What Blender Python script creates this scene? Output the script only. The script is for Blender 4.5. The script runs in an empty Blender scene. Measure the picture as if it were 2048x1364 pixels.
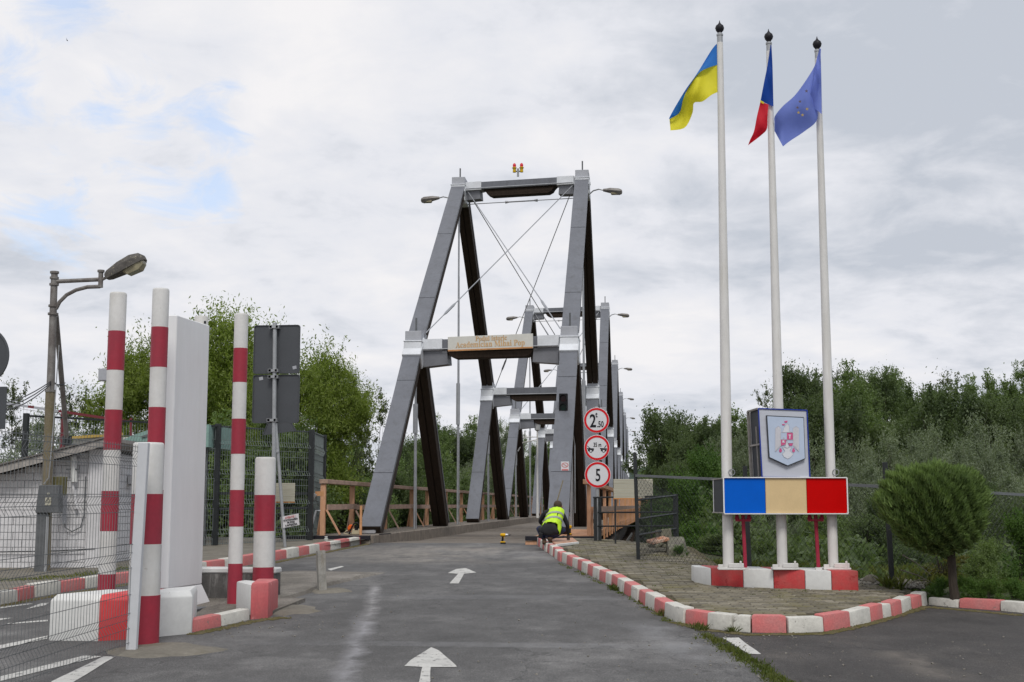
import bpy, bmesh, math, random
import numpy as np
from mathutils import Vector, Matrix, Euler
R = math.radians
random.seed(7)
rng = np.random.default_rng(11)
scene = bpy.context.scene
col = scene.collection

# ------------------------------------------------------------------ camera
FPX = 2560.0
PITCH = math.atan(328 / FPX)
YAW = math.atan(256 / FPX * math.cos(PITCH))
EYE = Vector((0.0, 0.0, 1.5))
cam = bpy.data.cameras.new('camera')
cam.sensor_width = 36.0
cam.lens = 36.0 * FPX / 2048
cam.clip_start = 0.05
cam.clip_end = 6000
cam_o = bpy.data.objects.new('camera', cam)
cam_o.location = EYE
cam_o.rotation_euler = (math.pi / 2 + PITCH, 0, YAW)
col.objects.link(cam_o)
scene.camera = cam_o
CROT = cam_o.rotation_euler.to_matrix()

# ------------------------------------------------------------------ sky, sun, exposure
SUN_EL, SUN_AZ = R(52), R(165)      # azimuth from +Y clockwise: behind the camera, a little right
world = bpy.data.worlds.new('World')
scene.world = world
world.use_nodes = True
scene.view_settings.view_transform = 'Standard'
scene.view_settings.look = 'None'
scene.view_settings.exposure = 0.36
scene.view_settings.gamma = 1.0
scene.view_settings.use_curve_mapping = False


def ray(px, py):
    return (CROT @ Vector(((px - 1024) / FPX, (682 - py) / FPX, -1.0))).normalized()


def build_sky():
    nt = world.node_tree
    N, L = nt.nodes, nt.links
    N.clear()
    out = N.new('ShaderNodeOutputWorld')
    bg = N.new('ShaderNodeBackground')
    bg.inputs['Strength'].default_value = 0.1
    L.new(bg.outputs[0], out.inputs[0])
    sky = N.new('ShaderNodeTexSky')
    sky.sky_type = 'NISHITA'
    sky.sun_disc = False
    sky.sun_elevation = SUN_EL
    sky.sun_rotation = SUN_AZ
    sky.air_density = 1.0
    sky.dust_density = 1.5
    geo = N.new('ShaderNodeTexCoord')
    sep = N.new('ShaderNodeSeparateXYZ')
    L.new(geo.outputs['Generated'], sep.inputs[0])

    def m(op, a, b=None, c=None, clamp=False):
        n = N.new('ShaderNodeMath')
        n.operation = op
        n.use_clamp = clamp
        for i, v in enumerate((a, b, c)):
            if v is None:
                continue
            if isinstance(v, (int, float)):
                n.inputs[i].default_value = v
            else:
                L.new(v, n.inputs[i])
        return n.outputs[0]
    z = m('MAXIMUM', sep.outputs[2], 0.0)
    den = m('ADD', z, 0.22)
    u = m('DIVIDE', sep.outputs[0], den)
    v = m('DIVIDE', sep.outputs[1], den)
    comb = N.new('ShaderNodeCombineXYZ')
    L.new(u, comb.inputs[0])
    L.new(v, comb.inputs[1])

    def noise(scale, detail, rough, off, dist=0.0):
        mp = N.new('ShaderNodeMapping')
        mp.inputs['Location'].default_value = off
        L.new(comb.outputs[0], mp.inputs[0])
        n = N.new('ShaderNodeTexNoise')
        n.inputs['Scale'].default_value = scale
        n.inputs['Detail'].default_value = detail
        n.inputs['Roughness'].default_value = rough
        n.inputs['Distortion'].default_value = dist
        L.new(mp.outputs[0], n.inputs['Vector'])
        return n.outputs[0]
    n1 = noise(2.1, 7, 0.56, (3.1, 1.7, 0), 0.3)
    n2 = noise(1.0, 4, 0.5, (8.1, 5.2, 0), 0.2)
    n3 = noise(5.5, 9, 0.6, (1.1, 9.2, 0), 0.4)
    # cloud deck brightness: broad greys and lit billows
    fine = m('ADD', m('MULTIPLY', n1, 0.55), m('ADD', m('MULTIPLY', n2, 0.25), m('MULTIPLY', n3, 0.28)))
    ramp = N.new('ShaderNodeValToRGB')
    ramp.color_ramp.elements[0].position = 0.40
    ramp.color_ramp.elements[0].color = (4.3, 4.6, 5.15, 1)
    ramp.color_ramp.elements[1].position = 0.64
    ramp.color_ramp.elements[1].color = (7.1, 7.0, 7.1, 1)
    e = ramp.color_ramp.elements.new(0.52)
    e.color = (6.2, 6.3, 6.7, 1)
    # heavier cloud to the right (east) of the view
    right = m('MULTIPLY', m('ADD', sep.outputs[0], 0.05, None), 0.8)
    fine2 = m('SUBTRACT', fine, m('MAXIMUM', m('MULTIPLY', right, m('MULTIPLY', z, 2.2)), 0.0))
    L.new(fine2, ramp.inputs[0])
    # breaks in the cloud with blue showing through, on the left
    hole = None
    for (px, py, rad) in ((290, 270, 0.050), (350, 345, 0.042), (215, 230, 0.040), (110, 440, 0.035), (150, -10, 0.040), (430, 250, .03), (40, 160, .03), (440,385,.022)):
        d = ray(px, py)
        dot = N.new('ShaderNodeVectorMath')
        dot.operation = 'DISTANCE'
        L.new(geo.outputs['Generated'], dot.inputs[0])
        dot.inputs[1].default_value = d
        g = m('SUBTRACT', 1.0, m('DIVIDE', dot.outputs['Value'], rad * 1.5), clamp=True)
        hole = g if hole is None else m('MAXIMUM', hole, g)
    wisp = noise(6.5, 8, 0.62, (4.4, 2.2, 0), 0.8)
    hz = m('MULTIPLY', m('SUBTRACT', m('ADD', m('MULTIPLY', hole, .42), m('MULTIPLY', wisp, 1.5)), 0.93), 3.2, clamp=True)
    hz = m('MULTIPLY', hz, m('MULTIPLY', hole, 3.0, clamp=True))
    hz = m('MULTIPLY', hz, 0.62)
    mix = N.new('ShaderNodeMix')
    mix.data_type = 'RGBA'
    L.new(hz, mix.inputs['Factor'])
    L.new(ramp.outputs[0], mix.inputs[6])
    vsc = N.new('ShaderNodeMix')
    vsc.data_type = 'RGBA'
    vsc.blend_type = 'MULTIPLY'
    vsc.inputs['Factor'].default_value = 1.0
    L.new(sky.outputs[0], vsc.inputs[6])
    vsc.inputs[7].default_value = (1.5, 1.55, 1.5, 1)
    add = N.new('ShaderNodeMix')
    add.data_type = 'RGBA'
    add.inputs['Factor'].default_value = 0.55
    L.new(vsc.outputs[2], add.inputs[6])
    add.inputs[7].default_value = (4.6, 5.9, 8.6, 1)
    L.new(add.outputs[2], mix.inputs[7])
    # a thinner, paler band towards the horizon
    L.new(mix.outputs[2], bg.inputs['Color'])


build_sky()
sun = bpy.data.lights.new('sun', 'SUN')
sun.energy = 1.5
sun.angle = R(18)
sun.color = (1.0, 0.97, 0.92)
sun_o = bpy.data.objects.new('sun', sun)
_d = Vector((math.sin(SUN_AZ) * math.cos(SUN_EL), math.cos(SUN_AZ) * math.cos(SUN_EL), math.sin(SUN_EL)))
sun_o.rotation_euler = _d.to_track_quat('Z', 'Y').to_euler()
sun_o.location = (0, -10, 30)
col.objects.link(sun_o)

# ------------------------------------------------------------------ measuring helpers
SLOPE = 0.0294


def gz(y):
    return SLOPE * max(-20.0, y)


def G(px, py, h=0.0):
    """where the line of sight through a photo pixel meets the sloping ground (raised by h)"""
    d = ray(px, py)
    t = (h - 1.5) / (d.z - SLOPE * d.y)
    return EYE + d * t


def at(px, py, y):
    d = ray(px, py)
    return EYE + d * (y / d.y)


# ------------------------------------------------------------------ materials
def new_mat(name):
    mt = bpy.data.materials.new(name)
    mt.use_nodes = True
    nt = mt.node_tree
    return mt, nt, nt.nodes, nt.links, nt.nodes['Principled BSDF']


def noise_node(N, L, vec, scale, detail=4, rough=0.55, stretch=(1, 1, 1), off=(0, 0, 0), dist=0.0):
    mp = N.new('ShaderNodeMapping')
    mp.inputs['Scale'].default_value = stretch
    mp.inputs['Location'].default_value = off
    L.new(vec, mp.inputs[0])
    n = N.new('ShaderNodeTexNoise')
    n.inputs['Scale'].default_value = scale
    n.inputs['Detail'].default_value = detail
    n.inputs['Roughness'].default_value = rough
    n.inputs['Distortion'].default_value = dist
    L.new(mp.outputs[0], n.inputs['Vector'])
    return n.outputs[0]


def rampn(N, L, fac, stops):
    r = N.new('ShaderNodeValToRGB')
    els = r.color_ramp.elements
    els[0].position, els[0].color = stops[0][0], (*stops[0][1], 1)
    els[1].position, els[1].color = stops[-1][0], (*stops[-1][1], 1)
    for p, c in stops[1:-1]:
        e = els.new(p)
        e.color = (*c, 1)
    L.new(fac, r.inputs[0])
    return r.outputs[0]


def mixn(N, L, fac, a, b, blend='MIX'):
    x = N.new('ShaderNodeMix')
    x.data_type = 'RGBA'
    x.blend_type = blend
    for sock, v in ((x.inputs['Factor'], fac), (x.inputs[6], a), (x.inputs[7], b)):
        if isinstance(v, (int, float)):
            sock.default_value = v
        elif isinstance(v, tuple):
            sock.default_value = (*v, 1) if len(v) == 3 else v
        else:
            L.new(v, sock)
    return x.outputs[2]


def mathn(N, L, op, a, b=0.0, clamp=False):
    n = N.new('ShaderNodeMath')
    n.operation = op
    n.use_clamp = clamp
    for i, v in enumerate((a, b)):
        if isinstance(v, (int, float)):
            n.inputs[i].default_value = v
        else:
            L.new(v, n.inputs[i])
    return n.outputs[0]


def dark(c, k):
    return tuple(v * k for v in c)


def mat(name, c, var=0.25, scale=3.0, rough=0.7, metal=0.0, bump=0.0, bscale=40.0, stretch=(1, 1, 1),
        chips=None, chip_scale=6.0, chip_amt=0.36, dirt=None, dirt_amt=0.5, spec=0.4, alt=None, bdist=0.01, vein=None):
    """general weathered surface: base colour c with large and fine variation, optional paint chips and dirt"""
    mt, nt, N, L, B = new_mat(name)
    pos = N.new('ShaderNodeNewGeometry').outputs['Position']
    n1 = noise_node(N, L, pos, scale, 5, 0.6, stretch)
    c2 = alt if alt else dark(c, 1 - var)
    cc = rampn(N, L, n1, [(0.3, c2), (0.68, c)])
    n2 = noise_node(N, L, pos, scale * 9, 3, 0.6, stretch, (5, 3, 1))
    cc = mixn(N, L, 1.0, cc, rampn(N, L, n2, [(0.3, (1 - var * .5,) * 3), (0.7, (1 + var * .18,) * 3)]), 'MULTIPLY')
    if vein:
        n4 = noise_node(N, L, pos, vein[1], 6, 0.7, vein[2], (2, 8, 4), 0.4)
        cc = mixn(N, L, mathn(N, L, 'MULTIPLY', mathn(N, L, 'SUBTRACT', n4, 0.52), 5.0, True), cc, vein[0])
    if dirt:
        n5 = noise_node(N, L, pos, 1.7, 6, 0.65, (1, 1, 1), (9, 9, 2))
        cc = mixn(N, L, mathn(N, L, 'MULTIPLY', mathn(N, L, 'SUBTRACT', n5, 1 - dirt_amt), 3.0, True), cc, dirt)
    if chips:
        n3 = noise_node(N, L, pos, chip_scale, 8, 0.7, (1, 1, 1), (1, 4, 7), 0.3)
        cc = mixn(N, L, mathn(N, L, 'MULTIPLY', mathn(N, L, 'SUBTRACT', n3, 1 - chip_amt), 22.0, True), cc, chips)
    L.new(cc, B.inputs['Base Color'])
    B.inputs['Roughness'].default_value = rough
    B.inputs['Metallic'].default_value = metal
    B.inputs['Specular IOR Level'].default_value = spec
    if bump:
        bn = N.new('ShaderNodeBump')
        bn.inputs['Strength'].default_value = bump
        bn.inputs['Distance'].default_value = bdist
        L.new(noise_node(N, L, pos, bscale, 4, 0.6, stretch), bn.inputs['Height'])
        L.new(bn.outputs[0], B.inputs['Normal'])
    return mt


def flat(name, c, rough=0.5, spec=0.2, metal=0.0):
    return mat(name, c, var=0.08, scale=6, rough=rough, spec=spec, metal=metal)


def leaf_mat(name, c, c2, trans=0.35, rough=0.55):
    mt, nt, N, L, B = new_mat(name)
    g = N.new('ShaderNodeNewGeometry')
    oi = N.new('ShaderNodeObjectInfo')
    isl = g.outputs['Random Per Island']
    n = noise_node(N, L, g.outputs['Position'], 0.9, 4, 0.65)
    f = mathn(N, L, 'ADD', mathn(N, L, 'MULTIPLY', isl, 0.55), mathn(N, L, 'MULTIPLY', mathn(N, L, 'SUBTRACT', n, 0.42), 2.4), True)
    cc = mixn(N, L, f, c, c2)
    v = mathn(N, L, 'ADD', mathn(N, L, 'MULTIPLY', oi.outputs['Random'], 0.4), 0.8)
    comb = N.new('ShaderNodeCombineXYZ')
    for i in range(3):
        L.new(v, comb.inputs[i])
    cc = mixn(N, L, 1.0, cc, comb.outputs[0], 'MULTIPLY')
    L.new(cc, B.inputs['Base Color'])
    B.inputs['Roughness'].default_value = rough
    B.inputs['Specular IOR Level'].default_value = 0.3
    tr = N.new('ShaderNodeBsdfTranslucent')
    L.new(mixn(N, L, 1.0, cc, (1.35, 1.5, 0.6), 'MULTIPLY'), tr.inputs[0])
    mx = N.new('ShaderNodeMixShader')
    mx.inputs[0].default_value = trans
    L.new(B.outputs[0], mx.inputs[1])
    L.new(tr.outputs[0], mx.inputs[2])
    L.new(mx.outputs[0], N['Material Output'].inputs[0])
    return mt


CONC = (0.22, 0.21, 0.19)
M = dict(
    white_paint=mat('white_paint', (0.70, 0.70, 0.68), 0.12, 2.5, 0.55, chips=(0.34, 0.33, 0.30), chip_scale=9, chip_amt=0.33, bump=0.15, bscale=30),
    pillar_white=mat('pillar_white', (0.83, 0.83, 0.835), 0.07, 1.2, 0.6, stretch=(1, 1, .25), vein=((0.77, 0.77, 0.76), 3.0, (2.5, 2.5, .2)), bump=0.05),
    kerb_white=mat('kerb_white', (0.66, 0.64, 0.58), 0.22, 5, 0.75, chips=(0.26, 0.25, 0.22), chip_scale=11, chip_amt=0.40, bump=0.5, bscale=28),
    kerb_pink=mat('kerb_pink', (0.60, 0.155, 0.150), 0.32, 6, 0.75, alt=(0.50, 0.20, 0.19), chips=(0.24, 0.17, 0.15), chip_scale=10, chip_amt=0.38, bump=0.5, bscale=28),
    kerb_red=mat('kerb_red', (0.55, 0.035, 0.040), 0.25, 5, 0.6, alt=(0.45, 0.09, 0.08), chips=(0.36, 0.03, 0.03), chip_scale=7, chip_amt=0.42, bump=0.3, bscale=25),
    block_pink=mat('block_pink', (0.60, 0.125, 0.130), 0.25, 4, 0.6, alt=(0.50, 0.16, 0.16), chips=(0.66, 0.28, 0.26), chip_scale=6, chip_amt=0.38, bump=0.2, bscale=25, vein=((0.47, 0.10, 0.11), 5, (3, 3, .3))),
    barrier_red=mat('barrier_red', (0.68, 0.060, 0.065), 0.15, 4, 0.55, bump=0.15, bscale=25, chips=(0.5, 0.3, 0.27), chip_scale=7, chip_amt=.32),
    post_red=mat('post_red', (0.35, 0.024, 0.045), 0.2, 3, 0.5, alt=(0.29, 0.030, 0.050), chips=(0.30, 0.11, 0.11), chip_scale=9, chip_amt=.31),
    dull_red=mat('dull_red', (0.17, 0.022, 0.030), 0.3, 6, 0.6),
    post_white=mat('post_white', (0.66, 0.65, 0.63), 0.12, 3, 0.55, chips=(0.40, 0.38, 0.34), chip_scale=7, chip_amt=0.34, dirt=(0.53, 0.51, 0.47), dirt_amt=.5, bump=.1),
    concrete=mat('concrete', CONC, 0.35, 3, 0.9, bump=0.5, bscale=45, vein=((0.12, 0.115, 0.10), 3, (1, 1, 1))),
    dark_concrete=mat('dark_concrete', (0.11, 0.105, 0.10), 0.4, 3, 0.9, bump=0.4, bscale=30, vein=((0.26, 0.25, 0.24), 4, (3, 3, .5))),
    moss=mat('moss', (0.085, 0.075, 0.016), 0.5, 12, 0.95, bump=0.8, bscale=60, alt=(0.14, 0.115, 0.07)),
    grey_sheet=mat('grey_sheet', (0.162, 0.169, 0.190), 0.18, 1.6, 0.42, metal=0.15, stretch=(1, 1, .4), bump=0.25, bscale=4, bdist=.02, vein=((0.115, 0.118, 0.128), 3.5, (1.5, 1.5, .25)), chips=(0.20, 0.17, 0.15), chip_scale=4, chip_amt=.30),
    pale_sheet=mat('pale_sheet', (0.74, 0.76, 0.79), 0.16, 2.5, 0.45, metal=0.1, bump=0.2, bscale=5, vein=((0.60, 0.61, 0.63), 4, (1, 1, .4))),
    mid_sheet=mat('mid_sheet', (0.40, 0.41, 0.44), 0.18, 3, 0.5, metal=0.1),
    bracket_sheet=mat('bracket_sheet', (0.20, 0.205, 0.225), 0.18, 3, 0.5, metal=0.1),
    old_timber=mat('old_timber', (0.045, 0.028, 0.018), 0.45, 5, 0.85, stretch=(4, 1, 1), bump=0.4, bscale=20, vein=((0.022, 0.015, 0.011), 10, (6, .4, .4))),
    grey_timber=mat('grey_timber', (0.30, 0.255, 0.21), 0.4, 4, 0.9, stretch=(1, 1, 1), bump=0.5, bscale=25, vein=((0.12, 0.095, 0.075), 7, (1.5, 1.5, .5))),
    deck_timber=mat('deck_timber', (0.27, 0.235, 0.20), 0.5, 2.5, 0.9, stretch=(.6, 6, 1), bump=0.5, bscale=20, vein=((0.15, 0.125, 0.10), 6, (.5, 8, 1))),
    new_timber=mat('new_timber', (0.68, 0.38, 0.225), 0.3, 3, 0.7, stretch=(1, 1, .3), bump=0.2, bscale=20, vein=((0.52, 0.26, 0.14), 8, (3, 3, .3))),
    orange_timber=mat('orange_timber', (0.66, 0.34, 0.16), 0.25, 3, 0.7, bump=0.2, bscale=20),
    rail_timber=mat('rail_timber', (0.50, 0.34, 0.26), 0.35, 3, 0.8, bump=0.3, bscale=20, vein=((0.25, 0.17, 0.13), 6, (3, .5, 3))),
    galvanised=mat('galvanised', (0.42, 0.43, 0.44), 0.2, 6, 0.45, metal=0.5),
    grey_metal=mat('grey_metal', (0.15, 0.155, 0.16), 0.3, 5, 0.55, metal=0.3),
    lamp_grey=mat('lamp_grey', (0.26, 0.25, 0.235), 0.4, 8, 0.6, metal=0.3, alt=(0.14, 0.12, 0.11)),
    rusty_pole=mat('rusty_pole', (0.20, 0.17, 0.125), 0.4, 5, 0.7, alt=(0.16, 0.13, 0.055)),
    sign_back=mat('sign_back', (0.075, 0.080, 0.088), 0.12, 4, 0.5, metal=0.2),
    fence_dark=mat('fence_dark', (0.034, 0.038, 0.040), 0.3, 6, 0.5, metal=0.3),
    fence_wire=mat('fence_wire', (0.19, 0.20, 0.205), 0.2, 6, 0.5, metal=0.4),
    green_fence=mat('green_fence', (0.20, 0.23, 0.225), 0.2, 6, 0.5, metal=0.3),
    black=flat('black_plastic', (0.012, 0.012, 0.014), 0.4),
    black_steel=flat('black_steel', (0.020, 0.019, 0.024), 0.5),
    rod=mat('rod_metal', (0.42, 0.43, 0.45), 0.2, 4, 0.4, metal=0.4),
    pole_white=mat('pole_white', (0.72, 0.705, 0.68), 0.14, 2, 0.5, stretch=(1, 1, .3), vein=((0.56, 0.54, 0.50), 3, (3, 3, .3))),
    sign_red=flat('sign_red', (0.62, 0.010, 0.016), 0.35),
    sign_white=flat('sign_white', (0.66, 0.66, 0.68), 0.35),
    sign_black=flat('sign_black', (0.012, 0.012, 0.016), 0.5),
    brick_white=mat('brick_white', (0.70, 0.69, 0.70), 0.16, 2, 0.7, chips=(0.30, 0.29, 0.28), chip_scale=5, chip_amt=0.32, bump=0.3, bscale=30),
    mortar=mat('mortar', (0.55, 0.54, 0.55), 0.2, 3, 0.85),
    roof_edge=mat('roof_edge', (0.42, 0.39, 0.36), 0.4, 8, 0.8, bump=0.4),
    board_beige=mat('board_beige', (0.47, 0.45, 0.36), 0.12, 3, 0.6, stretch=(1, 1, 8), vein=((0.33, 0.31, 0.24), 4, (.4, 1, 12))),
    name_board=mat('name_board', (0.62, 0.61, 0.56), 0.1, 2, 0.55),
    board_orange=mat('board_orange', (0.60, 0.28, 0.10), 0.3, 4, 0.6),
    letter_gold=mat('letter_gold', (0.66, 0.42, 0.20), 0.25, 12, 0.55),
    yellow=flat('yellow_paint', (0.62, 0.40, 0.01), 0.4),
    red_lens=flat('red_lens', (0.65, 0.03, 0.05), 0.2),
    lamp_glass=mat('lamp_glass', (0.40, 0.36, 0.24), 0.3, 8, 0.25),
    lantern_glass=flat('lantern_glass', (0.55, 0.56, 0.56), 0.2),
    blue_panel=flat('blue_panel', (0.000, 0.110, 0.58), 0.5, .12),
    cream_panel=flat('cream_panel', (0.68, 0.51, 0.28), 0.5, .15),
    red_panel=flat('red_panel', (0.56, 0.000, 0.000), 0.5, .1),
    crest_board=mat('crest_board', (0.53, 0.55, 0.61), 0.08, 3, 0.5, stretch=(1, 1, 6)),
    crest_blue=mat('crest_blue', (0.48, 0.56, 0.70), 0.06, 3, 0.4),
    crest_line=flat('crest_outline', (0.52, 0.48, 0.50), 0.5),
    crest_pale=flat('crest_pale', (0.66, 0.67, 0.72), 0.5),
    crest_pink=flat('crest_pink', (0.62, 0.11, 0.26), 0.5),
    edge_blue=flat('edge_blue', (0.015, 0.04, 0.30), 0.4),
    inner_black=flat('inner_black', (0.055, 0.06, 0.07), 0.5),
    post_pink=flat('stand_red', (0.36, 0.030, 0.060), 0.5),
    teal=mat('teal_roof', (0.24, 0.38, 0.34), 0.2, 3, 0.6),
    cream_wall=mat('cream_wall', (0.52, 0.51, 0.47), 0.15, 3, 0.8),
    green_box=mat('green_box', (0.17, 0.155, 0.06), 0.4, 8, 0.7),
    bark=mat('bark', (0.060, 0.048, 0.036), 0.5, 6, 0.95, stretch=(1, 1, .3), bump=0.6, bscale=20),
    pale_bark=mat('pale_bark', (0.13, 0.12, 0.10), 0.5, 6, 0.95, stretch=(1, 1, .3), bump=0.6, bscale=20),
    road_white=mat('road_white', (0.56, 0.55, 0.52), 0.2, 8, 0.8, chips=(0.12, 0.118, 0.115), chip_scale=14, chip_amt=0.425),
    skin=flat('skin', (0.42, 0.22, 0.15), 0.5),
    hair=mat('hair', (0.07, 0.045, 0.028), 0.3, 40, 0.8),
    jacket=mat('jacket', (0.016, 0.017, 0.020), 0.3, 12, 0.8),
    vest=mat('vest_fabric', (0.56, 0.88, 0.03), 0.18, 9, 0.6),
    stripe=flat('reflective_stripe', (0.33, 0.35, 0.33), 0.4),
    trousers=mat('trousers', (0.017, 0.026, 0.085), 0.3, 12, 0.8),
    boot=mat('boot', (0.10, 0.055, 0.03), 0.4, 20, 0.7),
    glove=mat('glove', (0.10, 0.10, 0.105), 0.4, 20, 0.8),
    rust_sheet=mat('rust_sheet', (0.45, 0.17, 0.075), 0.4, 8, 0.7, alt=(0.52, 0.40, 0.32)),
    saw_orange=flat('saw_orange', (0.75, 0.13, 0.02), 0.4),
    saw_cream=flat('saw_cream', (0.50, 0.44, 0.30), 0.5),
    drill_yellow=flat('drill_yellow', (0.72, 0.40, 0.01), 0.4),
    drill_grey=flat('drill_grey', (0.45, 0.45, 0.46), 0.35, metal=0.5),
    rubble=mat('rubble', (0.30, 0.28, 0.24), 0.5, 10, 0.9, bump=0.6),
    lichen=mat('lichen_concrete', (0.20, 0.19, 0.14), 0.4, 5, 0.95, bump=0.8, bscale=20, vein=((0.11, 0.09, 0.085), 4, (1, 1, 1))),
    paper=flat('paper', (0.62, 0.61, 0.62), 0.7),
    hill=mat('hill_green', (0.035, 0.06, 0.045), 0.4, 0.08, 0.95),
)


def cloth(name, c):
    mt, nt, N, L, B = new_mat(name)
    B.inputs['Base Color'].default_value = (*c, 1)
    B.inputs['Roughness'].default_value = 0.75
    tr = N.new('ShaderNodeBsdfTranslucent')
    tr.inputs[0].default_value = (*c, 1)
    mx = N.new('ShaderNodeMixShader')
    mx.inputs[0].default_value = 0.45
    pos = N.new('ShaderNodeNewGeometry').outputs['Position']
    bn = N.new('ShaderNodeBump')
    bn.inputs['Strength'].default_value = 0.35
    bn.inputs['Distance'].default_value = 0.03
    L.new(noise_node(N, L, pos, 9, 3, .5, (1, 1, .5)), bn.inputs['Height'])
    L.new(bn.outputs[0], B.inputs['Normal'])
    L.new(B.outputs[0], mx.inputs[1])
    L.new(tr.outputs[0], mx.inputs[2])
    L.new(mx.outputs[0], N['Material Output'].inputs[0])
    return mt


M['fl_blue'] = cloth('flag_blue', (0.03, 0.20, 0.64))
M['fl_yellow'] = cloth('flag_yellow', (0.86, 0.78, 0.04))
M['fl_navy'] = cloth('flag_navy', (0.004, 0.06, 0.36))
M['fl_red'] = cloth('flag_red', (0.66, 0.012, 0.03))
M['fl_euro'] = cloth('flag_violet_blue', (0.19, 0.255, 0.68))
M['fl_star'] = flat('flag_star', (0.45, 0.33, 0.10), 0.7)
M['fl_star2'] = flat('flag_star_seen_through', (0.13, 0.10, 0.12), 0.7)

M['leaf_willow'] = leaf_mat('leaf_willow', (0.125, 0.175, 0.028), (0.270, 0.335, 0.080), 0.45)
M['leaf_mid'] = leaf_mat('leaf_mid', (0.088, 0.132, 0.050), (0.180, 0.240, 0.092), 0.42)
M['leaf_dark'] = leaf_mat('leaf_dark', (0.072, 0.104, 0.048), (0.145, 0.190, 0.084), 0.4)
M['leaf_fresh'] = leaf_mat('leaf_fresh', (0.046, 0.100, 0.020), (0.100, 0.170, 0.034), 0.34)
M['leaf_silver'] = leaf_mat('leaf_silver', (0.125, 0.158, 0.100), (0.225, 0.260, 0.175), 0.32)
M['leaf_olive'] = leaf_mat('leaf_olive', (0.060, 0.078, 0.036), (0.125, 0.145, 0.070), 0.3)
M['leaf_juniper'] = leaf_mat('leaf_juniper', (0.056, 0.092, 0.032), (0.165, 0.235, 0.072), 0.26)
M['leaf_yellow'] = leaf_mat('leaf_yellow', (0.14, 0.12, 0.02), (0.09, 0.11, 0.02), 0.3)
M['grass'] = leaf_mat('grass_blades', (0.065, 0.095, 0.016), (0.14, 0.145, 0.035), 0.3)


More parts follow.
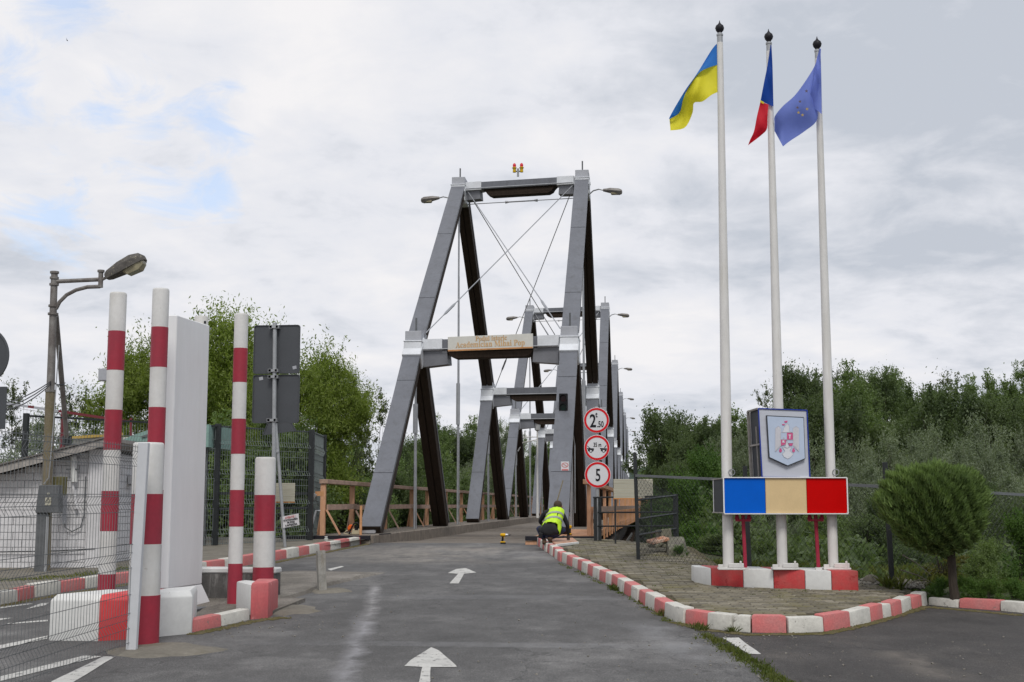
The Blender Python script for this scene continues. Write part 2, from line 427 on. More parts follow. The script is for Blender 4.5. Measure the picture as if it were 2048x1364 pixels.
def asphalt(name, base, lighter, streaks):
    mt, nt, N, L, B = new_mat(name)
    pos = N.new('ShaderNodeNewGeometry').outputs['Position']
    big = noise_node(N, L, pos, 0.8, 7, 0.66, (1, .8, 1), (4, 1, 0))
    cc = rampn(N, L, big, [(0.32, dark(base, .78)), (0.52, base), (0.68, lighter)])
    mid = noise_node(N, L, pos, 3.2, 6, 0.7, (1, .6, 1), (3, 3, 3))
    cc = mixn(N, L, 1.0, cc, rampn(N, L, mid, [(0.3, (.72,) * 3), (0.7, (1.2,) * 3)]), 'MULTIPLY')
    fine = noise_node(N, L, pos, 85, 4, 0.8)
    cc = mixn(N, L, 1.0, cc, rampn(N, L, fine, [(0.34, (.40,) * 3), (0.5, (.98,) * 3), (0.66, (1.8,) * 3)]), 'MULTIPLY')
    vor = N.new('ShaderNodeTexVoronoi')
    vor.inputs['Scale'].default_value = 38
    L.new(pos, vor.inputs['Vector'])
    spk = mathn(N, L, 'LESS_THAN', vor.outputs['Distance'], 0.10)
    gate = mathn(N, L, 'GREATER_THAN', noise_node(N, L, pos, 25, 1, .5, (1, 1, 1), (3, 1, 1)), 0.60)
    cc = mixn(N, L, mathn(N, L, 'MULTIPLY', spk, gate), cc, (0.36, 0.35, 0.33))
    # hairline cracks
    v2 = N.new('ShaderNodeTexVoronoi')
    v2.feature = 'DISTANCE_TO_EDGE'
    v2.inputs['Scale'].default_value = 0.42
    wv = N.new('ShaderNodeVectorMath')
    wv.operation = 'ADD'
    nn = N.new('ShaderNodeTexNoise')
    nn.inputs['Scale'].default_value = 2.2
    nn.inputs['Detail'].default_value = 6
    L.new(pos, nn.inputs['Vector'])
    L.new(pos, wv.inputs[0])
    L.new(nn.outputs['Color'], wv.inputs[1])
    L.new(wv.outputs[0], v2.inputs['Vector'])
    cr = mathn(N, L, 'LESS_THAN', v2.outputs['Distance'], 0.005)
    cc = mixn(N, L, mathn(N, L, 'MULTIPLY', cr, 0.55), cc, dark(base, .4))
    sep = N.new('ShaderNodeSeparateXYZ')
    L.new(pos, sep.inputs[0])
    warp = noise_node(N, L, pos, 1.6, 6, 0.65, (1, .8, 1), (7, 7, 7))
    warp2 = noise_node(N, L, pos, 5.5, 6, 0.7, (1, .5, 1), (1, 7, 7))
    for (x0, y0, x1, y1, w, amt, colr) in streaks:
        # a worn streak from (x0,y0) to (x1,y1), half-width w, ragged edges
        k = (x1 - x0) / (y1 - y0)
        cx = mathn(N, L, 'ADD', mathn(N, L, 'MULTIPLY', mathn(N, L, 'SUBTRACT', sep.outputs[1], y0), k), x0)
        d = mathn(N, L, 'ABSOLUTE', mathn(N, L, 'SUBTRACT', sep.outputs[0], mathn(N, L, 'ADD', cx, mathn(N, L, 'MULTIPLY', mathn(N, L, 'SUBTRACT', warp, .5), w * 2.6))))
        a = mathn(N, L, 'SUBTRACT', 1.0, mathn(N, L, 'DIVIDE', d, w), True)
        ym, yh = (y0 + y1) / 2, abs(y1 - y0) / 2
        dy = mathn(N, L, 'ABSOLUTE', mathn(N, L, 'SUBTRACT', sep.outputs[1], ym))
        b = mathn(N, L, 'MULTIPLY', mathn(N, L, 'SUBTRACT', 1.0, mathn(N, L, 'DIVIDE', dy, yh), True), 3.0, True)
        f = mathn(N, L, 'MULTIPLY', a, b)
        f = mathn(N, L, 'MULTIPLY', f, mathn(N, L, 'MULTIPLY', mathn(N, L, 'SUBTRACT', mathn(N, L, 'MULTIPLY', mathn(N, L, 'ADD', warp, warp2), .5), 0.38), 5.0, True))
        cc = mixn(N, L, mathn(N, L, 'MULTIPLY', f, amt), cc, colr)
    L.new(cc, B.inputs['Base Color'])
    B.inputs['Roughness'].default_value = 0.78
    B.inputs['Specular IOR Level'].default_value = 0.35
    bn = N.new('ShaderNodeBump')
    bn.inputs['Strength'].default_value = 0.5
    bn.inputs['Distance'].default_value = 0.006
    L.new(noise_node(N, L, pos, 90, 3, 0.7), bn.inputs['Height'])
    L.new(bn.outputs[0], B.inputs['Normal'])
    return mt


def streak(p0, p1, w, amt, c):
    a, b = G(*p0), G(*p1)
    return (a.x, a.y, b.x, b.y, w, amt, c)


DUST = (0.30, 0.29, 0.29)
TAN = (0.27, 0.245, 0.215)
M['road'] = asphalt('road_asphalt', (0.100, 0.097, 0.095), (0.175, 0.170, 0.165), [
    streak((748, 1168), (738, 1250), 0.11, 1.0, DUST), streak((735, 1225), (672, 1400), 0.15, 1.0, (0.26, 0.255, 0.265)),
    streak((760, 1130), (990, 1092), 2.0, 0.75, TAN), streak((700, 1118), (880, 1090), 2.2, 0.6, TAN),
    streak((1010, 1100), (1120, 1120), 1.6, 0.5, (0.24, 0.24, 0.245)),
    streak((1000, 1285), (1010, 1296), 3.0, 0.5, (0.20, 0.20, 0.205)),
    streak((1260, 1240), (1420, 1330), 0.30, 0.6, (0.24, 0.24, 0.245)),
    streak((1020, 1190), (960, 1200), 4.0, 0.35, (0.21, 0.21, 0.215)),
])
M['dark_asphalt'] = asphalt('parking_asphalt', (0.058, 0.053, 0.050), (0.085, 0.076, 0.068), [
    streak((1760, 1300), (1900, 1364), 0.25, 0.7, (0.16, 0.14, 0.12))])
M['ridge'] = asphalt('old_asphalt', (0.145, 0.130, 0.110), (0.22, 0.20, 0.175), [])
M['sidewalk'] = mat('sidewalk', (0.215, 0.195, 0.16), 0.35, 2.5, 0.95, bump=0.5, bscale=35, vein=((0.13, 0.11, 0.07), 2, (1, 1, 1)))
M['paver'] = mat('paver', (0.225, 0.200, 0.150), 0.35, 5, 0.92, bump=0.5, bscale=40, dirt=(0.135, 0.120, 0.045), dirt_amt=0.58)
M['paver_b'] = mat('paver_dark', (0.165, 0.148, 0.112), 0.35, 5, 0.92, bump=0.5, bscale=40, dirt=(0.10, 0.085, 0.035), dirt_amt=0.52)
M['paver_c'] = mat('paver_light', (0.285, 0.255, 0.195), 0.35, 5, 0.92, bump=0.5, bscale=40, dirt=(0.13, 0.11, 0.05), dirt_amt=0.48)
M['paver_joint'] = mat('paver_joint', (0.095, 0.078, 0.030), 0.5, 9, 0.95, bump=0.6, alt=(0.06, 0.05, 0.03))
M['earth'] = mat('earth', (0.075, 0.070, 0.036), 0.45, 0.8, 0.95, bump=0.6, bscale=12, alt=(0.035, 0.055, 0.018))
M['water'] = mat('river_water', (0.09, 0.10, 0.085), 0.2, 0.5, 0.12, bump=0.3, bscale=3)


# ------------------------------------------------------------------ mesh builder
class MB:
    def __init__(s):
        s.v, s.f, s.m = [], [], []

    def add(s, vs, fs, mi=0):
        b = len(s.v)
        s.v += [tuple(v) for v in vs]
        s.f += [tuple(b + i for i in f) for f in fs]
        s.m += [mi] * len(fs)
        return s

    def box(s, c, size, rot=None, mi=0, taper=1.0):
        hx, hy, hz = (k / 2 for k in size)
        vs = [Vector((x * hx * (taper if z > 0 else 1), y * hy * (taper if z > 0 else 1), z * hz)) for z in (-1, 1) for y in (-1, 1) for x in (-1, 1)]
        if rot is not None:
            mt = rot if isinstance(rot, Matrix) else Euler(rot).to_matrix()
            vs = [mt @ v for v in vs]
        c = Vector(c)
        return s.add([v + c for v in vs], [(0, 2, 3, 1), (4, 5, 7, 6), (0, 1, 5, 4), (2, 6, 7, 3), (0, 4, 6, 2), (1, 3, 7, 5)], mi)

    def bar(s, p0, p1, w, h, up=(0, 0, 1), mi=0, off=(0, 0)):
        """rectangular bar from p0 to p1, width w sideways, h along up; off shifts it (sideways, along up)"""
        p0, p1 = Vector(p0), Vector(p1)
        d = (p1 - p0).normalized()
        side = d.cross(Vector(up))
        if side.length < 1e-4:
            side = d.cross(Vector((0, 1, 0)))
        side.normalize()
        u = side.cross(d).normalized()
        vs = []
        for p in (p0, p1):
            for a, b in ((-1, -1), (1, -1), (1, 1), (-1, 1)):
                vs.append(p + side * (a * w / 2 + off[0]) + u * (b * h / 2 + off[1]))
        return s.add(vs, [(3, 2, 1, 0), (4, 5, 6, 7), (0, 1, 5, 4), (1, 2, 6, 5), (2, 3, 7, 6), (3, 0, 4, 7)], mi)

    def tube(s, pts, r, n=8, mi=0, caps=True):
        pts = [Vector(p) for p in pts]
        rs = r if isinstance(r, (list, tuple)) else [r] * len(pts)
        b = []
        prev = None
        for i, p in enumerate(pts):
            d = (pts[min(i + 1, len(pts) - 1)] - pts[max(i - 1, 0)]).normalized()
            a = d.cross(Vector((0, 0, 1)) if abs(d.z) < 0.93 else Vector((1, 0, 0))).normalized()
            if prev is not None and (a - prev).length > 1.0:
                a = (prev - d * prev.dot(d)).normalized()
            prev = a
            c = d.cross(a)
            b.append([p + (a * math.cos(2 * math.pi * k / n) + c * math.sin(2 * math.pi * k / n)) * rs[i] for k in range(n)])
        vs = [v for ring in b for v in ring]
        fs = [(i * n + k, i * n + (k + 1) % n, (i + 1) * n + (k + 1) % n, (i + 1) * n + k) for i in range(len(pts) - 1) for k in range(n)]
        if caps:
            fs += [tuple(reversed(range(n))), tuple((len(pts) - 1) * n + k for k in range(n))]
        return s.add(vs, fs, mi)

    def lathe(s, c, prof, n=16, mi=0, axis=(0, 0, 1)):
        c = Vector(c)
        q = Vector(axis).normalized().to_track_quat('Z', 'Y')
        vs = [c + q @ Vector((r * math.cos(2 * math.pi * k / n), r * math.sin(2 * math.pi * k / n), z)) for r, z in prof for k in range(n)]
        fs = [(i * n + k, i * n + (k + 1) % n, (i + 1) * n + (k + 1) % n, (i + 1) * n + k) for i in range(len(prof) - 1) for k in range(n)]
        fs += [tuple(reversed(range(n))), tuple((len(prof) - 1) * n + k for k in range(n))]
        return s.add(vs, fs, mi)

    def prism(s, poly, vec, mi=0):
        vec = Vector(vec)
        n = len(poly)
        vs = [Vector(p) for p in poly] + [Vector(p) + vec for p in poly]
        fs = [tuple(range(n)), tuple(reversed(range(n, 2 * n)))] + [(i, i + n, (i + 1) % n + n, (i + 1) % n) for i in range(n)]
        return s.add(vs, fs, mi)

    def quad(s, a, b, c, d, mi=0):
        return s.add([a, b, c, d], [(0, 1, 2, 3)], mi)

    def mesh(s, name, mats, smooth=False, bevel=0.0, org=(0, 0, 0), fix=True, seg=1):
        me = bpy.data.meshes.new(name)
        o = Vector(org)
        me.from_pydata([(v[0] - o.x, v[1] - o.y, v[2] - o.z) for v in s.v], [], s.f)
        for mm in (mats if isinstance(mats, (list, tuple)) else [mats]):
            me.materials.append(mm if not isinstance(mm, str) else M[mm])
        me.polygons.foreach_set('material_index', s.m)
        if fix or bevel:
            bm = bmesh.new()
            bm.from_mesh(me)
            if fix:
                bmesh.ops.recalc_face_normals(bm, faces=bm.faces)
            if bevel:
                es = [e for e in bm.edges if len(e.link_faces) == 2 and e.calc_face_angle(0) > 0.6]
                bmesh.ops.bevel(bm, geom=es, offset=bevel, segments=seg, affect='EDGES', profile=0.6, clamp_overlap=True)
            bm.to_mesh(me)
            bm.free()
        if smooth:
            me.polygons.foreach_set('use_smooth', [True] * len(me.polygons))
            try:
                me.set_sharp_from_angle(angle=R(35))
            except Exception:
                pass
        me.update()
        return me

    def build(s, name, mats, parent=None, smooth=False, bevel=0.0, fix=True, seg=1):
        """link as one object; verts are world coordinates, kept relative to the parent's (or own) base"""
        if parent is not None:
            org = world_loc(parent)
            ob = bpy.data.objects.new(name, s.mesh(name, mats, smooth, bevel, org, fix, seg))
            ob.parent = parent
        else:
            xs = [v[0] for v in s.v]
            ys = [v[1] for v in s.v]
            zs = [v[2] for v in s.v]
            org = Vector(((min(xs) + max(xs)) / 2, (min(ys) + max(ys)) / 2, min(zs)))
            ob = bpy.data.objects.new(name, s.mesh(name, mats, smooth, bevel, org, fix, seg))
            ob.location = org
        col.objects.link(ob)
        return ob


def world_loc(o):
    p = Vector((0, 0, 0))
    while o is not None:
        p = p + o.location
        o = o.parent
    return p


def tag(o, label=None, cat=None, group=None, kind=None):
    for k, v in (('label', label), ('category', cat), ('group', group), ('kind', kind)):
        if v:
            o[k] = v
    return o


def thing(name, loc, label, cat, group=None):
    o = bpy.data.objects.new(name, None)
    o.empty_display_size = 0.2
    o.location = loc
    col.objects.link(o)
    return tag(o, label, cat, group)


def copy_tree(o, parent=None, kids=None):
    if kids is None:
        kids = {}
        for x in col.objects:
            if x.parent is not None:
                kids.setdefault(x.parent.name, []).append(x)
    c = o.copy()
    col.objects.link(c)
    if parent is not None:
        c.parent = parent
    for ch in kids.get(o.name, []):
        copy_tree(ch, c, kids)
    return c


def text_mesh(body, size, wx=1.0, bold=0.0, depth=0.004, matn='sign_black'):
    cu = bpy.data.curves.new('lettering', 'FONT')
    cu.body = body
    cu.size = size
    cu.align_x = 'CENTER'
    cu.align_y = 'CENTER'
    cu.extrude = depth
    cu.offset = bold
    cu.resolution_u = 3
    ob = bpy.data.objects.new('lettering', cu)
    col.objects.link(ob)
    dg = bpy.context.evaluated_depsgraph_get()
    me = bpy.data.meshes.new_from_object(ob.evaluated_get(dg))
    bpy.data.objects.remove(ob)
    n = len(me.vertices)
    co = np.zeros(n * 3)
    me.vertices.foreach_get('co', co)
    co = co.reshape(-1, 3)
    co[:, 0] *= wx
    # centre on its own bounds, stand it up facing -Y
    mn, mx = co.min(0), co.max(0)
    co[:, 0] -= (mn[0] + mx[0]) / 2
    co[:, 1] -= (mn[1] + mx[1]) / 2
    out = np.stack([co[:, 0], -co[:, 2], co[:, 1]], 1)
    me.vertices.foreach_set('co', out.ravel())
    me.materials.clear()
    me.materials.append(M[matn])
    me.update()
    return me


def put_text(name, body, loc, size, parent, matn='sign_black', wx=1.0, bold=0.0, rot=None):
    ob = bpy.data.objects.new(name, text_mesh(body, size, wx, bold, 0.002, matn))
    ob.parent = parent
    ob.location = Vector(loc) - world_loc(parent)
    if rot:
        ob.rotation_euler = rot
    col.objects.link(ob)
    return ob

# ================================================================== GROUND
PLATEAU = [(-60, -60), (-60, 28), (-12, 27), (-6.9, 25.6), (-5.4, 25.35), (-0.9, 25.35), (-0.55, 24.9), (0.95, 22.9), (1.15, 18.7), (2.2, 16.9), (3.3, 15.2),
           (5.6, 17.6), (40, 24), (60, -60)]


def seg_dist(P, poly):
    """distance outside a polygon (0 inside), numpy"""
    best = np.full(len(P), 1e9)
    inside = np.zeros(len(P), bool)
    n = len(poly)
    for i in range(n):
        a, b = np.array(poly[i], float), np.array(poly[(i + 1) % n], float)
        ab = b - a
        t = np.clip(((P - a) @ ab) / (ab @ ab), 0, 1)
        d = np.linalg.norm(P - (a + t[:, None] * ab), axis=1)
        best = np.minimum(best, d)
        c = ((a[1] > P[:, 1]) != (b[1] > P[:, 1]))
        xi = (b[0] - a[0]) * (P[:, 1] - a[1]) / ((b[1] - a[1]) if b[1] != a[1] else 1e-9) + a[0]
        inside ^= c & (P[:, 0] < xi)
    best[inside] = 0
    return best


def ground_h(P):
    d = seg_dist(P, PLATEAU)
    base = SLOPE * np.clip(P[:, 1], -20, 30)
    bank = -3.4 + 0.35 * np.sin(P[:, 0] * .11 + 1) + 0.3 * np.sin(P[:, 1] * .09)
    t = np.clip(d / 7.5, 0, 1)
    t = t * t * (3 - 2 * t)
    h = base * (1 - t) + bank * t
    # the river channel the bridge crosses
    y = P[:, 1] - 0.10 * P[:, 0]
    ch = np.clip(1 - np.abs(y - 78) / 30, 0, 1)
    h = h - t * 2.2 * np.clip(ch * 2.5, 0, 1)
    far = np.clip((P[:, 1] - 150) / 60, 0, 1)
    return h + far * 1.5


def gh(x, y):
    return float(ground_h(np.array([[x, y]]))[0])


def terrain():
    xs = np.unique(np.round(np.concatenate([[-3000, -1200, -500, -250, -150], np.arange(-100, -20, 4), np.arange(-20, 20, .6), np.arange(20, 100, 4), [150, 250, 500, 1200, 3000]]), 3))
    ys = np.unique(np.round(np.concatenate([[-400, -120, -60], np.arange(-40, 10, 5), np.arange(10, 42, .6), np.arange(42, 200, 4), [230, 300, 450, 800, 1500, 4000]]), 3))
    X, Y = np.meshgrid(xs, ys)
    P = np.stack([X.ravel(), Y.ravel()], 1)
    H = ground_h(P)
    vs = np.column_stack([P, H])
    nx = len(xs)
    fs = [(j * nx + i, j * nx + i + 1, (j + 1) * nx + i + 1, (j + 1) * nx + i) for j in range(len(ys) - 1) for i in range(nx - 1)]
    b = MB()
    b.v, b.f, b.m = [tuple(v) for v in vs], fs, [0] * len(fs)
    me = b.mesh('ground', 'earth', smooth=True)
    o = bpy.data.objects.new('ground', me)
    col.objects.link(o)
    tag(o, kind='structure')


terrain()
w = MB().quad((-600, 20, -4.6), (600, 20, -4.6), (600, 200, -4.6), (-600, 200, -4.6)).build('river_water', 'water')
tag(w, kind='structure')


def sheet(name, pts, lift, m):
    b = MB()
    b.add([(p[0], p[1], gz(p[1]) + lift) for p in pts], [tuple(range(len(pts)))])
    me = b.mesh(name, m, fix=False)
    if me.polygons[0].normal.z < 0:
        me.flip_normals()
    bm = bmesh.new()
    bm.from_mesh(me)
    bmesh.ops.triangulate(bm, faces=bm.faces, ngon_method='EAR_CLIP')
    bm.to_mesh(me)
    bm.free()
    o = bpy.data.objects.new(name, me)
    col.objects.link(o)
    return tag(o, kind='structure')


def slab(name, pts, h, m):
    """raised slab: sloping top at ground + h, skirts down 0.3"""
    n = len(pts)
    b = MB()
    b.add([(p[0], p[1], gz(p[1]) + h) for p in pts] + [(p[0], p[1], gz(p[1]) - .3) for p in pts],
          [tuple(range(n))] + [(i, (i + 1) % n, (i + 1) % n + n, i + n) for i in range(n)])
    me = b.mesh(name, m)
    bm = bmesh.new()
    bm.from_mesh(me)
    bmesh.ops.triangulate(bm, faces=bm.faces, ngon_method='EAR_CLIP')
    bm.to_mesh(me)
    bm.free()
    o = bpy.data.objects.new(name, me)
    col.objects.link(o)
    return tag(o, kind='structure')


def inset(pts, d):
    P = [Vector(p) for p in pts]
    out = []
    for i, p in enumerate(P):
        t = (P[min(i + 1, len(P) - 1)] - P[max(i - 1, 0)]).normalized()
        out.append((p.x - t.y * d, p.y + t.x * d))
    return out


def g2(px, py, h=0.0):
    p = G(px, py, h)
    return (p.x, p.y)


RK = [(1072, 1089), (1099, 1109), (1122, 1124), (1151, 1137), (1181, 1152), (1222, 1172), (1257, 1193), (1283, 1209), (1314, 1226), (1335, 1238), (1350, 1244)]
RK2 = [(1350, 1244), (1368, 1249), (1415, 1257), (1463, 1263), (1502, 1266), (1576, 1267), (1648, 1264), (1702, 1256), (1743, 1245), (1767, 1239), (1787, 1235), (1806, 1229), (1826, 1220), (1845, 1214), (1856, 1210)]
RK3 = [(1856, 1210), (1916, 1216), (2000, 1222), (2080, 1230), (2200, 1242)]
LK = [(738, 1086), (700, 1093), (640, 1104), (600, 1112), (548, 1122), (500, 1130), (455, 1137), (410, 1144), (340, 1154), (290, 1161), (255, 1166), (200, 1173), (165, 1179), (115, 1187), (70, 1195), (35, 1205), (0, 1210), (-60, 1222), (-160, 1246)]
rk = [g2(*p) for p in RK]
rk2 = [g2(*p) for p in RK2]
rk3 = [g2(*p) for p in RK3]
lk = [g2(*p) for p in LK]
STRIP = [(1380, 1256), (1440, 1290), (1500, 1325), (1572, 1372), (1750, 1480)]
st = [g2(*p) for p in STRIP]
road_poly = lk[::-1] + [(-5.1, 25.45), (-2.15, 25.45)] + rk + [g2(1368, 1249)] + st + [(1.9, 2), (4, -15), (-24, -15), (-24, 10)]
sheet('road', road_poly, 0.004, 'road')
park_poly = [st[0]] + rk2[2:] + rk3[1:] + [(30, 14), (30, -15), (4, -15), (1.9, 2)] + st[::-1][:-1]
sheet('parking_area', park_poly, 0.004, 'dark_asphalt')
slab('sidewalk', inset([(p[0], p[1]) for p in lk], -.075) + [(-40, 12), (-40, 27), (-12, 26.5), (-6.6, 25.2), (-5.3, 25.2)], 0.10, 'sidewalk')

PLAZA = inset(rk + rk2[1:], .075) + [(3.0, 15.0), (2.4, 16.2), (1.1, 18.4), (0.9, 22.6), (-0.6, 24.8), (-0.85, 25.2), (-2.1, 25.2)]
slab('plaza_bed', PLAZA, 0.112, 'paver_joint')
# grass verge behind the right kerb
slab('verge', inset(rk3, .075) + [(12, 16), (8, 20), (5.4, 17.4), (3.2, 15.1)], 0.09, 'earth')


def in_poly(x, y, poly):
    c = False
    for i in range(len(poly)):
        (x1, y1), (x2, y2) = poly[i], poly[i - 1]
        if (y1 > y) != (y2 > y) and x < (x2 - x1) * (y - y1) / (y2 - y1) + x1:
            c = not c
    return c


def edge_gap(x, y, poly):
    return min(math.hypot(x - (ax + t * (bx - ax)), y - (ay + t * (by - ay)))
               for (ax, ay), (bx, by) in ((poly[i], poly[(i + 1) % len(poly)]) for i in range(len(poly)))
               for t in (max(0, min(1, ((x - ax) * (bx - ax) + (y - ay) * (by - ay)) / ((bx - ax) ** 2 + (by - ay) ** 2 + 1e-9))),))


def pavers():
    plaza = thing('paving', (0, 15, gz(15)), None, None)
    plaza['kind'] = 'structure'
    L, W = 0.20, 0.10
    ca, sa = math.cos(R(4)), math.sin(R(4))
    cells = []
    for j in range(-10, 180):
        for i in range(-40, 60):
            u = i * L + (j % 2) * L / 2
            v = j * W + 10.5
            x, y = u * ca - (v - 10) * sa, u * sa + (v - 10) * ca + 10
            if x > 6 or x < -3 or not in_poly(x, y, PLAZA) or edge_gap(x, y, PLAZA) < .17:
                continue
            cells.append((y, x))
    cells.sort()
    protos = []
    for k in range(6):
        b = MB()
        l, wd = L - .012 - .003 * (k % 2), W - .011
        b.box((0, 0, 0), (l, wd, .05))
        protos.append(b.mesh('paver', ('paver', 'paver', 'paver_b', 'paver', 'paver_c', 'paver_b')[k], bevel=.008))
    rest = MB()
    rot0 = Euler((math.atan(SLOPE), 0, R(4)))
    for n, (y, x) in enumerate(cells):
        z = gz(y) + .110 + random.uniform(-.004, .004)
        if n < 300:
            o = bpy.data.objects.new('paver', protos[random.randrange(6)])
            o.parent = plaza
            o.location = Vector((x, y, z)) - plaza.location
            o.rotation_euler = (rot0.x + random.uniform(-.012, .012), random.uniform(-.012, .012), rot0.z + random.uniform(-.012, .012))
            col.objects.link(o)
        else:
            l, wd = (L - .013) / 2, (W - .011) / 2
            rt = Euler((rot0.x + random.uniform(-.015, .015), random.uniform(-.015, .015), rot0.z + random.uniform(-.015, .015))).to_matrix()
            vs = [rt @ Vector((a, c, .025)) + Vector((x, y, z)) for a, c in ((-l, -wd), (l, -wd), (l, wd), (-l, wd))]
            vs += [v - Vector((0, 0, .03)) for v in vs]
            rest.add(vs, [(0, 1, 2, 3), (0, 4, 5, 1), (1, 5, 6, 2), (2, 6, 7, 3), (3, 7, 4, 0)], random.choice((0, 0, 0, 1, 2, 1)))
    r = rest.build('small_pavers', ['paver', 'paver_b', 'paver_c'], plaza, fix=False)
    tag(r, kind='stuff')


pavers()


def resample(pts, step):
    out = [Vector(pts[0])]
    acc = 0
    for a, b in zip(pts, pts[1:]):
        a, b = Vector(a), Vector(b)
        d = (b - a).length
        while acc + d >= step:
            t = (step - acc) / d
            a = a.lerp(b, t)
            out.append(a.copy())
            d = (b - a).length
            acc = 0
        acc += d
    return out


def kerb(name, pts, step, side, first, seq=None, width=.14, h=.15, reds=('kerb_pink',)):
    """row of kerb stones; pts = foot line facing the road; side +1 puts the stone to the left of travel"""
    P = [Vector(p) for p in pts] if step is None else resample(pts, step)
    if step is not None and (Vector(pts[-1]) - P[-1]).length > step * .35:
        P.append(Vector(pts[-1]))
    root = thing(name, (P[0].x, P[0].y, gz(P[0].y)), None, None)
    root['kind'] = 'structure'
    nrm = []
    for i, p in enumerate(P):
        d = (P[min(i + 1, len(P) - 1)] - P[max(i - 1, 0)]).normalized()
        nrm.append(Vector((-d.y, d.x)) * side)
    for i in range(len(P) - 1):
        a, b = P[i], P[i + 1]
        d = (b - a).normalized() * .006
        hh = h + random.uniform(-.014, .008)
        j = random.uniform(-.014, .012)
        vs = []
        for p, n in ((a + d, nrm[i]), (b - d, nrm[i + 1])):
            z = gz(p.y) + random.uniform(-.005, .005)
            q = p + n * (j + random.uniform(-.006, .006))
            vs += [(q.x, q.y, z - .05), (q.x + n.x * .012, q.y + n.y * .012, z + hh), (q.x + n.x * width, q.y + n.y * width, z + hh + .004), (q.x + n.x * width, q.y + n.y * width, z - .05)]
        bb = MB().add(vs, [(3, 2, 1, 0), (4, 5, 6, 7), (0, 1, 5, 4), (1, 2, 6, 5), (2, 3, 7, 6), (3, 0, 4, 7)])
        c = (seq[i] if seq else (first + i)) % 2
        bb.build('kerb_stone', 'kerb_white' if c == 0 else reds[i % len(reds)], root, bevel=.016, seg=2, smooth=True)


kerb('kerb', rk[::-1], .47, -1, 0)
kerb('kerb', rk2, None, 1, 0, seq=[0, 1, 0, 0, 1, 0, 1, 0, 1, 0, 1, 0, 1, 0, 1])
kerb('kerb', rk3, None, 1, 0, h=.10)
kerb('kerb', lk, .55, -1, 1)


# painted markings: flat sheets 4 mm above the asphalt
def marking(name, pxs, lift=.008, m='road_white'):
    pts = [g2(*p) for p in pxs]
    b = MB().add([(x, y, gz(y) + lift) for x, y in pts], [tuple(range(len(pts)))])
    me = b.mesh(name, m, fix=False)
    if me.polygons[0].normal.z < 0:
        me.flip_normals()
    bm = bmesh.new()
    bm.from_mesh(me)
    bmesh.ops.triangulate(bm, faces=bm.faces, ngon_method='EAR_CLIP')
    bm.to_mesh(me)
    bm.free()
    o = bpy.data.objects.new(name, me)
    col.objects.link(o)
    return tag(o, kind='structure')


def wob(pts, n=5, a=1.1):
    out = []
    for i, p in enumerate(pts):
        q = pts[(i + 1) % len(pts)]
        for k in range(n):
            t = k / n
            out.append((p[0] + (q[0] - p[0]) * t + random.uniform(-a, a), p[1] + (q[1] - p[1]) * t + random.uniform(-a, a) * .35))
    return out


marking('arrow_marking', wob([(862, 1296), (880, 1304), (912, 1333), (914, 1336), (861, 1336), (860, 1364), (852, 1420), (820, 1420), (838, 1364), (845, 1336), (808, 1334), (822, 1322)], 3, .8))
marking('arrow_marking', wob([(932, 1137), (953, 1146), (928, 1148.5), (917, 1168), (899, 1168), (916, 1148.5), (896, 1147), (912, 1139)], 3, .5))
marking('lane_marking', wob([(1445, 1277), (1477, 1277), (1522, 1310), (1497, 1310)], 4, .8))
marking('lane_marking', wob([(168, 1313), (206, 1314), (0, 1364), (-60, 1380), (-60, 1358), (0, 1355)], 4, .8))
marking('lane_marking', wob([(206, 1315), (232, 1314), (150, 1364), (100, 1400), (60, 1400), (105, 1364)], 4, .8))
marking('lane_marking', wob([(-60, 1304), (95, 1273), (95, 1279), (-60, 1312)], 3, .5))
marking('lane_marking', wob([(15, 1248), (95, 1241), (95, 1244), (15, 1250)], 3, .3))
marking('lane_marking', wob([(-60, 1222), (60, 1208), (66, 1209), (-60, 1227)], 3, .3))
marking('lane_marking', wob([(50, 1220), (82, 1208), (98, 1207), (90, 1212)], 3, .3))
marking('lane_marking', wob([(-40, 1240), (26, 1237), (-40, 1250)], 3, .3))
marking('lane_marking', wob([(655, 1139), (683, 1133), (688, 1134), (662, 1142)], 3, .3))

# low asphalt ridge (remains of a median) running from the block towards the bridge
def ridge(pxs, wd, hh, name):
    pts = resample([g2(*p) for p in pxs], .18)
    b = MB()
    rings = []
    for i, p in enumerate(pts):
        d = (pts[min(i + 1, len(pts) - 1)] - pts[max(i - 1, 0)]).normalized()
        n = Vector((-d.y, d.x))
        k = min(1, (len(pts) - 1 - i) / 6, (i + 1) / 3)
        for s, zz in ((0, .002), (.02, hh * .8), (.10, hh), (.6, hh * .72), (1.0, .003)):
            q = p + n * (s * wd * (.85 + .3 * random.random() * (s > 0)))
            b.v.append((q.x, q.y, gz(q.y) + max(.003, zz * k * random.uniform(.85, 1.15))))
    for i in range(len(pts) - 1):
        for j in range(4):
            b.f.append((i * 5 + j, i * 5 + j + 1, (i + 1) * 5 + j + 1, (i + 1) * 5 + j))
            b.m.append(0)
    o = b.build(name, 'ridge', smooth=True)
    tag(o, kind='structure')


ridge([(548, 1208), (585, 1198), (625, 1185), (660, 1172), (720, 1158), (782, 1144)], 1.5, .055, 'median_strip')
ridge([(520, 1160), (600, 1153), (680, 1147), (700, 1146)], .8, .03, 'median_strip')


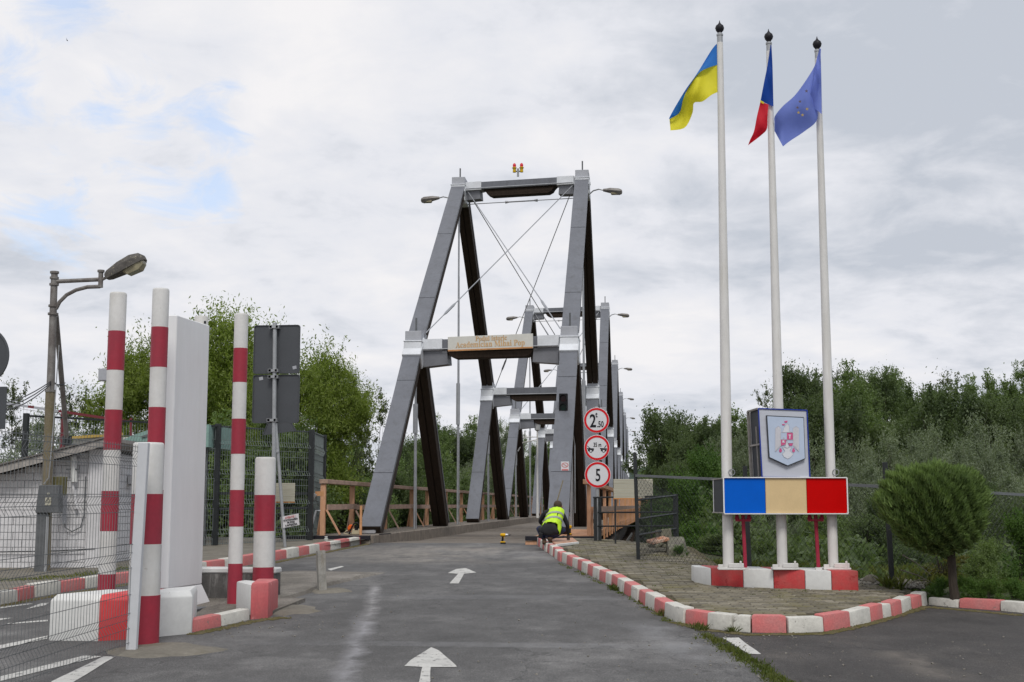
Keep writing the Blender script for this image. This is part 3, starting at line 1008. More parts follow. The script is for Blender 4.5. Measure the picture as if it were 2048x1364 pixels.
# concrete pads and mossy edges
def pad(pxc, rx, ry, m, name='concrete_pad', lift=.012, n=22):
    c = G(*pxc)
    pts = []
    for k in range(n):
        a = 2 * math.pi * k / n
        q = random.uniform(.8, 1.15)
        pts.append((c.x + rx * math.cos(a) * q, c.y + ry * math.sin(a) * q))
    b = MB()
    b.add([(x, y, gz(y) + .003) for x, y in pts] + [((x - c.x) * .75 + c.x, (y - c.y) * .75 + c.y, gz(y) + lift * 2) for x, y in pts] + [(c.x, c.y, gz(c.y) + lift * 2.4)],
          [(i, (i + 1) % n, n + (i + 1) % n, n + i) for i in range(n)] + [(n + i, n + (i + 1) % n, 2 * n) for i in range(n)])
    o = b.build(name, m, smooth=True)
    return tag(o, kind='structure')


pad((330, 1302), .46, .42, 'sidewalk')
pad((660, 1183), .28, .30, 'sidewalk')
pad((560, 1222), .42, .5, 'sidewalk')
pad((400, 1212), .6, .6, 'ridge')

# ================================================================== BRIDGE
XL, XR = -5.65, -1.68
WALK = 0.905          # top of the raised timber edges the legs stand on
DECK = 0.745
Y0, HALF, PERIOD, NSPAN = 26.9, 13.1, 26.6, 6
SKEW = {XL: 0.0, XR: -0.5}
M_IN, B_IN = 5.2, 9.6
ZM, ZT = 5.52, 11.62
LEGW, LEGD = .40, .36

bridge = thing('timber_truss_bridge', (-3.6, 26, DECK), 'long timber truss road bridge with grey metal clad legs and brown timber undersides', 'bridge')


def leg(p0, p1, clad_front, seams, w=LEGW, d=LEGD):
    """one inclined leg: a timber pair with a groove between, and grey sheets over its upper face"""
    p0, p1 = Vector(p0), Vector(p1)
    up = Vector((0, 0, 1))
    b = MB()
    hw = (w - .03) / 2
    if clad_front:
        b.bar(p0, p1, w, d, up)
    else:
        for s in (-1, 1):
            b.bar(p0, p1, hw, d, up, off=(s * (hw + .03) / 2, 0))
        b.bar(p0, p1, .05, d * .75, up)
    tb = b.build('leg', 'old_timber', bridge, bevel=.012)
    L = (p1 - p0).length
    n = max(1, round(L / 1.9)) if seams else 1
    u = (p1 - p0).normalized()
    side = u.cross(up).normalized()
    nn = side.cross(u).normalized()
    for k in range(n):
        a = p0 + u * (L * k / n + .004)
        e = p0 + u * (L * (k + 1) / n - .004)
        lift = .012 + .006 * (k % 2)
        c = MB()
        c.bar(a + nn * (d / 2 + lift), e + nn * (d / 2 + lift), w + .035, .016, up)
        for s in (-1, 1):
            c.bar(a + nn * (d / 2 - .03) + side * s * (w / 2 + .013), e + nn * (d / 2 - .03) + side * s * (w / 2 + .013), .008, .085, up)
        c.build('cladding_sheet', 'grey_sheet', tb)
    return tb


def node_box(x, y, z, top, near, foot=None):
    """pale metal casing round a joint, with its flanged cap and anchor rod"""
    b = MB()
    w = .45
    hgt = .50 if top else .56
    z = z - (.25 if top else .22)
    b.box((x, y - .02, z), (w, .98, hgt))
    b.box((x, y - .02, z + hgt / 2 + .02), (w + .03, 1.01, .03))
    if foot is not None:
        p = Vector((x, y, z + hgt / 2 - .02))
        d = (Vector(foot) - Vector((x, y, z + (.25 if top else .22)))).normalized()
        b.bar(p, p + d * (.62 if top else .74), LEGW + .075, LEGD + .10)
    o = b.build('joint_casing', 'pale_sheet', bridge, bevel=.01 if near else 0)
    c = MB().box((x, y - .02, z + hgt / 2 + .16), (w - .03, .80, .26))
    c.build('casing_cap', 'mid_sheet', o, bevel=.01 if near else 0)
    r = MB().tube([(x, y, z + hgt / 2 + .3), (x, y, z + hgt / 2 + .68)], .025, 6)
    r.lathe((x, y, z + hgt / 2 + .30), [(.06, 0), (.06, .04), (.03, .05)], 8)
    r.build('anchor_rod', 'grey_metal', o)
    return o


def cross_beam(y, z, top, near, deep=.26):
    yl, yr = y + SKEW[XL], y + SKEW[XR]
    pl, pr = Vector((XL + .25, yl - .1, z)), Vector((XR - .25, yr - .1, z))
    u = (pr - pl).normalized()
    up = Vector((0, 0, 1))
    Ln = (pr - pl).length
    side = u.cross(up).normalized()          # towards the viewer (-Y)
    # brown inner timber, lower, with rounded ends
    e = .55
    prof = [(e, 0), (e + .10, -.10), (e + .16, -.19), (e + .28, -.25), (Ln - e - .28, -.25), (Ln - e - .16, -.19), (Ln - e - .10, -.10), (Ln - e, 0)]
    prof = [(a, zz - deep / 2 + .02) for a, zz in prof]
    t = MB().prism([pl + u * a + up * zz - side * .20 for a, zz in prof], side * .34)
    tb = t.build('cross_beam', 'old_timber', bridge, bevel=.01 if near else 0)
    c = MB().bar(pl, pr, .42, deep, up)
    c.build('beam_cladding', 'grey_sheet', tb, bevel=.008 if near else 0)
    for a0, a1 in ((-.02, .52), (Ln - .52, Ln + .02)):
        g = MB().bar(pl + u * a0 + side * .012, pl + u * a1 + side * .012, .43, deep + .03, up)
        g.build('end_plate', 'pale_sheet', tb)
    for s0, s1 in ((0, 1), (Ln, -1)):
        pr4 = [(0, -deep / 2), (.62, -deep / 2 + .1), (.66, -.50), (.0, -.56)]
        if top:
            pr4 = [(0, -deep / 2), (.45, -deep / 2 + .1), (.48, -.42), (.0, -.44)]
        g = MB().prism([pl + u * (s0 + s1 * a) + up * zz + side * .17 for a, zz in pr4], side * -.36)
        g.build('corner_bracket', 'bracket_sheet', tb)
    rd = MB()
    zz = z - deep / 2 - (.42 if top else -.02)
    if top:
        rd.tube([pl + up * (zz - z), pr + up * (zz - z)], .014, 5)
        m0 = pl + u * (Ln * .36) + up * (zz - z)
        m1 = pl + u * (Ln * .66) + up * (zz - z)
        rd.tube([m0, m0.lerp(m1, .12), m0.lerp(m1, .88), m1], [.05, .022, .022, .05], 6)
        rd.tube([pl + up * (-.1) + side * .28, pr + up * (-.1) + side * .28], .02, 5)
    else:
        rd.tube([pl + up * (-.12) + side * .25, pr + up * (-.12) + side * .25], .016, 5)
    rd.build('tie_rod', 'rod', tb)


for k in range(NSPAN):
    yb = Y0 + PERIOD * k
    near = k < 2
    for x in (XL, XR):
        s = SKEW[x]
        b0 = (x, yb + s, WALK)
        m1 = (x, yb + M_IN + s, ZM)
        t1 = (x, yb + HALF + s, ZT + .1)
        m2 = (x, yb + 2 * HALF - M_IN + s, ZM + .2)
        b2a = (x, yb + B_IN + s, WALK)
        b2b = (x, yb + 2 * HALF - B_IN + s, WALK)
        b4 = (x, yb + 2 * HALF + s, WALK)
        leg(b0, m1, True, near)
        leg((x, m1[1] + .12, m1[2] + .15), t1, True, near)
        leg((x, b2b[1], WALK), m2, True, near)
        leg(b2a, (x, m1[1] + .25, m1[2] - .1), False, False)
        leg((x, m2[1] - .1, m2[2] + .2), (x, t1[1] + .2, t1[2] - .1), False, False)
        leg(b4, (x, m2[1] + .25, m2[2] - .1), False, False)
        node_box(x, m1[1], ZM, False, near, b0)
        node_box(x, t1[1], ZT, True, near, m1)
        node_box(x, m2[1], ZM + .2, False, near, (x, b2b[1], WALK))
        # vertical hangers with their sleeves
        for yy, zz, z1, z2 in ((m1[1], ZM, 3.3, 4.05), (t1[1] - .22, ZT, 4.0, 5.3), (m2[1], ZM, 3.4, 4.1)):
            h = MB().tube([(x, yy, WALK), (x, yy, zz)], .030, 6)
            h.tube([(x, yy, z1), (x, yy, z2)], .062, 8)
            h.tube([(x + .05, yy, WALK), (x + .02, yy, zz * .75)], .012, 4)
            h.build('hanger_rod', 'rod', bridge)
    cross_beam(yb + M_IN, ZM, False, near)
    cross_beam(yb + HALF, ZT, True, near, .24)
    cross_beam(yb + 2 * HALF - M_IN, ZM + .2, False, near)
    if k < 4:
        for ym in (yb + M_IN, yb + 2 * HALF - M_IN):
            for (xa, xb) in ((XL, XR), (XR, XL)):
                pa = Vector((xa + (.25 if xa == XL else -.25), yb + HALF + SKEW[xa] - .2, ZT - .1))
                pb = Vector((xb + (.25 if xb == XL else -.25), ym + SKEW[xb], ZM + .35))
                c = MB().tube([pa, pb], .015 if k == 0 else .018, 5)
                q0, q1 = pb.lerp(pa, .10), pb.lerp(pa, .17)
                c.tube([q0, q0.lerp(q1, .2), q0.lerp(q1, .8), q1], [.016, .035, .035, .016], 6)
                c.build('bracing_cable', 'rod', bridge)

YEND = Y0 + PERIOD * NSPAN + 4
# roadway planks: real boards for the first stretch, coarser beyond
dk = MB()
y = 25.32
while y < YEND:
    wd = .20 if y < 48 else (.8 if y < 80 else 4)
    j = random.uniform(-.006, .006)
    dk.box((-3.66, y + wd / 2, DECK - .04 + j - .085 * min(1, (y - 25.3) / 5)), (3.3, wd - .022, .08))
    y += wd
o = dk.build('deck_planks', 'deck_timber', bridge)
tag(o, kind='stuff')
# raised timber edges either side (walkways)
for nm, xa, xb, flare, mm in (('l', -6.45, -5.33, 0, 'deck_timber'), ('r', -2.02, -.84, .0085, 'new_timber')):
    wk = MB()
    y = 25.2 if nm == 'l' else 25.05
    while y < YEND:
        wd = .18 if y < 40 else (.9 if y < 80 else 4)
        xe = xb if nm == 'l' else (-.99 + (y - 26) * .012 + max(0, y - 45) * .010)
        sk = 0
        mi = 0 if (nm == 'l' or y < 32) else 1
        wk.box(((xa + xe) / 2, y + wd / 2, WALK - .03 + random.uniform(-.005, .005)), (xe - xa, wd - .01, .06), mi=mi)
        y += wd
    o = wk.build('walkway_planks', [mm, 'deck_timber'], bridge)
    tag(o, kind='stuff')
for x in (-5.36, -1.99):
    y = 25.3
    first = True
    while y < 90:
        L = random.choice((1.9, 2.4, 2.8)) if y < 60 else 8
        MB().box((x + (.03 if x < -4 else -.03), y + L / 2, (DECK + WALK) / 2 - .07), (.12, L - .012, WALK - DECK + .14)).build('kerb_timber', 'grey_timber', bridge, bevel=.01)
        y += L
    MB().box((x, (90 + YEND) / 2, (DECK + WALK) / 2 - .07), (.12, YEND - 90, WALK - DECK + .14)).build('kerb_timber', 'grey_timber', bridge)
# longitudinal girders and cross joists below
ug = MB()
for x in (-6.3, -5.5, -4.5, -3.6, -2.7, -1.8, -.9):
    ug.box((x, (26 + YEND) / 2, DECK - .46), (.3, YEND - 26, .5))
for k in range(50):
    ug.box((-3.5, 27 + k * 3.3, DECK - .75), (6.4, .25, .25))
ug.build('under_deck_beams', 'old_timber', bridge)
for k in range(1, NSPAN + 1):
    yy = Y0 + PERIOD * k - .2
    pr = MB()
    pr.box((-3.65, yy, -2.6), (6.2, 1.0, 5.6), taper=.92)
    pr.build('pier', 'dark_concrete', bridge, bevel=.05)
ab = MB()
ab.box((-3.5, 25.75, -1.6), (6.6, .9, 4.1))
ab.build('abutment', 'dark_concrete', bridge, bevel=.03)
# black steel angles closing the ends of the walkways
for xa, xb in ((-7.05, -5.28), (-2.22, -.88)):
    b = MB().box(((xa + xb) / 2, 25.0, WALK - .045), (xb - xa, .10, .085))
    b.build('steel_edge', 'black_steel', bridge, bevel=.006)
    b = MB().box(((xa + xb) / 2, 25.02, WALK - .16), (xb - xa, .08, .13))
    b.build('edge_board', 'grey_timber' if xa < -4 else 'new_timber', bridge, bevel=.006)

# name board hung on the first low cross beam
nb = thing('name_board', at(982, 700, 31.2), 'wide pale name board with gold lettering on the first low cross beam of the bridge', 'sign')
pa, pb, pc, pd = at(896, 674, 31.35), at(1066, 667, 31.05), at(1066, 695, 31.05), at(896, 704.5, 31.35)
u = (pb - pa)
wN, hN = u.length, ((pa - pd).length + (pb - pc).length) / 2
ang = math.atan2(u.y, u.x)
tiltn = -math.asin(u.z / wN)
cN = (pa + pb + pc + pd) / 4
Rm = Euler((0, tiltn, ang)).to_matrix()
fy = Rm @ Vector((0, -1, 0))
MB().box(cN, (wN, .03, hN), rot=Rm).build('board', 'name_board', nb, bevel=.004)
MB().box(cN + fy * .018 - Rm @ Vector((0, 0, hN / 2 - .02)), (wN - .01, .010, .035), rot=Rm).build('orange_edge', 'board_orange', nb)
SER = lambda t: ''.join(chr(0x1D400 + ord(c) - 65) if 'A' <= c <= 'Z' else (chr(0x1D41A + ord(c) - 97) if 'a' <= c <= 'z' else c) for c in t)
t1 = put_text('lettering', SER('Podul istoric'), cN + fy * .019 + Rm @ Vector((.03, 0, hN * .30)), .165, nb, 'letter_gold', 1.1, .0015, Rm.to_euler())
t2 = put_text('lettering', SER('Academician Mihai Pop'), cN + fy * .019 + Rm @ Vector((.0, 0, -hN * .13)), .205, nb, 'letter_gold', 1.0, .001, Rm.to_euler())
wt = t2.dimensions.x
sc = (wN * .81) / max(.1, wt)
t2.scale = (sc, 1, 1)
t1.scale = ((wN * .37) / max(.1, t1.dimensions.x), 1, 1)


# railings
def railing_left():
    root = thing('timber_railing', (-6.3, 25.2, WALK), 'weathered timber railing with leaning braces along the left edge of the bridge', 'railing')
    x = -6.28
    n = 0
    y = 25.2
    while y < YEND - 2:
        near = y < 62
        p = MB().box((x, y, WALK + .50), (.10, .09, 1.02))
        p.build('post', 'new_timber', root, bevel=.006 if near else 0)
        if near:
            b = MB()
            b.bar((x + .07, y + .02, WALK + .50), (x + .34, y + .06, WALK + .01), .13, .03, (0, 0, 1))
            b.bar((x - .03, y + .03, WALK + .50), (x - .12, y + .10, WALK + .01), .05, .03, (0, 0, 1))
            b.build('brace', 'rail_timber' if n % 3 else 'new_timber', root)
        nxt = y + (2.6 if n % 3 == 0 else 3.7)
        z1, z2 = [WALK + 1.06 + random.uniform(-.012, .012) for _ in range(2)]
        if True:
            e = min(nxt - .006, YEND)
            MB().bar((x + .02, y - .08 * (n == 0), WALK + 1.06), (x + .02, e, WALK + 1.055 + random.uniform(-.01, .01)), .17, .085).build('top_rail', 'rail_timber', root, bevel=.006 if near else 0)
            MB().bar((x + .09, y + .0, WALK + .55), (x + .09, e, WALK + .55 + random.uniform(-.02, .02)), .035, .11).build('middle_rail', 'rail_timber', root)
        y = nxt
        n += 1
    # short stub and the bracing board near the end
    MB().box((x - .12, 25.2, WALK + .82), (.28, .10, .09)).build('stub', 'orange_timber', root)


RX = lambda yy: -.99 + (yy - 26) * .012 + max(0, yy - 45) * .010


def railing_right():
    root = thing('timber_railing', (-.7, 25.3, WALK), 'new orange timber railing with upright boards hung along the right edge of the bridge', 'railing')
    X = RX
    y = 25.35
    n = 0
    while y < 46:
        if n % 2 == 0:
            MB().box((X(y), y, WALK + .40), (.080, .09, 1.25)).build('post', ('orange_timber', 'new_timber')[n % 4 == 0], root)
        MB().box((X(y) + .06, y + .1, WALK + .17), (.035, .16, .78)).build('upright_board', ('new_timber', 'orange_timber')[n % 2], root)
        y += 1.95
        n += 1
    while y < YEND - 8:
        b = MB().box((X(y) + .04, y, WALK + .40), (.09, .16, 1.25))
        b.build('upright_board', ('new_timber', 'orange_timber')[n % 3 == 1], root)
        y += 2.1
        n += 1
    ys = [25.1, 29, 33, 37, 41, 45, 55, 70, 100, 140, YEND - 8]
    for a, c in zip(ys, ys[1:]):
        MB().bar((X(a) - .02, a + .006, WALK + 1.05), (X(c) - .02, c - .006, WALK + 1.05), .16, .09).build('top_rail', 'new_timber', root)
        MB().bar((X(a) + .11, a + .006, WALK + .50), (X(c) + .11, c - .006, WALK + .50), .035, .13).build('middle_rail', 'rail_timber', root)
        MB().bar((X(a) + .03, a + .006, WALK - .05), (X(c) + .03, c - .006, WALK - .05), .03, .14).build('fascia_board', 'new_timber', root)


railing_left()
railing_right()


# lamps on the portals
def bridge_lamp(x, y, z, s, label):
    r = thing('bridge_lamp', (x, y, z), label, 'lamp', 'lamps on arms outside the tops of the bridge portals')
    a = MB().tube([(x, y, z), (x + s * .12, y - .02, z + .10), (x + s * .30, y - .05, z + .14), (x + s * .45, y - .05, z + .10)], .022, 6)
    a.build('arm', 'galvanised', r)
    h = MB()
    p0 = Vector((x + s * .43, y - .05, z + .10))
    ring = []
    for t, wd, up, dn in ((0, .05, .04, .03), (.12, .07, .06, .05), (.22, .11, .08, .06), (.50, .12, .08, .10), (.58, .09, .05, .07), (.60, .04, .02, .03)):
        c = p0 + Vector((s * t, 0, -t * .10))
        ring.append([c + Vector((0, -wd, 0)), c + Vector((0, -wd * .7, up)), c + Vector((0, wd * .7, up)), c + Vector((0, wd, 0)), c + Vector((0, wd * .6, -dn)), c + Vector((0, -wd * .6, -dn))])
    vs = [v for q in ring for v in q]
    fs = [(i * 6 + j, i * 6 + (j + 1) % 6, (i + 1) * 6 + (j + 1) % 6, (i + 1) * 6 + j) for i in range(5) for j in range(6)] + [tuple(range(6)), tuple(range(30, 36))]
    h.add(vs, fs).build('lamp_head', 'lamp_grey', r, smooth=True)
    gl = MB().box(p0 + Vector((s * .38, 0, -.12)), (.24, .13, .06), taper=1.25)
    gl.build('lamp_glass', 'lamp_glass', r, bevel=.015)


ORD = ['nearest', 'second', 'third', 'fourth', 'fifth', 'farthest']
for k in range(NSPAN):
    for x, s in ((XL, -1), (XR, 1)):
        yy = Y0 + PERIOD * k + HALF + SKEW[x] - .1
        bridge_lamp(x + s * .22, yy, ZT - .42, s, 'grey street lamp on the %s side of the %s high portal of the bridge' % ('left' if s < 0 else 'right', ORD[k]))

# twin red warning lights over the first high cross beam
bl = at(1036, 353, Y0 + HALF - .25)
wl = thing('warning_lights', bl, 'pair of red warning lights with yellow housings on top of the first high beam', 'warning light')
MB().tube([bl, bl + Vector((0, 0, .26))], .035, 8).build('bracket', 'galvanised', wl)
MB().bar(bl + Vector((-.11, 0, .17)), bl + Vector((.11, 0, .17)), .03, .03).build('crossbar', 'black', wl)
for s in (-1, 1):
    c = bl + Vector((s * .115, 0, .14))
    h = MB().lathe(c, [(.055, 0), (.058, .02), (.05, .03), (.052, .13), (.085, .14), (.055, .16), (.05, .17)], 12)
    ho = h.build('lamp_housing', 'yellow', wl, smooth=True)
    MB().lathe(c + Vector((0, 0, .17)), [(.05, 0), (.055, .06), (.045, .10), (.02, .125), (.005, .13)], 12).build('lens', 'red_lens', ho, smooth=True)

# traffic light on the right leg
def leg_y(x, z):
    """Y of the front face of the nearest leg on line x at height z"""
    return Y0 + SKEW[x] + (z - WALK) / (ZM - WALK) * M_IN - .30


tp = at(1127, 806, leg_y(XR, 3.8) - .12)
tl = thing('traffic_light', tp, 'black two lens traffic light fixed to the right leg of the bridge portal', 'traffic light')
MB().box(tp, (.20, .14, .43)).build('housing', 'black', tl, bevel=.01)
for s in (1, -1):
    c = tp + Vector((0, -.07, s * .10))
    MB().lathe(c, [(.07, 0), (.072, .01), (.0, .012)], 16, axis=(0, -1, 0)).build('lens', flat('lens_dark_red', (.03, .006, .008), .2) if s > 0 else flat('lens_dark_green', (.004, .03, .02), .2), tl)
    v = MB()
    nn = 10
    for k in range(nn):
        a0, a1 = R(-20 + 220 * k / nn), R(-20 + 220 * (k + 1) / nn)
        q = [c + Vector((math.cos(a) * .085, y, math.sin(a) * .085)) for a in (a0, a1) for y in (0, -.11)]
        q2 = [c + Vector((math.cos(a) * .078, y, math.sin(a) * .078)) for a in (a0, a1) for y in (0, -.11)]
        v.add(q + q2, [(0, 1, 3, 2), (6, 7, 5, 4), (1, 5, 7, 3)])
    v.build('visor', 'black', tl, fix=False)
MB().tube([tp + Vector((0, .03, -.2)), tp + Vector((0, .05, -.32))], .03, 8).build('bracket', 'black', tl)
MB().box(tp + Vector((.0, .06, -.42)), (.11, .1, .05)).build('mounting_plate', 'galvanised', tl)
MB().tube([tp + Vector((.17, .08, -.38)), tp + Vector((.24, .3, -.95)), tp + Vector((.24, .2, -2.5))], .010, 5).build('cable', 'galvanised', tl)
# small notice on the same leg
sp = at(1130, 932.5, leg_y(XR, 2.35) - .13)
sn = thing('notice_plate', sp, 'small white notice with a red oval on the right bridge leg below the traffic light', 'sign')
MB().box(sp, (.175, .012, .20), rot=(R(-40) * 0, 0, 0)).build('plate', 'sign_white', sn, bevel=.004)
ov = MB()
for k in range(20):
    a0, a1 = 2 * math.pi * k / 20, 2 * math.pi * (k + 1) / 20
    ov.add([sp + Vector((math.cos(a) * r, -.009, .025 + math.sin(a) * r * .72)) for a in (a0, a1) for r in (.075, .058)], [(0, 1, 3, 2)])
ov.bar(sp + Vector((-.04, -.010, .05)), sp + Vector((.04, -.010, -.0)), .004, .012)
ov.bar(sp + Vector((-.07, -.010, -.075)), sp + Vector((.07, -.010, -.075)), .004, .03)
ov.build('emblem', 'kerb_pink', sn, fix=False)

# classical lantern on a bracket post on the left walkway
ly = 60.0
lp = Vector((at(1075, 1000, ly).x, ly, WALK))
ln = thing('lantern', lp, 'old style lantern on a slim white post beside the left bridge truss', 'street lamp')
zt = at(1075, 862, ly).z
MB().tube([lp, lp + Vector((0, 0, .9)), (lp.x, ly, zt)], [.07, .045, .035], 8).build('post', 'pole_white', ln)
MB().lathe((lp.x, ly, zt), [(.06, 0), (.12, .05), (.19, .42), (.0, .43)], 6).build('lantern_glass', 'lantern_glass', ln)
MB().lathe((lp.x, ly, zt + .42), [(.26, 0), (.23, .06), (.12, .20), (.05, .26), (.03, .36), (.0, .38)], 8).build('lantern_cap', 'black', ln)
br = MB().tube([(XL, ly - .2, zt - .95), (XL + .2, ly - .1, zt - .55), (lp.x - .1, ly, zt - .42), (lp.x, ly, zt - .4)], .03, 6)
br.tube([(XL, ly - .2, zt - .30), (lp.x, ly, zt - .28)], .025, 6)
br.build('bracket', 'pole_white', ln)

# props, tarp and scaffold under the right edge of the bridge
sc_ = thing('scaffold_props', (0.6, 33, -2.5), 'pale steel props and boards standing under the right edge of the bridge', 'scaffolding')
pp = MB()
for k in range(12):
    yy = 27.5 + k * 1.7
    x0 = RX(yy)
    pp = MB().tube([(x0 + .25, yy, -3.0), (x0 - .05, yy + .1, .45)], .028, 6)
    pp.build('prop', 'rod', sc_)
for zz in (-.35, -1.1):
    MB().box((-.4, 36, zz), (.10, 17, .12), rot=(0, 0, -.0085)).build('ledger', 'mid_sheet', sc_)
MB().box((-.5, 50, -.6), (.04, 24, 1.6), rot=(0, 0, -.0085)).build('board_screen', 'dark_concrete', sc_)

# ================================================================== LEFT SIDE: STRIPED POSTS, BARRIERS
def striped_post(pxt, pxb, y, rpx, bands, label, base_h=.0, group=None, cap=False, zb=None):
    """round post from photo measurements: axis top/bottom pixel, distance y, radius in px, band limits in px"""
    top, bot = at(pxt[0], pxt[1], y), at(pxb[0], pxb[1], y)
    r = rpx * (top - EYE).length / FPX * .99
    z0 = zb if zb is not None else gz(y) + base_h - .03
    x = (top.x + bot.x) / 2
    lean = (top.x - bot.x) / (top.z - bot.z)
    root = thing('striped_post', (x, y, z0), label, 'bollard', group)
    zs = [top.z] + [at((pxt[0] + pxb[0]) / 2, p, y).z for p in bands if at((pxt[0] + pxb[0]) / 2, p, y).z > z0 + .02] + [z0]
    X = lambda z: x + (z - z0) * lean * .5
    for i in range(len(zs) - 1):
        b = MB()
        k = (.0015 if i % 2 else 0)
        za, zb_ = zs[i] , zs[i + 1]
        prof = [(r + k, zb_ - .0), (r + k, za)]
        b.lathe((X(zb_), y, 0), prof, 28)
        if i == 0:
            b = MB().lathe((X(zb_), y, 0), [(r, zb_), (r, za - .02), (r * .96, za - .004), (r * .90, za + .002)], 28)
        b.build('painted_band', 'post_red' if i % 2 else 'post_white', root, smooth=True)
    return root, r


YA, YB, YC, YD, YE = 13.6, 12.6, 10.75, 13.7, 14.1
G5 = None
striped_post((237, 586), (212, 1190), YA, 16.0, [663, 741, 820, 900, 982, 1062, 1148], 'tall red and white striped post at far left, standing behind the long concrete barrier', group=G5)
striped_post((322, 578), (303, 1240), YB, 16.0, [655, 735, 815, 897, 980, 1062, 1144], 'tallest red and white striped post, against the left side of the white pillar', group=G5)
striped_post((297, 886), (288, 1300), YC, 29.5, [988, 1088, 1190], 'short thick red and white post at the end of the wire mesh fence', group=G5)
striped_post((483, 628), (470, 1212), YD, 13.6, [697, 765, 838, 908, 980, 1053, 1127], 'slim tall red and white striped post right of the white pillar', group=G5)
striped_post((531, 915), (526, 1205), YE, 20.0, [990, 1062, 1134], 'short stout red and white post behind the pink concrete block', group=G5)
q = G(470, 1213)
MB().lathe((q.x, q.y, gz(q.y) - .01), [(.12, 0), (.12, .03), (.10, .04), (.10, .05)], 20).build('post_foot', 'moss', None)
bpy.data.objects['post_foot'].parent = None
tag(bpy.data.objects['post_foot'], 'round rusty foot plate on the kerb island under the slim striped post', 'base plate')

# white pillar: deep rectangular column with a splayed foot
xa, xb = at(337, 640, 13.15).x, at(352, 640, 13.15).x
xs_ = -5.13
pil = thing('white_pillar', (-4.9, 13.5, gz(13.5)), 'tall plain white rectangular pillar between the striped posts', 'pillar')
zt = at(352, 630, 13.12).z
b = MB()
x1n, x1f = at(352, 700, 13.12).x, at(418, 700, 13.95).x
foot = gz(13.5) + .02
P4 = [(x1n - .20, 13.12), (x1n, 13.12), (x1f, 13.95), (x1f - .20, 13.95)]
b.add([(x, y, z) for z in (foot + .22, zt) for x, y in P4], [(0, 1, 2, 3), (4, 5, 6, 7), (0, 1, 5, 4), (1, 2, 6, 5), (2, 3, 7, 6), (3, 0, 4, 7)])
b.build('shaft', 'pillar_white', pil, bevel=.008)
b = MB()
P5 = [(x1n - .24, 13.06), (x1n + .04, 13.06), (x1f + .10, 14.05), (x1f - .26, 14.05)]
b.add([(x, y, foot + .215) for x, y in P4] + [(x, y, foot - .05) for x, y in P5], [(0, 1, 2, 3), (4, 5, 6, 7), (0, 1, 5, 4), (1, 2, 6, 5), (2, 3, 7, 6), (3, 0, 4, 7)])
b.build('splayed_foot', 'pillar_white', pil, bevel=.006)
MB().box(((x1n + x1f) / 2 - .13, 13.56, foot - .02), (.75, 1.15, .05)).build('base_plate', 'grey_metal', pil, bevel=.004)
# white pipe standing behind the pillar
p = at(403, 633, 14.6)
pr = thing('white_pipe_post', (p.x, 14.6, gz(14.6)), 'round white post showing just above the top of the white pillar', 'post')
MB().lathe((p.x, 14.6, gz(14.6)), [(.08, 0), (.08, p.z - gz(14.6) - .01), (.075, p.z - gz(14.6))], 18).build('shaft', 'post_white', pr, smooth=True)
MB().box((p.x + .07, 14.53, p.z - .08), (.02, .02, .03)).build('fitting', 'black', pr)


# long white and red concrete barrier
def barrier():
    fl, fr = G(97, 1282), G(383, 1268)
    root = thing('concrete_barrier', ((fl.x + fr.x) / 2, fl.y, gz(fl.y)), 'long low concrete barrier painted white and red behind the wire mesh fence', 'barrier')
    H = .40
    bd = .75
    xs = [fl.x, G(196, 1283).x, G(272, 1279).x, fr.x]
    ys = [fl.y, G(196, 1283).y, G(272, 1279).y, fr.y]
    for i in range(3):
        b = MB()
        z0 = gz(ys[i])
        top = .04
        A = [(xs[i], ys[i]), (xs[i + 1], ys[i + 1]), ((-(1280 - 386) / 2560 * (ys[3] + bd)) if i == 2 else xs[i + 1], ys[i + 1] + bd), (xs[i] + .22 * (i == 0), ys[i] + bd)]
        B = [(xs[i] + top * (i == 0), ys[i] + top), (xs[i + 1] - top * (i == 2), ys[i + 1] + top), (A[2][0], A[2][1] - top), (A[3][0], A[3][1] - top)]
        vs = [(x, y, z0 - .05) for x, y in A] + [(x, y, z0 + H - .05) for x, y in A] + [(x, y, z0 + H) for x, y in B]
        fs = [(0, 1, 2, 3), (8, 9, 10, 11)] + [(k, (k + 1) % 4, (k + 1) % 4 + 4, k + 4) for k in range(4)] + [(k + 4, (k + 1) % 4 + 4, (k + 1) % 4 + 8, k + 8) for k in range(4)]
        b.add(vs, fs).build('painted_section', ['white_paint', 'barrier_red', 'white_paint'][i], root, bevel=.012, seg=2, smooth=True)


barrier()
# second block: pink end with a white return and a long low wall behind
grit = MB()
_r = random.Random(9)
for k in range(260):
    px, py = _r.choice([(_r.uniform(1380, 2040), _r.uniform(1270, 1364)), (_r.uniform(1380, 1600), _r.uniform(1262, 1300)), (_r.uniform(380, 620), _r.uniform(1235, 1275)), (_r.uniform(600, 1300), _r.uniform(1180, 1364))])
    p = G(px, py)
    s = _r.uniform(.003, .010)
    grit.box(p + Vector((0, 0, .004 + s * .3)), (s * 2, s * 1.5, s), rot=(_r.random(), _r.random(), _r.random() * 3))
tag(grit.build('loose_grit', 'rubble'), 'small loose stones scattered over the asphalt', 'grit', kind='stuff')
blk = thing('concrete_block', (G(520, 1238).x, G(520, 1238).y, gz(12.2)), 'pink and white concrete barrier end beside the slim striped post', 'barrier')
c0, c1, cm = G(500, 1240), G(536, 1237), G(471, 1226)
H = .35
yk = c1.y + .62


def ext(poly, h, name, m, root, bev=.03):
    z0 = gz(sum(p[1] for p in poly) / len(poly))
    MB().prism([(x, y, z0 - .04) for x, y in poly], (0, 0, h + .04)).build(name, m, root, bevel=bev, seg=2, smooth=True)


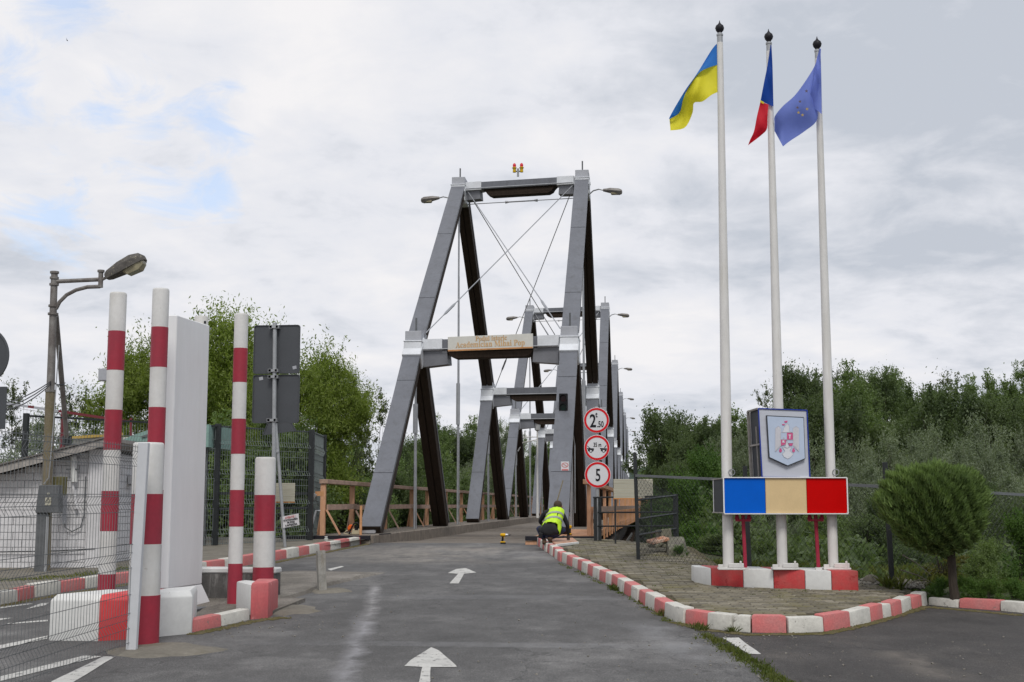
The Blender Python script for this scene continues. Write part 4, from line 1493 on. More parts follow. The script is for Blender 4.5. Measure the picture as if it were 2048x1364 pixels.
ext([(c0.x, c0.y), (c1.x, c1.y), (at(556, 1230, yk).x, yk), (at(512, 1230, yk).x, yk)], H, 'pink_end', 'block_pink', blk)
ext([(cm.x, cm.y), (c0.x - .004, c0.y + .02), (c0.x + .04, c0.y + .45), (cm.x + .02, cm.y + .25)], H - .02, 'white_return', 'white_paint', blk)
wl0, wl1 = G(405, 1212), G(556, 1195)
low = thing('low_wall', (wl0.x, 14.4, gz(14.4)), 'low dark stained concrete wall with a white painted top behind the slim striped post', 'wall')
zz0 = gz(14.5)
pa, pb = (wl0.x - .6, 14.35), (at(549, 1165, 14.35).x, 14.35)
ext([(pa[0], 14.35), (pb[0], 14.35), (pb[0], 14.60), (pa[0], 14.60)], .30, 'wall_body', 'dark_concrete', low, .01)
MB().box(((pa[0] + pb[0]) / 2, 14.475, zz0 + .335), (pb[0] - pa[0] + .02, .27, .065)).build('painted_top', 'white_paint', low, bevel=.015)
# kerb island in front: pink and white stones, mossy foot
k0, k1, k2 = g2(386, 1266), g2(446, 1253), g2(502, 1240)
kerb('kerb', [k0, k1, k2], None, 1, 0, seq=[1, 0], width=.13, h=.115)
isl = [k0, k1, k2, (k2[0] + .1, 13.0), (k2[0] + .1, 14.3), (k0[0] - .5, 14.3), (k0[0] - .35, k0[1] + .3)]
slab('island', [(k0[0], k0[1] + .10), (k1[0], k1[1] + .10), (k2[0], k2[1] + .10)] + isl[3:], .045, 'ridge')


def moss_strip(pxs, w=.10, n=None, dens=55, name='moss_edge', m='moss', hgt=.012, blades=False):
    pts = [Vector(g2(*p)) for p in pxs]
    b = MB()
    for a, c in zip(pts, pts[1:]):
        L = (c - a).length
        for k in range(int(L * dens * 6)):
            p = a.lerp(c, random.random()) + Vector((random.gauss(0, w * .4), random.gauss(0, w * .5)))
            s = random.uniform(.008, .03)
            z = gz(p.y) + .006
            hh = random.uniform(.4, 1.2) * hgt
            b.add([(p.x - s, p.y - s * .6, z), (p.x + s, p.y - s * .8, z), (p.x + s * .8, p.y + s, z), (p.x - s, p.y + s * .7, z), (p.x, p.y, z + hh)], [(0, 1, 4), (1, 2, 4), (2, 3, 4), (3, 0, 4)])
    o = b.build(name, m, fix=False)
    return tag(o, 'dark yellow green moss and dirt gathered along the foot of the kerbs' if m == 'moss' else None, 'moss', kind='stuff')


o1 = moss_strip([(385, 1270), (446, 1258), (500, 1245), (560, 1237), (575, 1238)], .07)
o2 = moss_strip([(735, 1089), (690, 1098), (640, 1108), (574, 1121), (548, 1127), (455, 1141), (410, 1148)], .05)
o3 = moss_strip([(1350, 1247), (1415, 1262), (1502, 1271), (1648, 1269), (1743, 1249), (1850, 1215), (1930, 1222), (2040, 1232)], .05)
o4 = moss_strip([(255, 1170), (165, 1184), (70, 1200), (0, 1214)], .07)

# short square steel post standing in the road
q0 = G(642, 1184)
sq = thing('square_steel_post', (q0.x, q0.y, gz(q0.y)), 'short hollow square steel post standing alone in the roadway', 'post')
hq = at(638, 1101, q0.y).z - gz(q0.y)
b = MB()
Rq = Euler((0, R(-3.2), R(28))).to_matrix()
for dx, dy, sx, sy in ((0, -.043, .094, .008), (0, .043, .094, .008), (-.043, 0, .008, .078), (.043, 0, .008, .078)):
    b.box(Vector((q0.x, q0.y, gz(q0.y) + hq / 2)) + Rq @ Vector((dx, dy, 0)), (sx, sy, hq), rot=Rq)
b.build('hollow_section', mat('worn_steel', (0.40, 0.385, 0.35), .35, 6, .6, vein=((0.20, 0.16, 0.10), 6, (3, 3, .4))), sq)
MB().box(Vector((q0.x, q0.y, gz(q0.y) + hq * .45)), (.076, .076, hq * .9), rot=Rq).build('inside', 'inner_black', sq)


# ------------------------------------------------------------------ welded mesh fences
def mesh_panel(p0, p1, z0, z1, name, label, wire, post_m, folds=(), spacing=.05, r=.0026, rails=(), posts=(0, 1), post_w=.06, group=None, hor=.2, d_fold=.03, post_extra=0.02, z0b=None, z1b=None):
    p0, p1 = Vector((p0[0], p0[1])), Vector((p1[0], p1[1]))
    z0b = z0 if z0b is None else z0b
    z1b = z1 if z1b is None else z1b
    root = thing(name, (p0.x, p0.y, z0), label, 'fence', group)
    d = (p1 - p0)
    L = d.length
    d.normalize()
    n = Vector((d.y, -d.x))
    b = MB()
    prof = [(0.0, 0)]
    for f in folds:
        prof += [(f - .035, 0), (f, d_fold), (f + .035, 0)]
    prof += [(1.0, 0)]

    def P(t, f, off):
        q = p0 + d * (t * L) + n * off
        za, zb = z0 + (z0b - z0) * t, z1 + (z1b - z1) * t
        return (q.x, q.y, za + (zb - za) * f)
    N = int(L / spacing)
    for i in range(N + 1):
        t = i / N
        pts = [P(t, f, o) for f, o in prof]
        b.tube(pts, r, 3, caps=False)
    hs = sorted(set([0.012, .99] + [f + e for f in folds for e in (-.038, 0, .038)] + [k * hor for k in range(1, int(1 / hor))]))
    for f in hs:
        o = d_fold if f in folds else 0
        b.tube([P(0, f, o), P(1, f, o)], r * 1.15, 3, caps=False)
    wm = b.build('wire_mesh', wire, root, fix=False)
    tag(wm, kind='stuff')
    for t in posts:
        q = p0 + d * (t * L)
        za, zb = z0 + (z0b - z0) * t, z1 + (z1b - z1) * t
        MB().box((q.x, q.y, (za + zb) / 2 + post_extra / 2 - .02), (post_w, post_w, zb - za + .04 + post_extra)).build('post', post_m, root, bevel=.004)
    for f, ww in rails:
        MB().bar(P(0, f, -.02), P(1, f, -.02), .04, ww).build('rail', post_m, root)
    return root


# foreground panel, running from the short thick post towards the camera
ps = G(281, 1300)
pe = Vector((-4.22, 6.6, 0))
y0f, y1f = 10.42, 6.7
x0f, x1f = at(283, 1150, y0f).x, -4.14
zt0, zt1 = at(283, 886, y0f).z, at(-60, 842, 8.0).z
mf = mesh_panel((at(271, 1150, y0f).x, y0f), (x1f, y1f), gz(y0f) + .06, zt0 - .02, 'wire_mesh_fence', 'grey welded wire mesh fence panel at the far left in front of the hut', 'fence_wire', 'galvanised',
                folds=(.12, .42, .70, .93), spacing=.052, r=.0024, posts=(1,), hor=.25, d_fold=.035, z0b=gz(y1f) + .05, z1b=zt0 - .02)
# the flat galvanised strip closing it, standing in front of the striped post
b = MB()
zb_ = gz(y0f) - .01
b.box((at(291, 900, y0f - .06).x - .035 + .0, y0f - .06, (zt0 + zb_) / 2), (.085, .05, zt0 - zb_), rot=(0, R(1.4), 0))
b.build('end_strip', 'mid_sheet' if False else mat('light_strip', (0.60, 0.61, 0.63), .06, 2, .45), mf, bevel=.004)

# enclosure fence beside the bridge
fz0, fz1 = gz(24) + .10, at(620, 862, 24.6).z
xa, xb = at(432, 1000, 22.9).x, at(621, 1000, 24.6).x
mesh_panel((xa, 22.9), (xb, 24.6), gz(22.9) + .1, fz1 + .02, 'wire_mesh_fence', 'dark welded mesh fence panel below the grey sign backs', 'green_fence', 'fence_dark',
           folds=(.09, .34, .59, .84), spacing=.055, r=.0042, rails=((.43, .05), (.30, .05), (.99, .03)), posts=(0, 1), post_w=.10, hor=.25, d_fold=.04, z0b=fz0, z1b=fz1)
mesh_panel((xb + .02, 24.6), (at(636, 1000, 26.0).x, 26.4), fz0, fz1, 'wire_mesh_fence', 'short end panel of the dark mesh fence turned towards the river', 'green_fence', 'fence_dark',
           folds=(.09, .34, .59, .84), spacing=.055, r=.0042, rails=((.99, .03),), posts=(1,), post_w=.10, hor=.25, d_fold=.04, z0b=fz0 - .1, z1b=fz1)
mesh_panel((xa - .03, 22.85), (xa - 2.2, 19.9), gz(22.9) + .1, fz1 + .02, 'wire_mesh_fence', 'dark mesh fence panel disappearing behind the white pillar', 'green_fence', 'fence_dark',
           folds=(.09, .34, .59, .84), spacing=.055, r=.0042, rails=((.99, .03),), posts=(1,), post_w=.08, hor=.25, d_fold=.04, z0b=gz(19.9) + .1, z1b=fz1 + .02)
# a slanting steel handrail piece and gate frame by the railing
gt = thing('gate_frame', (at(612, 1000, 24.8).x, 24.8, gz(24.8)), 'narrow grey gate frame with bent handle beside the timber railing', 'gate')
A_, B_, C_, D_ = at(631, 988, 24.85), at(616, 1010, 24.85), at(614, 1082, 24.85), at(636, 1080, 24.85)
MB().bar(A_, B_, .05, .06, up=(1, 0, 0)).build('slanting_rail', 'galvanised', gt)
MB().bar(B_, C_, .05, .05, up=(0, 1, 0)).build('upright', 'fence_dark', gt)
MB().tube([at(640, 1022, 24.9), at(632, 1021, 24.85), at(624, 1050, 24.8), at(617, 1051, 24.8)], .022, 6).build('handle', 'galvanised', gt)

# fence with a striped top rail behind the hut
ya = 25.5
A_, B_, C_, D_ = at(8, 806, ya), at(90, 820, ya), at(130, 824, ya), at(250, 842, ya)
bf = mesh_panel((at(8, 806, ya).x, ya), (at(128, 824, ya).x, ya), gz(ya), at(8, 810, ya).z, 'wire_mesh_fence', 'distant mesh fence with a pale and dark red top rail behind the hut', 'fence_wire', 'dull_red', folds=(.5,), spacing=.07, r=.003, posts=(1,), post_w=.09, hor=.2, z1b=at(128, 828, ya).z)
for k in range(10):
    t0, t1 = k / 10, (k + 1) / 10
    MB().bar(A_.lerp(C_, t0), A_.lerp(C_, t1), .04, .05).build('rail_section', 'mid_sheet' if k % 5 != 4 else 'dull_red', bf)
MB().bar(C_, D_, .04, .055).build('red_rail', 'dull_red', bf)
MB().bar(at(262, 836, ya), at(262, 872, ya), .04, .04, up=(0, 1, 0)).build('red_upright', 'dull_red', bf)
MB().bar(at(250, 842, ya), at(264, 842, ya), .04, .04).build('red_arm', 'dull_red', bf)


# ------------------------------------------------------------------ hut of white painted blocks
def hut():
    c = Vector((-7.72, 17.75))
    ang = R(5)
    ux = Vector((-math.cos(ang), -math.sin(ang)))       # along the front wall, to the left
    uy = Vector((-math.sin(ang) * .9, math.cos(ang)))   # along the side wall, away
    W, D = 3.4, 2.1
    zb = gz(17.8) + .07
    zt = at(172, 897, 17.75).z
    root = thing('hut', (c.x, c.y, zb), 'small white painted block hut with sloping slab roof at the left', 'hut')

    def wallpt(o, u, s, z, n=Vector((0, 0)), off=0):
        q = o + u * s + n * off
        return (q.x, q.y, z)
    nf, ns = -uy.normalized(), -ux.normalized()
    fall = .26
    # cores
    b = MB()
    A = [c, c + ux * W, c + ux * W + uy * D, c + uy * D]
    hz = [zt, zt - fall * W, zt - fall * W, zt - .05]
    inset = [(-nf - ns) * .03, (-nf + ns) * .03, (nf + ns) * 0, (nf * 0 - ns) * .03]
    pts = [A[i] + inset[i] for i in range(4)]
    b.add([(p.x, p.y, zb - .1) for p in pts] + [(p.x, p.y, h - .01) for p, h in zip(pts, hz)], [(0, 1, 2, 3), (4, 5, 6, 7), (0, 1, 5, 4), (1, 2, 6, 5), (2, 3, 7, 6), (3, 0, 4, 7)])
    b.build('wall_core', 'mortar', root)
    # blocks: real courses with recessed joints
    ch, cl = .105, .26
    for (u, n, L, hfun, o0) in ((ux, nf, 2.0, lambda s: zt - fall * s, c + ux * .14), (uy, ns, D - .3, lambda s: zt - .04, c + uy * .13)):
        j = 0
        z = zb
        while z < zt - .05:
            s = -(cl / 2) * (j % 2)
            while s < L:
                a, e = max(s, 0), min(s + cl, L)
                top = min(z + ch - .008, hfun(e) - .03)
                if e - a > .05 and top - z > .03:
                    off = .002 + random.uniform(0, .005)
                    q = [o0 + u * (a + .004), o0 + u * (e - .004)]
                    vs = []
                    for zz in (z, top):
                        vs += [(q[0].x - n.x * .03, q[0].y - n.y * .03, zz), (q[1].x - n.x * .03, q[1].y - n.y * .03, zz), (q[1].x + n.x * off, q[1].y + n.y * off, zz), (q[0].x + n.x * off, q[0].y + n.y * off, zz)]
                    MB().add(vs, [(0, 1, 2, 3), (4, 5, 6, 7), (0, 1, 5, 4), (1, 2, 6, 5), (2, 3, 7, 6), (3, 0, 4, 7)]).build('wall_block', 'brick_white', root)
                s += cl
            z += ch
            j += 1
    # corner pilasters
    for q, h in ((c - ux * .0, zt), (c + uy * (D - .12), zt - .06)):
        MB().box((q.x - .02, q.y + .05, (zb + h) / 2), (.22, .20, h - zb - .02), rot=(0, 0, ang)).build('corner_pilaster', 'brick_white', root, bevel=.006)
    # roof slab and its edge boards, falling to the left
    r = MB()
    o = c - ux * .25 - uy * .25
    e1, e2 = ux * (W + .3), uy * (D + .4)
    q = [o, o + e1, o + e1 + e2, o + e2]
    hh = [zt + .03 + fall * .25, zt + .03 - fall * (W + .05), zt + .03 - fall * (W + .05), zt + .03 + fall * .2]
    r.add([(p.x, p.y, h) for p, h in zip(q, hh)] + [(p.x, p.y, h + .05) for p, h in zip(q, hh)], [(0, 1, 2, 3), (4, 5, 6, 7), (0, 1, 5, 4), (1, 2, 6, 5), (2, 3, 7, 6), (3, 0, 4, 7)])
    rf = r.build('roof', 'roof_edge', root)
    MB().bar((q[0].x + nf.x * .01, q[0].y + nf.y * .01, hh[0] + .0), (q[1].x + nf.x * .01, q[1].y + nf.y * .01, hh[1]), .03, .10).build('eaves_board', 'roof_edge', rf)
    MB().bar((q[0].x, q[0].y, hh[0] + .07), (q[1].x, q[1].y, hh[1] + .07), .10, .02).build('roof_felt', 'lamp_grey', rf)
    F = lambda s, z, off: Vector(wallpt(c, ux, s, z, nf, off))
    S = lambda s, z, off: Vector(wallpt(c, uy, s, z, ns, off))
    # pipes and cables on the front wall
    MB().tube([F(.33, zt - .10, .06), F(.33, zt - .52, .06), F(.26, zt - .86, .07)], .022, 8).build('white_pipe', 'brick_white', root)
    MB().tube([F(.33, zt - .12, .08), F(.31, zt - .48, .08)], .045, 10).build('white_vent', 'white_paint', root)
    MB().tube([F(.68, zt - .16, .08), F(.68, zt - .60, .08)], .055, 10).build('white_vent', 'white_paint', root)
    MB().bar(F(.42, zt - .30, .1), F(.24, zt - .30, .1), .02, .02).build('bracket', 'grey_metal', root)
    MB().tube([F(.16, zt - .40, .04), F(.16, zt - .95, .04), F(.20, zt - 1.12, .05), F(.32, zt - 1.18, .05), F(.42, zt - 1.12, .05), F(.44, zt - .9, .05)], .009, 5).build('cable', 'grey_metal', root)
    MB().tube([F(-.02, zt - 1.42, .05), F(.5, zt - 1.45, .05), F(1.6, zt - 1.47, .05)], .008, 5).build('cable', 'fence_dark', root)
    MB().box(F(.43, zt - .86, .08), (.05, .04, .42), rot=(0, 0, ang)).build('conduit_box', 'mid_sheet', root, bevel=.004)
    MB().lathe(F(.98, zt - 1.95, .02), [(.10, 0), (.10, .06), (.085, .09), (.085, .11), (.02, .12)], 16, axis=(nf.x, nf.y, 0)).build('vent_cap', 'galvanised', root, smooth=True)
    # side wall boxes, hinge side, downpipe
    MB().tube([S(D * .78, zt - .08, .05), S(D * .78, zt - 1.0, .05), S(D * .78, zb + .05, .05)], .022, 8).build('downpipe', 'brick_white', root)
    MB().box(S(D * .66, zt - .42, .06), (.07, .20, .13)).build('meter_box', 'brick_white', root, bevel=.005)
    MB().box(S(D * .66, zt - .50, .07), (.03, .26, .012)).build('box_sill', 'fence_dark', root)
    MB().tube([S(.58, zt - .12, .05), S(.58, zt - .38, .05)], .012, 6).build('hinge_rod', 'grey_metal', root)
    MB().box(S(.57, zt - .40, .05), (.04, .06, .03)).build('hinge', 'grey_metal', root)
    for k, (s, z, w, h) in enumerate(((.22, zt - 1.42, .06, .04), (.30, zt - 1.38, .05, .05), (.44, zt - 1.45, .08, .03), (.25, zt - 1.50, .03, .03))):
        MB().box(S(s, z, .012), (.006, w, h)).build('paint_mark', 'edge_blue', root)
    MB().box(S(.75, zt - 1.95, .008), (.004, .35, .006)).build('paint_mark', 'fence_dark', root)


hut()
# small customs building further back: cream wall with a yellow edge and a pale green canopy
yb_ = 23.5
cb = thing('low_building', (at(190, 900, yb_).x, yb_, gz(yb_)), 'low cream building with a yellow roof edge behind the hut', 'building')
xl, xr = at(146, 880, yb_).x, at(330, 880, yb_).x
zt_ = at(240, 874, yb_).z
MB().box(((xl + xr) / 2, yb_ + 1.2, (gz(yb_) + zt_) / 2), (xr - xl, 2.4, zt_ - gz(yb_))).build('wall', 'cream_wall', cb)
MB().bar(at(140, 876, yb_ - .05), at(245, 868, yb_ - .05), .08, .05).build('roof_edge', mat('yellow_edge', (0.50, 0.34, 0.08), .2, 4, .6), cb)
cn = MB()
pf = [(0, 0), (.25, .10), (.6, .20), (1.1, .26), (1.7, .27)]
ox = at(236, 884, 22.6)
n0 = []
for a, z in pf:
    n0.append((ox.x + a, 22.6, ox.z + z * 1.15))
cn.prism(n0 + [(ox.x + 1.7, 22.6, ox.z - .10), (ox.x, 22.6, ox.z - .10)], (0, 1.6, 0))
can = thing('canopy', (ox.x + .8, 23, ox.z - .1), 'pale green curved canopy roof between the two tall striped posts', 'canopy')
cn.build('curved_roof', 'teal', can)
MB().bar((ox.x + .45, 22.58, ox.z + .09), (ox.x + 1.0, 22.58, ox.z + .24), .02, .03).build('rib', 'grey_metal', can)
for s in (.1, 1.6):
    MB().box((ox.x + s, 22.8, (gz(22.8) + ox.z - .1) / 2), (.06, .06, ox.z - .1 - gz(22.8))).build('post', 'grey_metal', can)

# street lamp with side arm
ylp = 17.1
pb_, ptp = at(88, 1162, ylp), at(109, 546, ylp)
zb = gz(ylp)
sl = thing('street_lamp', (pb_.x, ylp, zb), 'old grey street lamp with a bracket arm in front of the hut', 'street lamp')
X = lambda z: pb_.x + (ptp.x - pb_.x) * (z - pb_.z) / (ptp.z - pb_.z)
zz1, zz2 = at(100, 782, ylp).z, at(104, 628, ylp).z
MB().tube([(X(zb), ylp, zb), (X(zz1), ylp, zz1)], [.078, .066], 12).build('lower_pole', 'rusty_pole', sl, smooth=True)
MB().tube([(X(zz1), ylp, zz1), (X(zz2), ylp, zz2), (X(ptp.z), ylp, ptp.z)], [.056, .050, .046], 12).build('upper_pole', 'lamp_grey', sl, smooth=True)
for py, r in ((782, .075), (628, .072), (612, .068), (569, .065), (556, .062), (545, .062)):
    z = at(104, py, ylp).z
    MB().lathe((X(z), ylp, z - .015), [(r, 0), (r, .03)], 12).build('collar', 'lamp_grey', sl)
am = MB()
am.tube([at(113, 563, ylp), at(198, 559, ylp)], .030, 8)
am.tube([at(202, 543, ylp), at(201, 575, ylp)], .036, 8)
am.lathe(at(202, 543, ylp) - Vector((0, 0, .0)), [(.05, -.01), (.05, .02)], 10)
am.tube([at(112, 618, ylp), at(119, 604, ylp), at(133, 590, ylp), at(152, 580, ylp), at(175, 574, ylp), at(200, 573, ylp)], .028, 8)
am.tube([at(203, 560, ylp), at(214, 554, ylp)], .022, 8)
am.build('bracket_arm', 'lamp_grey', sl, smooth=True)
# lamp head, tilted up to the right
p0, p1 = at(213, 555, ylp), at(290, 516, ylp)
u = (p1 - p0)
Lh = u.length
u.normalize()
upv = Vector((-u.z, 0, u.x)).normalized()
fw = Vector((0, 1, 0))
rings = []
for t, wd, up_, dn in ((0, .06, .05, .03), (.08, .09, .075, .04), (.40, .125, .11, .05), (.72, .14, .12, .05), (.93, .11, .09, .04), (1.0, .05, .04, .03)):
    c = p0 + u * (Lh * t)
    rings.append([c - fw * wd - upv * dn, c - fw * wd + upv * up_ * .35, c - fw * wd * .6 + upv * up_, c + fw * wd * .6 + upv * up_, c + fw * wd + upv * up_ * .35, c + fw * wd - upv * dn])
h = MB().add([v for q in rings for v in q], [(i * 6 + j, i * 6 + (j + 1) % 6, (i + 1) * 6 + (j + 1) % 6, (i + 1) * 6 + j) for i in range(5) for j in range(6)] + [tuple(range(6)), tuple(range(30, 36))])
ho = h.build('lamp_head', mat('lichen_metal', (0.12, 0.11, 0.10), .4, 12, .8, chips=(0.27, 0.25, 0.18), chip_scale=26, chip_amt=.42), sl, smooth=True)
rings = []
for t, wd, dn in ((.42, .07, .05), (.50, .11, .12), (.80, .12, .13), (.93, .09, .08), (.96, .06, .04)):
    c = p0 + u * (Lh * t)
    rings.append([c - fw * wd - upv * .03, c - fw * wd * .75 - upv * dn, c + fw * wd * .75 - upv * dn, c + fw * wd - upv * .03])
MB().add([v for q in rings for v in q], [(i * 4 + j, i * 4 + (j + 1) % 4, (i + 1) * 4 + (j + 1) % 4, (i + 1) * 4 + j) for i in range(4) for j in range(4)] + [(0, 1, 2, 3), (16, 17, 18, 19)]).build('lamp_glass', 'lamp_glass', ho, smooth=True)
# box on the pole
jb = at(94, 998, ylp - .16)
jo = MB().add([jb + Vector(v) for v in ((-.16, -.0, -.19), (.17, 0, -.19), (.17, .15, -.19), (-.16, .15, -.19), (-.13, 0, .19), (.15, 0, .19), (.15, .15, .19), (-.13, .15, .19))],
              [(0, 1, 2, 3), (4, 5, 6, 7), (0, 1, 5, 4), (1, 2, 6, 5), (2, 3, 7, 6), (3, 0, 4, 7)]).build('junction_box', 'grey_metal', sl, bevel=.008)
MB().box(jb + Vector((.02, -.006, -.03)), (.085, .006, .11)).build('warning_sticker', 'board_beige', jo)
tri = MB()
tc = jb + Vector((.02, -.011, -.02))
T3 = [tc + Vector((math.sin(a) * .042, 0, math.cos(a) * .042)) for a in (0, R(120), R(240))]
for i in range(3):
    tri.bar(T3[i], T3[(i + 1) % 3], .003, .008, up=(0, 1, 0))
tri.bar(tc + Vector((.008, 0, .022)), tc + Vector((-.006, 0, -.0)), .003, .005, up=(0, 1, 0))
tri.bar(tc + Vector((-.006, 0, 0)), tc + Vector((.006, 0, -.018)), .003, .005, up=(0, 1, 0))
tri.build('warning_symbol', 'black', jo)
MB().lathe(jb + Vector((.02, -.0, .07)), [(.018, 0), (.018, .012)], 10, axis=(0, -1, 0)).build('box_lock', 'board_beige', jo)
ch = MB()
ch.box((X(zb + .6) - .01, ylp - .10, zb + (jb.z - .19 - zb) / 2), (.15, .06, jb.z - .19 - zb))
ch.build('cable_channel', 'grey_metal', sl, bevel=.01)
MB().box((X(zb) + .07, ylp - .12, zb + .42), (.03, .03, .84)).build('conduit', 'galvanised', sl)
gb = at(116, 972, ylp + .25)
MB().box(gb, (.21, .14, .26)).build('green_box', 'green_box', sl, bevel=.008)
MB().tube([at(118, 690, ylp - .02), at(106, 860, ylp - .06), at(98, 955, ylp - .10), at(88, 968, ylp - .1)], .008, 5).build('thin_conduit', 'galvanised', sl)
# leaning strut behind
br0, br1 = at(112, 632, ylp + .1), at(134, 880, 18.6)
stt = thing('leaning_strut', (br1.x, 18.6, br1.z), 'slanting grey steel strut rising from the hut roof to the street lamp', 'pole')
MB().tube([br0, br1, at(136, 905, 18.7)], .038, 10).build('tube', 'lamp_grey', stt, smooth=True)
MB().tube([br1 + Vector((0, 0, .06)), br1 - Vector((0, 0, .08))], .07, 10).build('sleeve', 'fence_dark', stt)
# overhead cables from the edge of the picture to the lamp
cb_ = MB()
for k in range(3):
    pts = []
    for i in range(9):
        t = i / 8
        a, b_ = at(-60, 812 + k * 2, 13.0), at(103, 762 + k * 3, ylp)
        q = a.lerp(b_, t)
        q.z -= .10 * math.sin(math.pi * t) * (1 + .3 * k)
        pts.append(q)
    cb_.tube(pts, .008, 5)
cb_.tube([at(106, 764, ylp), at(115, 770, ylp + .6), at(127, 769, 17.9)], .012, 5)
oc = cb_.build('overhead_cable', 'black', None)
tag(oc, 'black overhead cables running from the left edge to the street lamp', 'cable')

# grey box on a thin pole behind the far left striped post
pc_ = at(213, 750, 19.6)
cp = thing('camera_pole', (pc_.x + .03, 19.6, gz(19.6)), 'thin dark pole carrying a pale grey box behind the far left striped post', 'pole')
MB().tube([(pc_.x + .03, 19.6, gz(19.6)), (pc_.x + .03, 19.6, pc_.z)], .028, 8).build('pole', 'fence_dark', cp)
MB().box(pc_, (.20, .18, .19)).build('box', 'mid_sheet', cp, bevel=.008)

# sign seen from behind at the left edge
ys = 12.0
cs = at(-46, 711, ys)
ls = thing('road_sign', (cs.x, ys + .02, gz(ys)), 'round and rectangular grey sign backs cut off by the left edge', 'sign')
MB().tube([(cs.x, ys + .02, gz(ys)), (cs.x, ys + .02, cs.z + .4)], .03, 10).build('pole', 'galvanised', ls)
MB().lathe((cs.x, ys + .07, cs.z), [(.300, 0), (.305, .012), (.300, .02), (.285, .022), (.28, .012), (.0, .012)], 48, axis=(0, -1, 0)).build('round_plate', 'sign_back', ls)
c2 = at(-46, 815, ys)
MB().box((c2.x, ys + .06, c2.z), (.54, .012, .42)).build('rectangular_plate', 'sign_back', ls, bevel=.004)

# pole with two rectangular sign backs
ys = 17.0
pt_, pbm = at(550, 646, ys), at(546, 1160, ys)
dsn = thing('road_sign', (pbm.x, ys, gz(ys)), 'two grey rectangular sign backs one above the other on a pole', 'sign')
MB().tube([(pbm.x, ys, gz(ys) - .02), (pt_.x, ys, pt_.z)], .030, 12).build('pole', 'galvanised', dsn, smooth=True)


def rounded(cx, cz, w, h, r, y, n=5):
    pts = []
    for sx, sz, a0 in ((1, 1, 0), (-1, 1, 90), (-1, -1, 180), (1, -1, 270)):
        for k in range(n):
            a = R(a0 + 90 * k / (n - 1))
            pts.append((cx + sx * (w / 2 - r) + r * math.cos(a), y, cz + sz * (h / 2 - r) + r * math.sin(a)))
    return pts


for (px0, py0, px1, py1), st_ in (((509, 651, 599, 747), (589, 735)), ((507, 750, 598, 846), (522, 757))):
    a, c = at(px0, py0, ys + .06), at(px1, py1, ys + .06)
    w_, h_ = abs(c.x - a.x), abs(c.z - a.z)
    cx, cz = (a.x + c.x) / 2, (a.z + c.z) / 2
    pl = MB().prism(rounded(cx, cz, w_, h_, .035, ys + .055), (0, .012, 0)).build('sign_plate', 'sign_back', dsn)
    rim = MB()
    o_, i_ = rounded(cx, cz, w_, h_, .035, ys + .040), rounded(cx, cz, w_ - .016, h_ - .016, .030, ys + .040)
    n = len(o_)
    rim.add([Vector(v) for v in o_ + i_] + [Vector(v) + Vector((0, .014, 0)) for v in o_ + i_],
            [(i, (i + 1) % n, (i + 1) % n + n, i + n) for i in range(n)] + [(i, (i + 1) % n, (i + 1) % n + 2 * n, i + 2 * n) for i in range(n)])
    rim.build('rim', 'sign_back', pl, fix=False)
    for zz in (cz + h_ / 2 - .035, cz - h_ / 2 + .035):
        cl2 = MB().box((pt_.x - .005, ys - .02, zz), (.12, .05, .035))
        cl2.box((pt_.x - .05, ys - .0, zz), (.04, .09, .045))
        cl2.box((pt_.x + .045, ys - .0, zz), (.04, .09, .045))
        cl2.build('clamp', 'galvanised', pl)
    s_ = at(st_[0], st_[1], ys + .05)
    MB().box((s_.x, ys + .052, s_.z), (.055, .002, .045), rot=(0, R(-12), 0)).build('sticker', 'mid_sheet', pl)
# leaning thin pole with a triangle sign back, and a hand-written notice tied to it
ys = 22.4
pa_, pb_ = at(551, 840, ys), at(570, 1098, ys)
ts = thing('triangle_sign', (pb_.x, ys, gz(ys) + .1), 'leaning thin pole with a triangular sign back behind the two grey signs', 'sign')
MB().tube([(pb_.x, ys, gz(ys) + .09), (pa_.x, ys, pa_.z)], .028, 10).build('pole', 'galvanised', ts, smooth=True)
MB().lathe((pa_.x + .05, ys - .02, at(556, 905, ys).z), [(.035, 0), (.035, .03)], 10).build('clamp', 'galvanised', ts)
T_ = [at(526, 870, ys + .05), at(592, 861, ys + .05), at(556, 795, ys + .05)]
cT = (T_[0] + T_[1] + T_[2]) / 3
MB().prism([cT + (p - cT) * k for p in T_ for k in (1.0,)], (0, .012, 0)).build('triangle_plate', 'sign_back', ts, bevel=.003)
ed = MB()
for i in range(3):
    ed.bar(T_[i] + Vector((0, -.006, 0)), T_[(i + 1) % 3] + Vector((0, -.006, 0)), .014, .014, up=(0, 1, 0))
ed.build('rim', 'sign_back', ts)
ys2 = ys - .05
corners = [at(565, 1033, ys2), at(597, 1027, ys2), at(599, 1050, ys2), at(566, 1056, ys2)]
nt_ = thing('paper_notice', corners[3], 'hand written white paper notice tied to the leaning thin pole', 'notice')
MB().prism(corners, (0, .006, 0)).build('paper', 'paper', nt_)
a_n = math.atan2(corners[1].z - corners[0].z, corners[1].x - corners[0].x)
cc_ = sum(corners, Vector()) / 4
RN = Euler((0, -a_n, 0))
for i, (tx, m_, s_) in enumerate((('ATENTIE !', 'kerb_pink', .045), ('STATIONAREA', 'sign_black', .040), ('PE POD', 'sign_black', .042), ('E INTERZISA', 'sign_black', .040))):
    put_text('lettering', tx, cc_ + Vector((0, -.006, 0)) + RN.to_matrix() @ Vector((0, 0, .065 - .045 * i)), s_ * 1.15, nt_, m_, .85, .0008, RN)
c3 = [at(561, 1034, ys2 + .08), at(567, 1034, ys2 + .08), at(569, 1057, ys2 + .08), at(563, 1057, ys2 + .08)]
MB().prism(c3, (0, .006, 0)).build('paper_edge', 'paper', nt_)
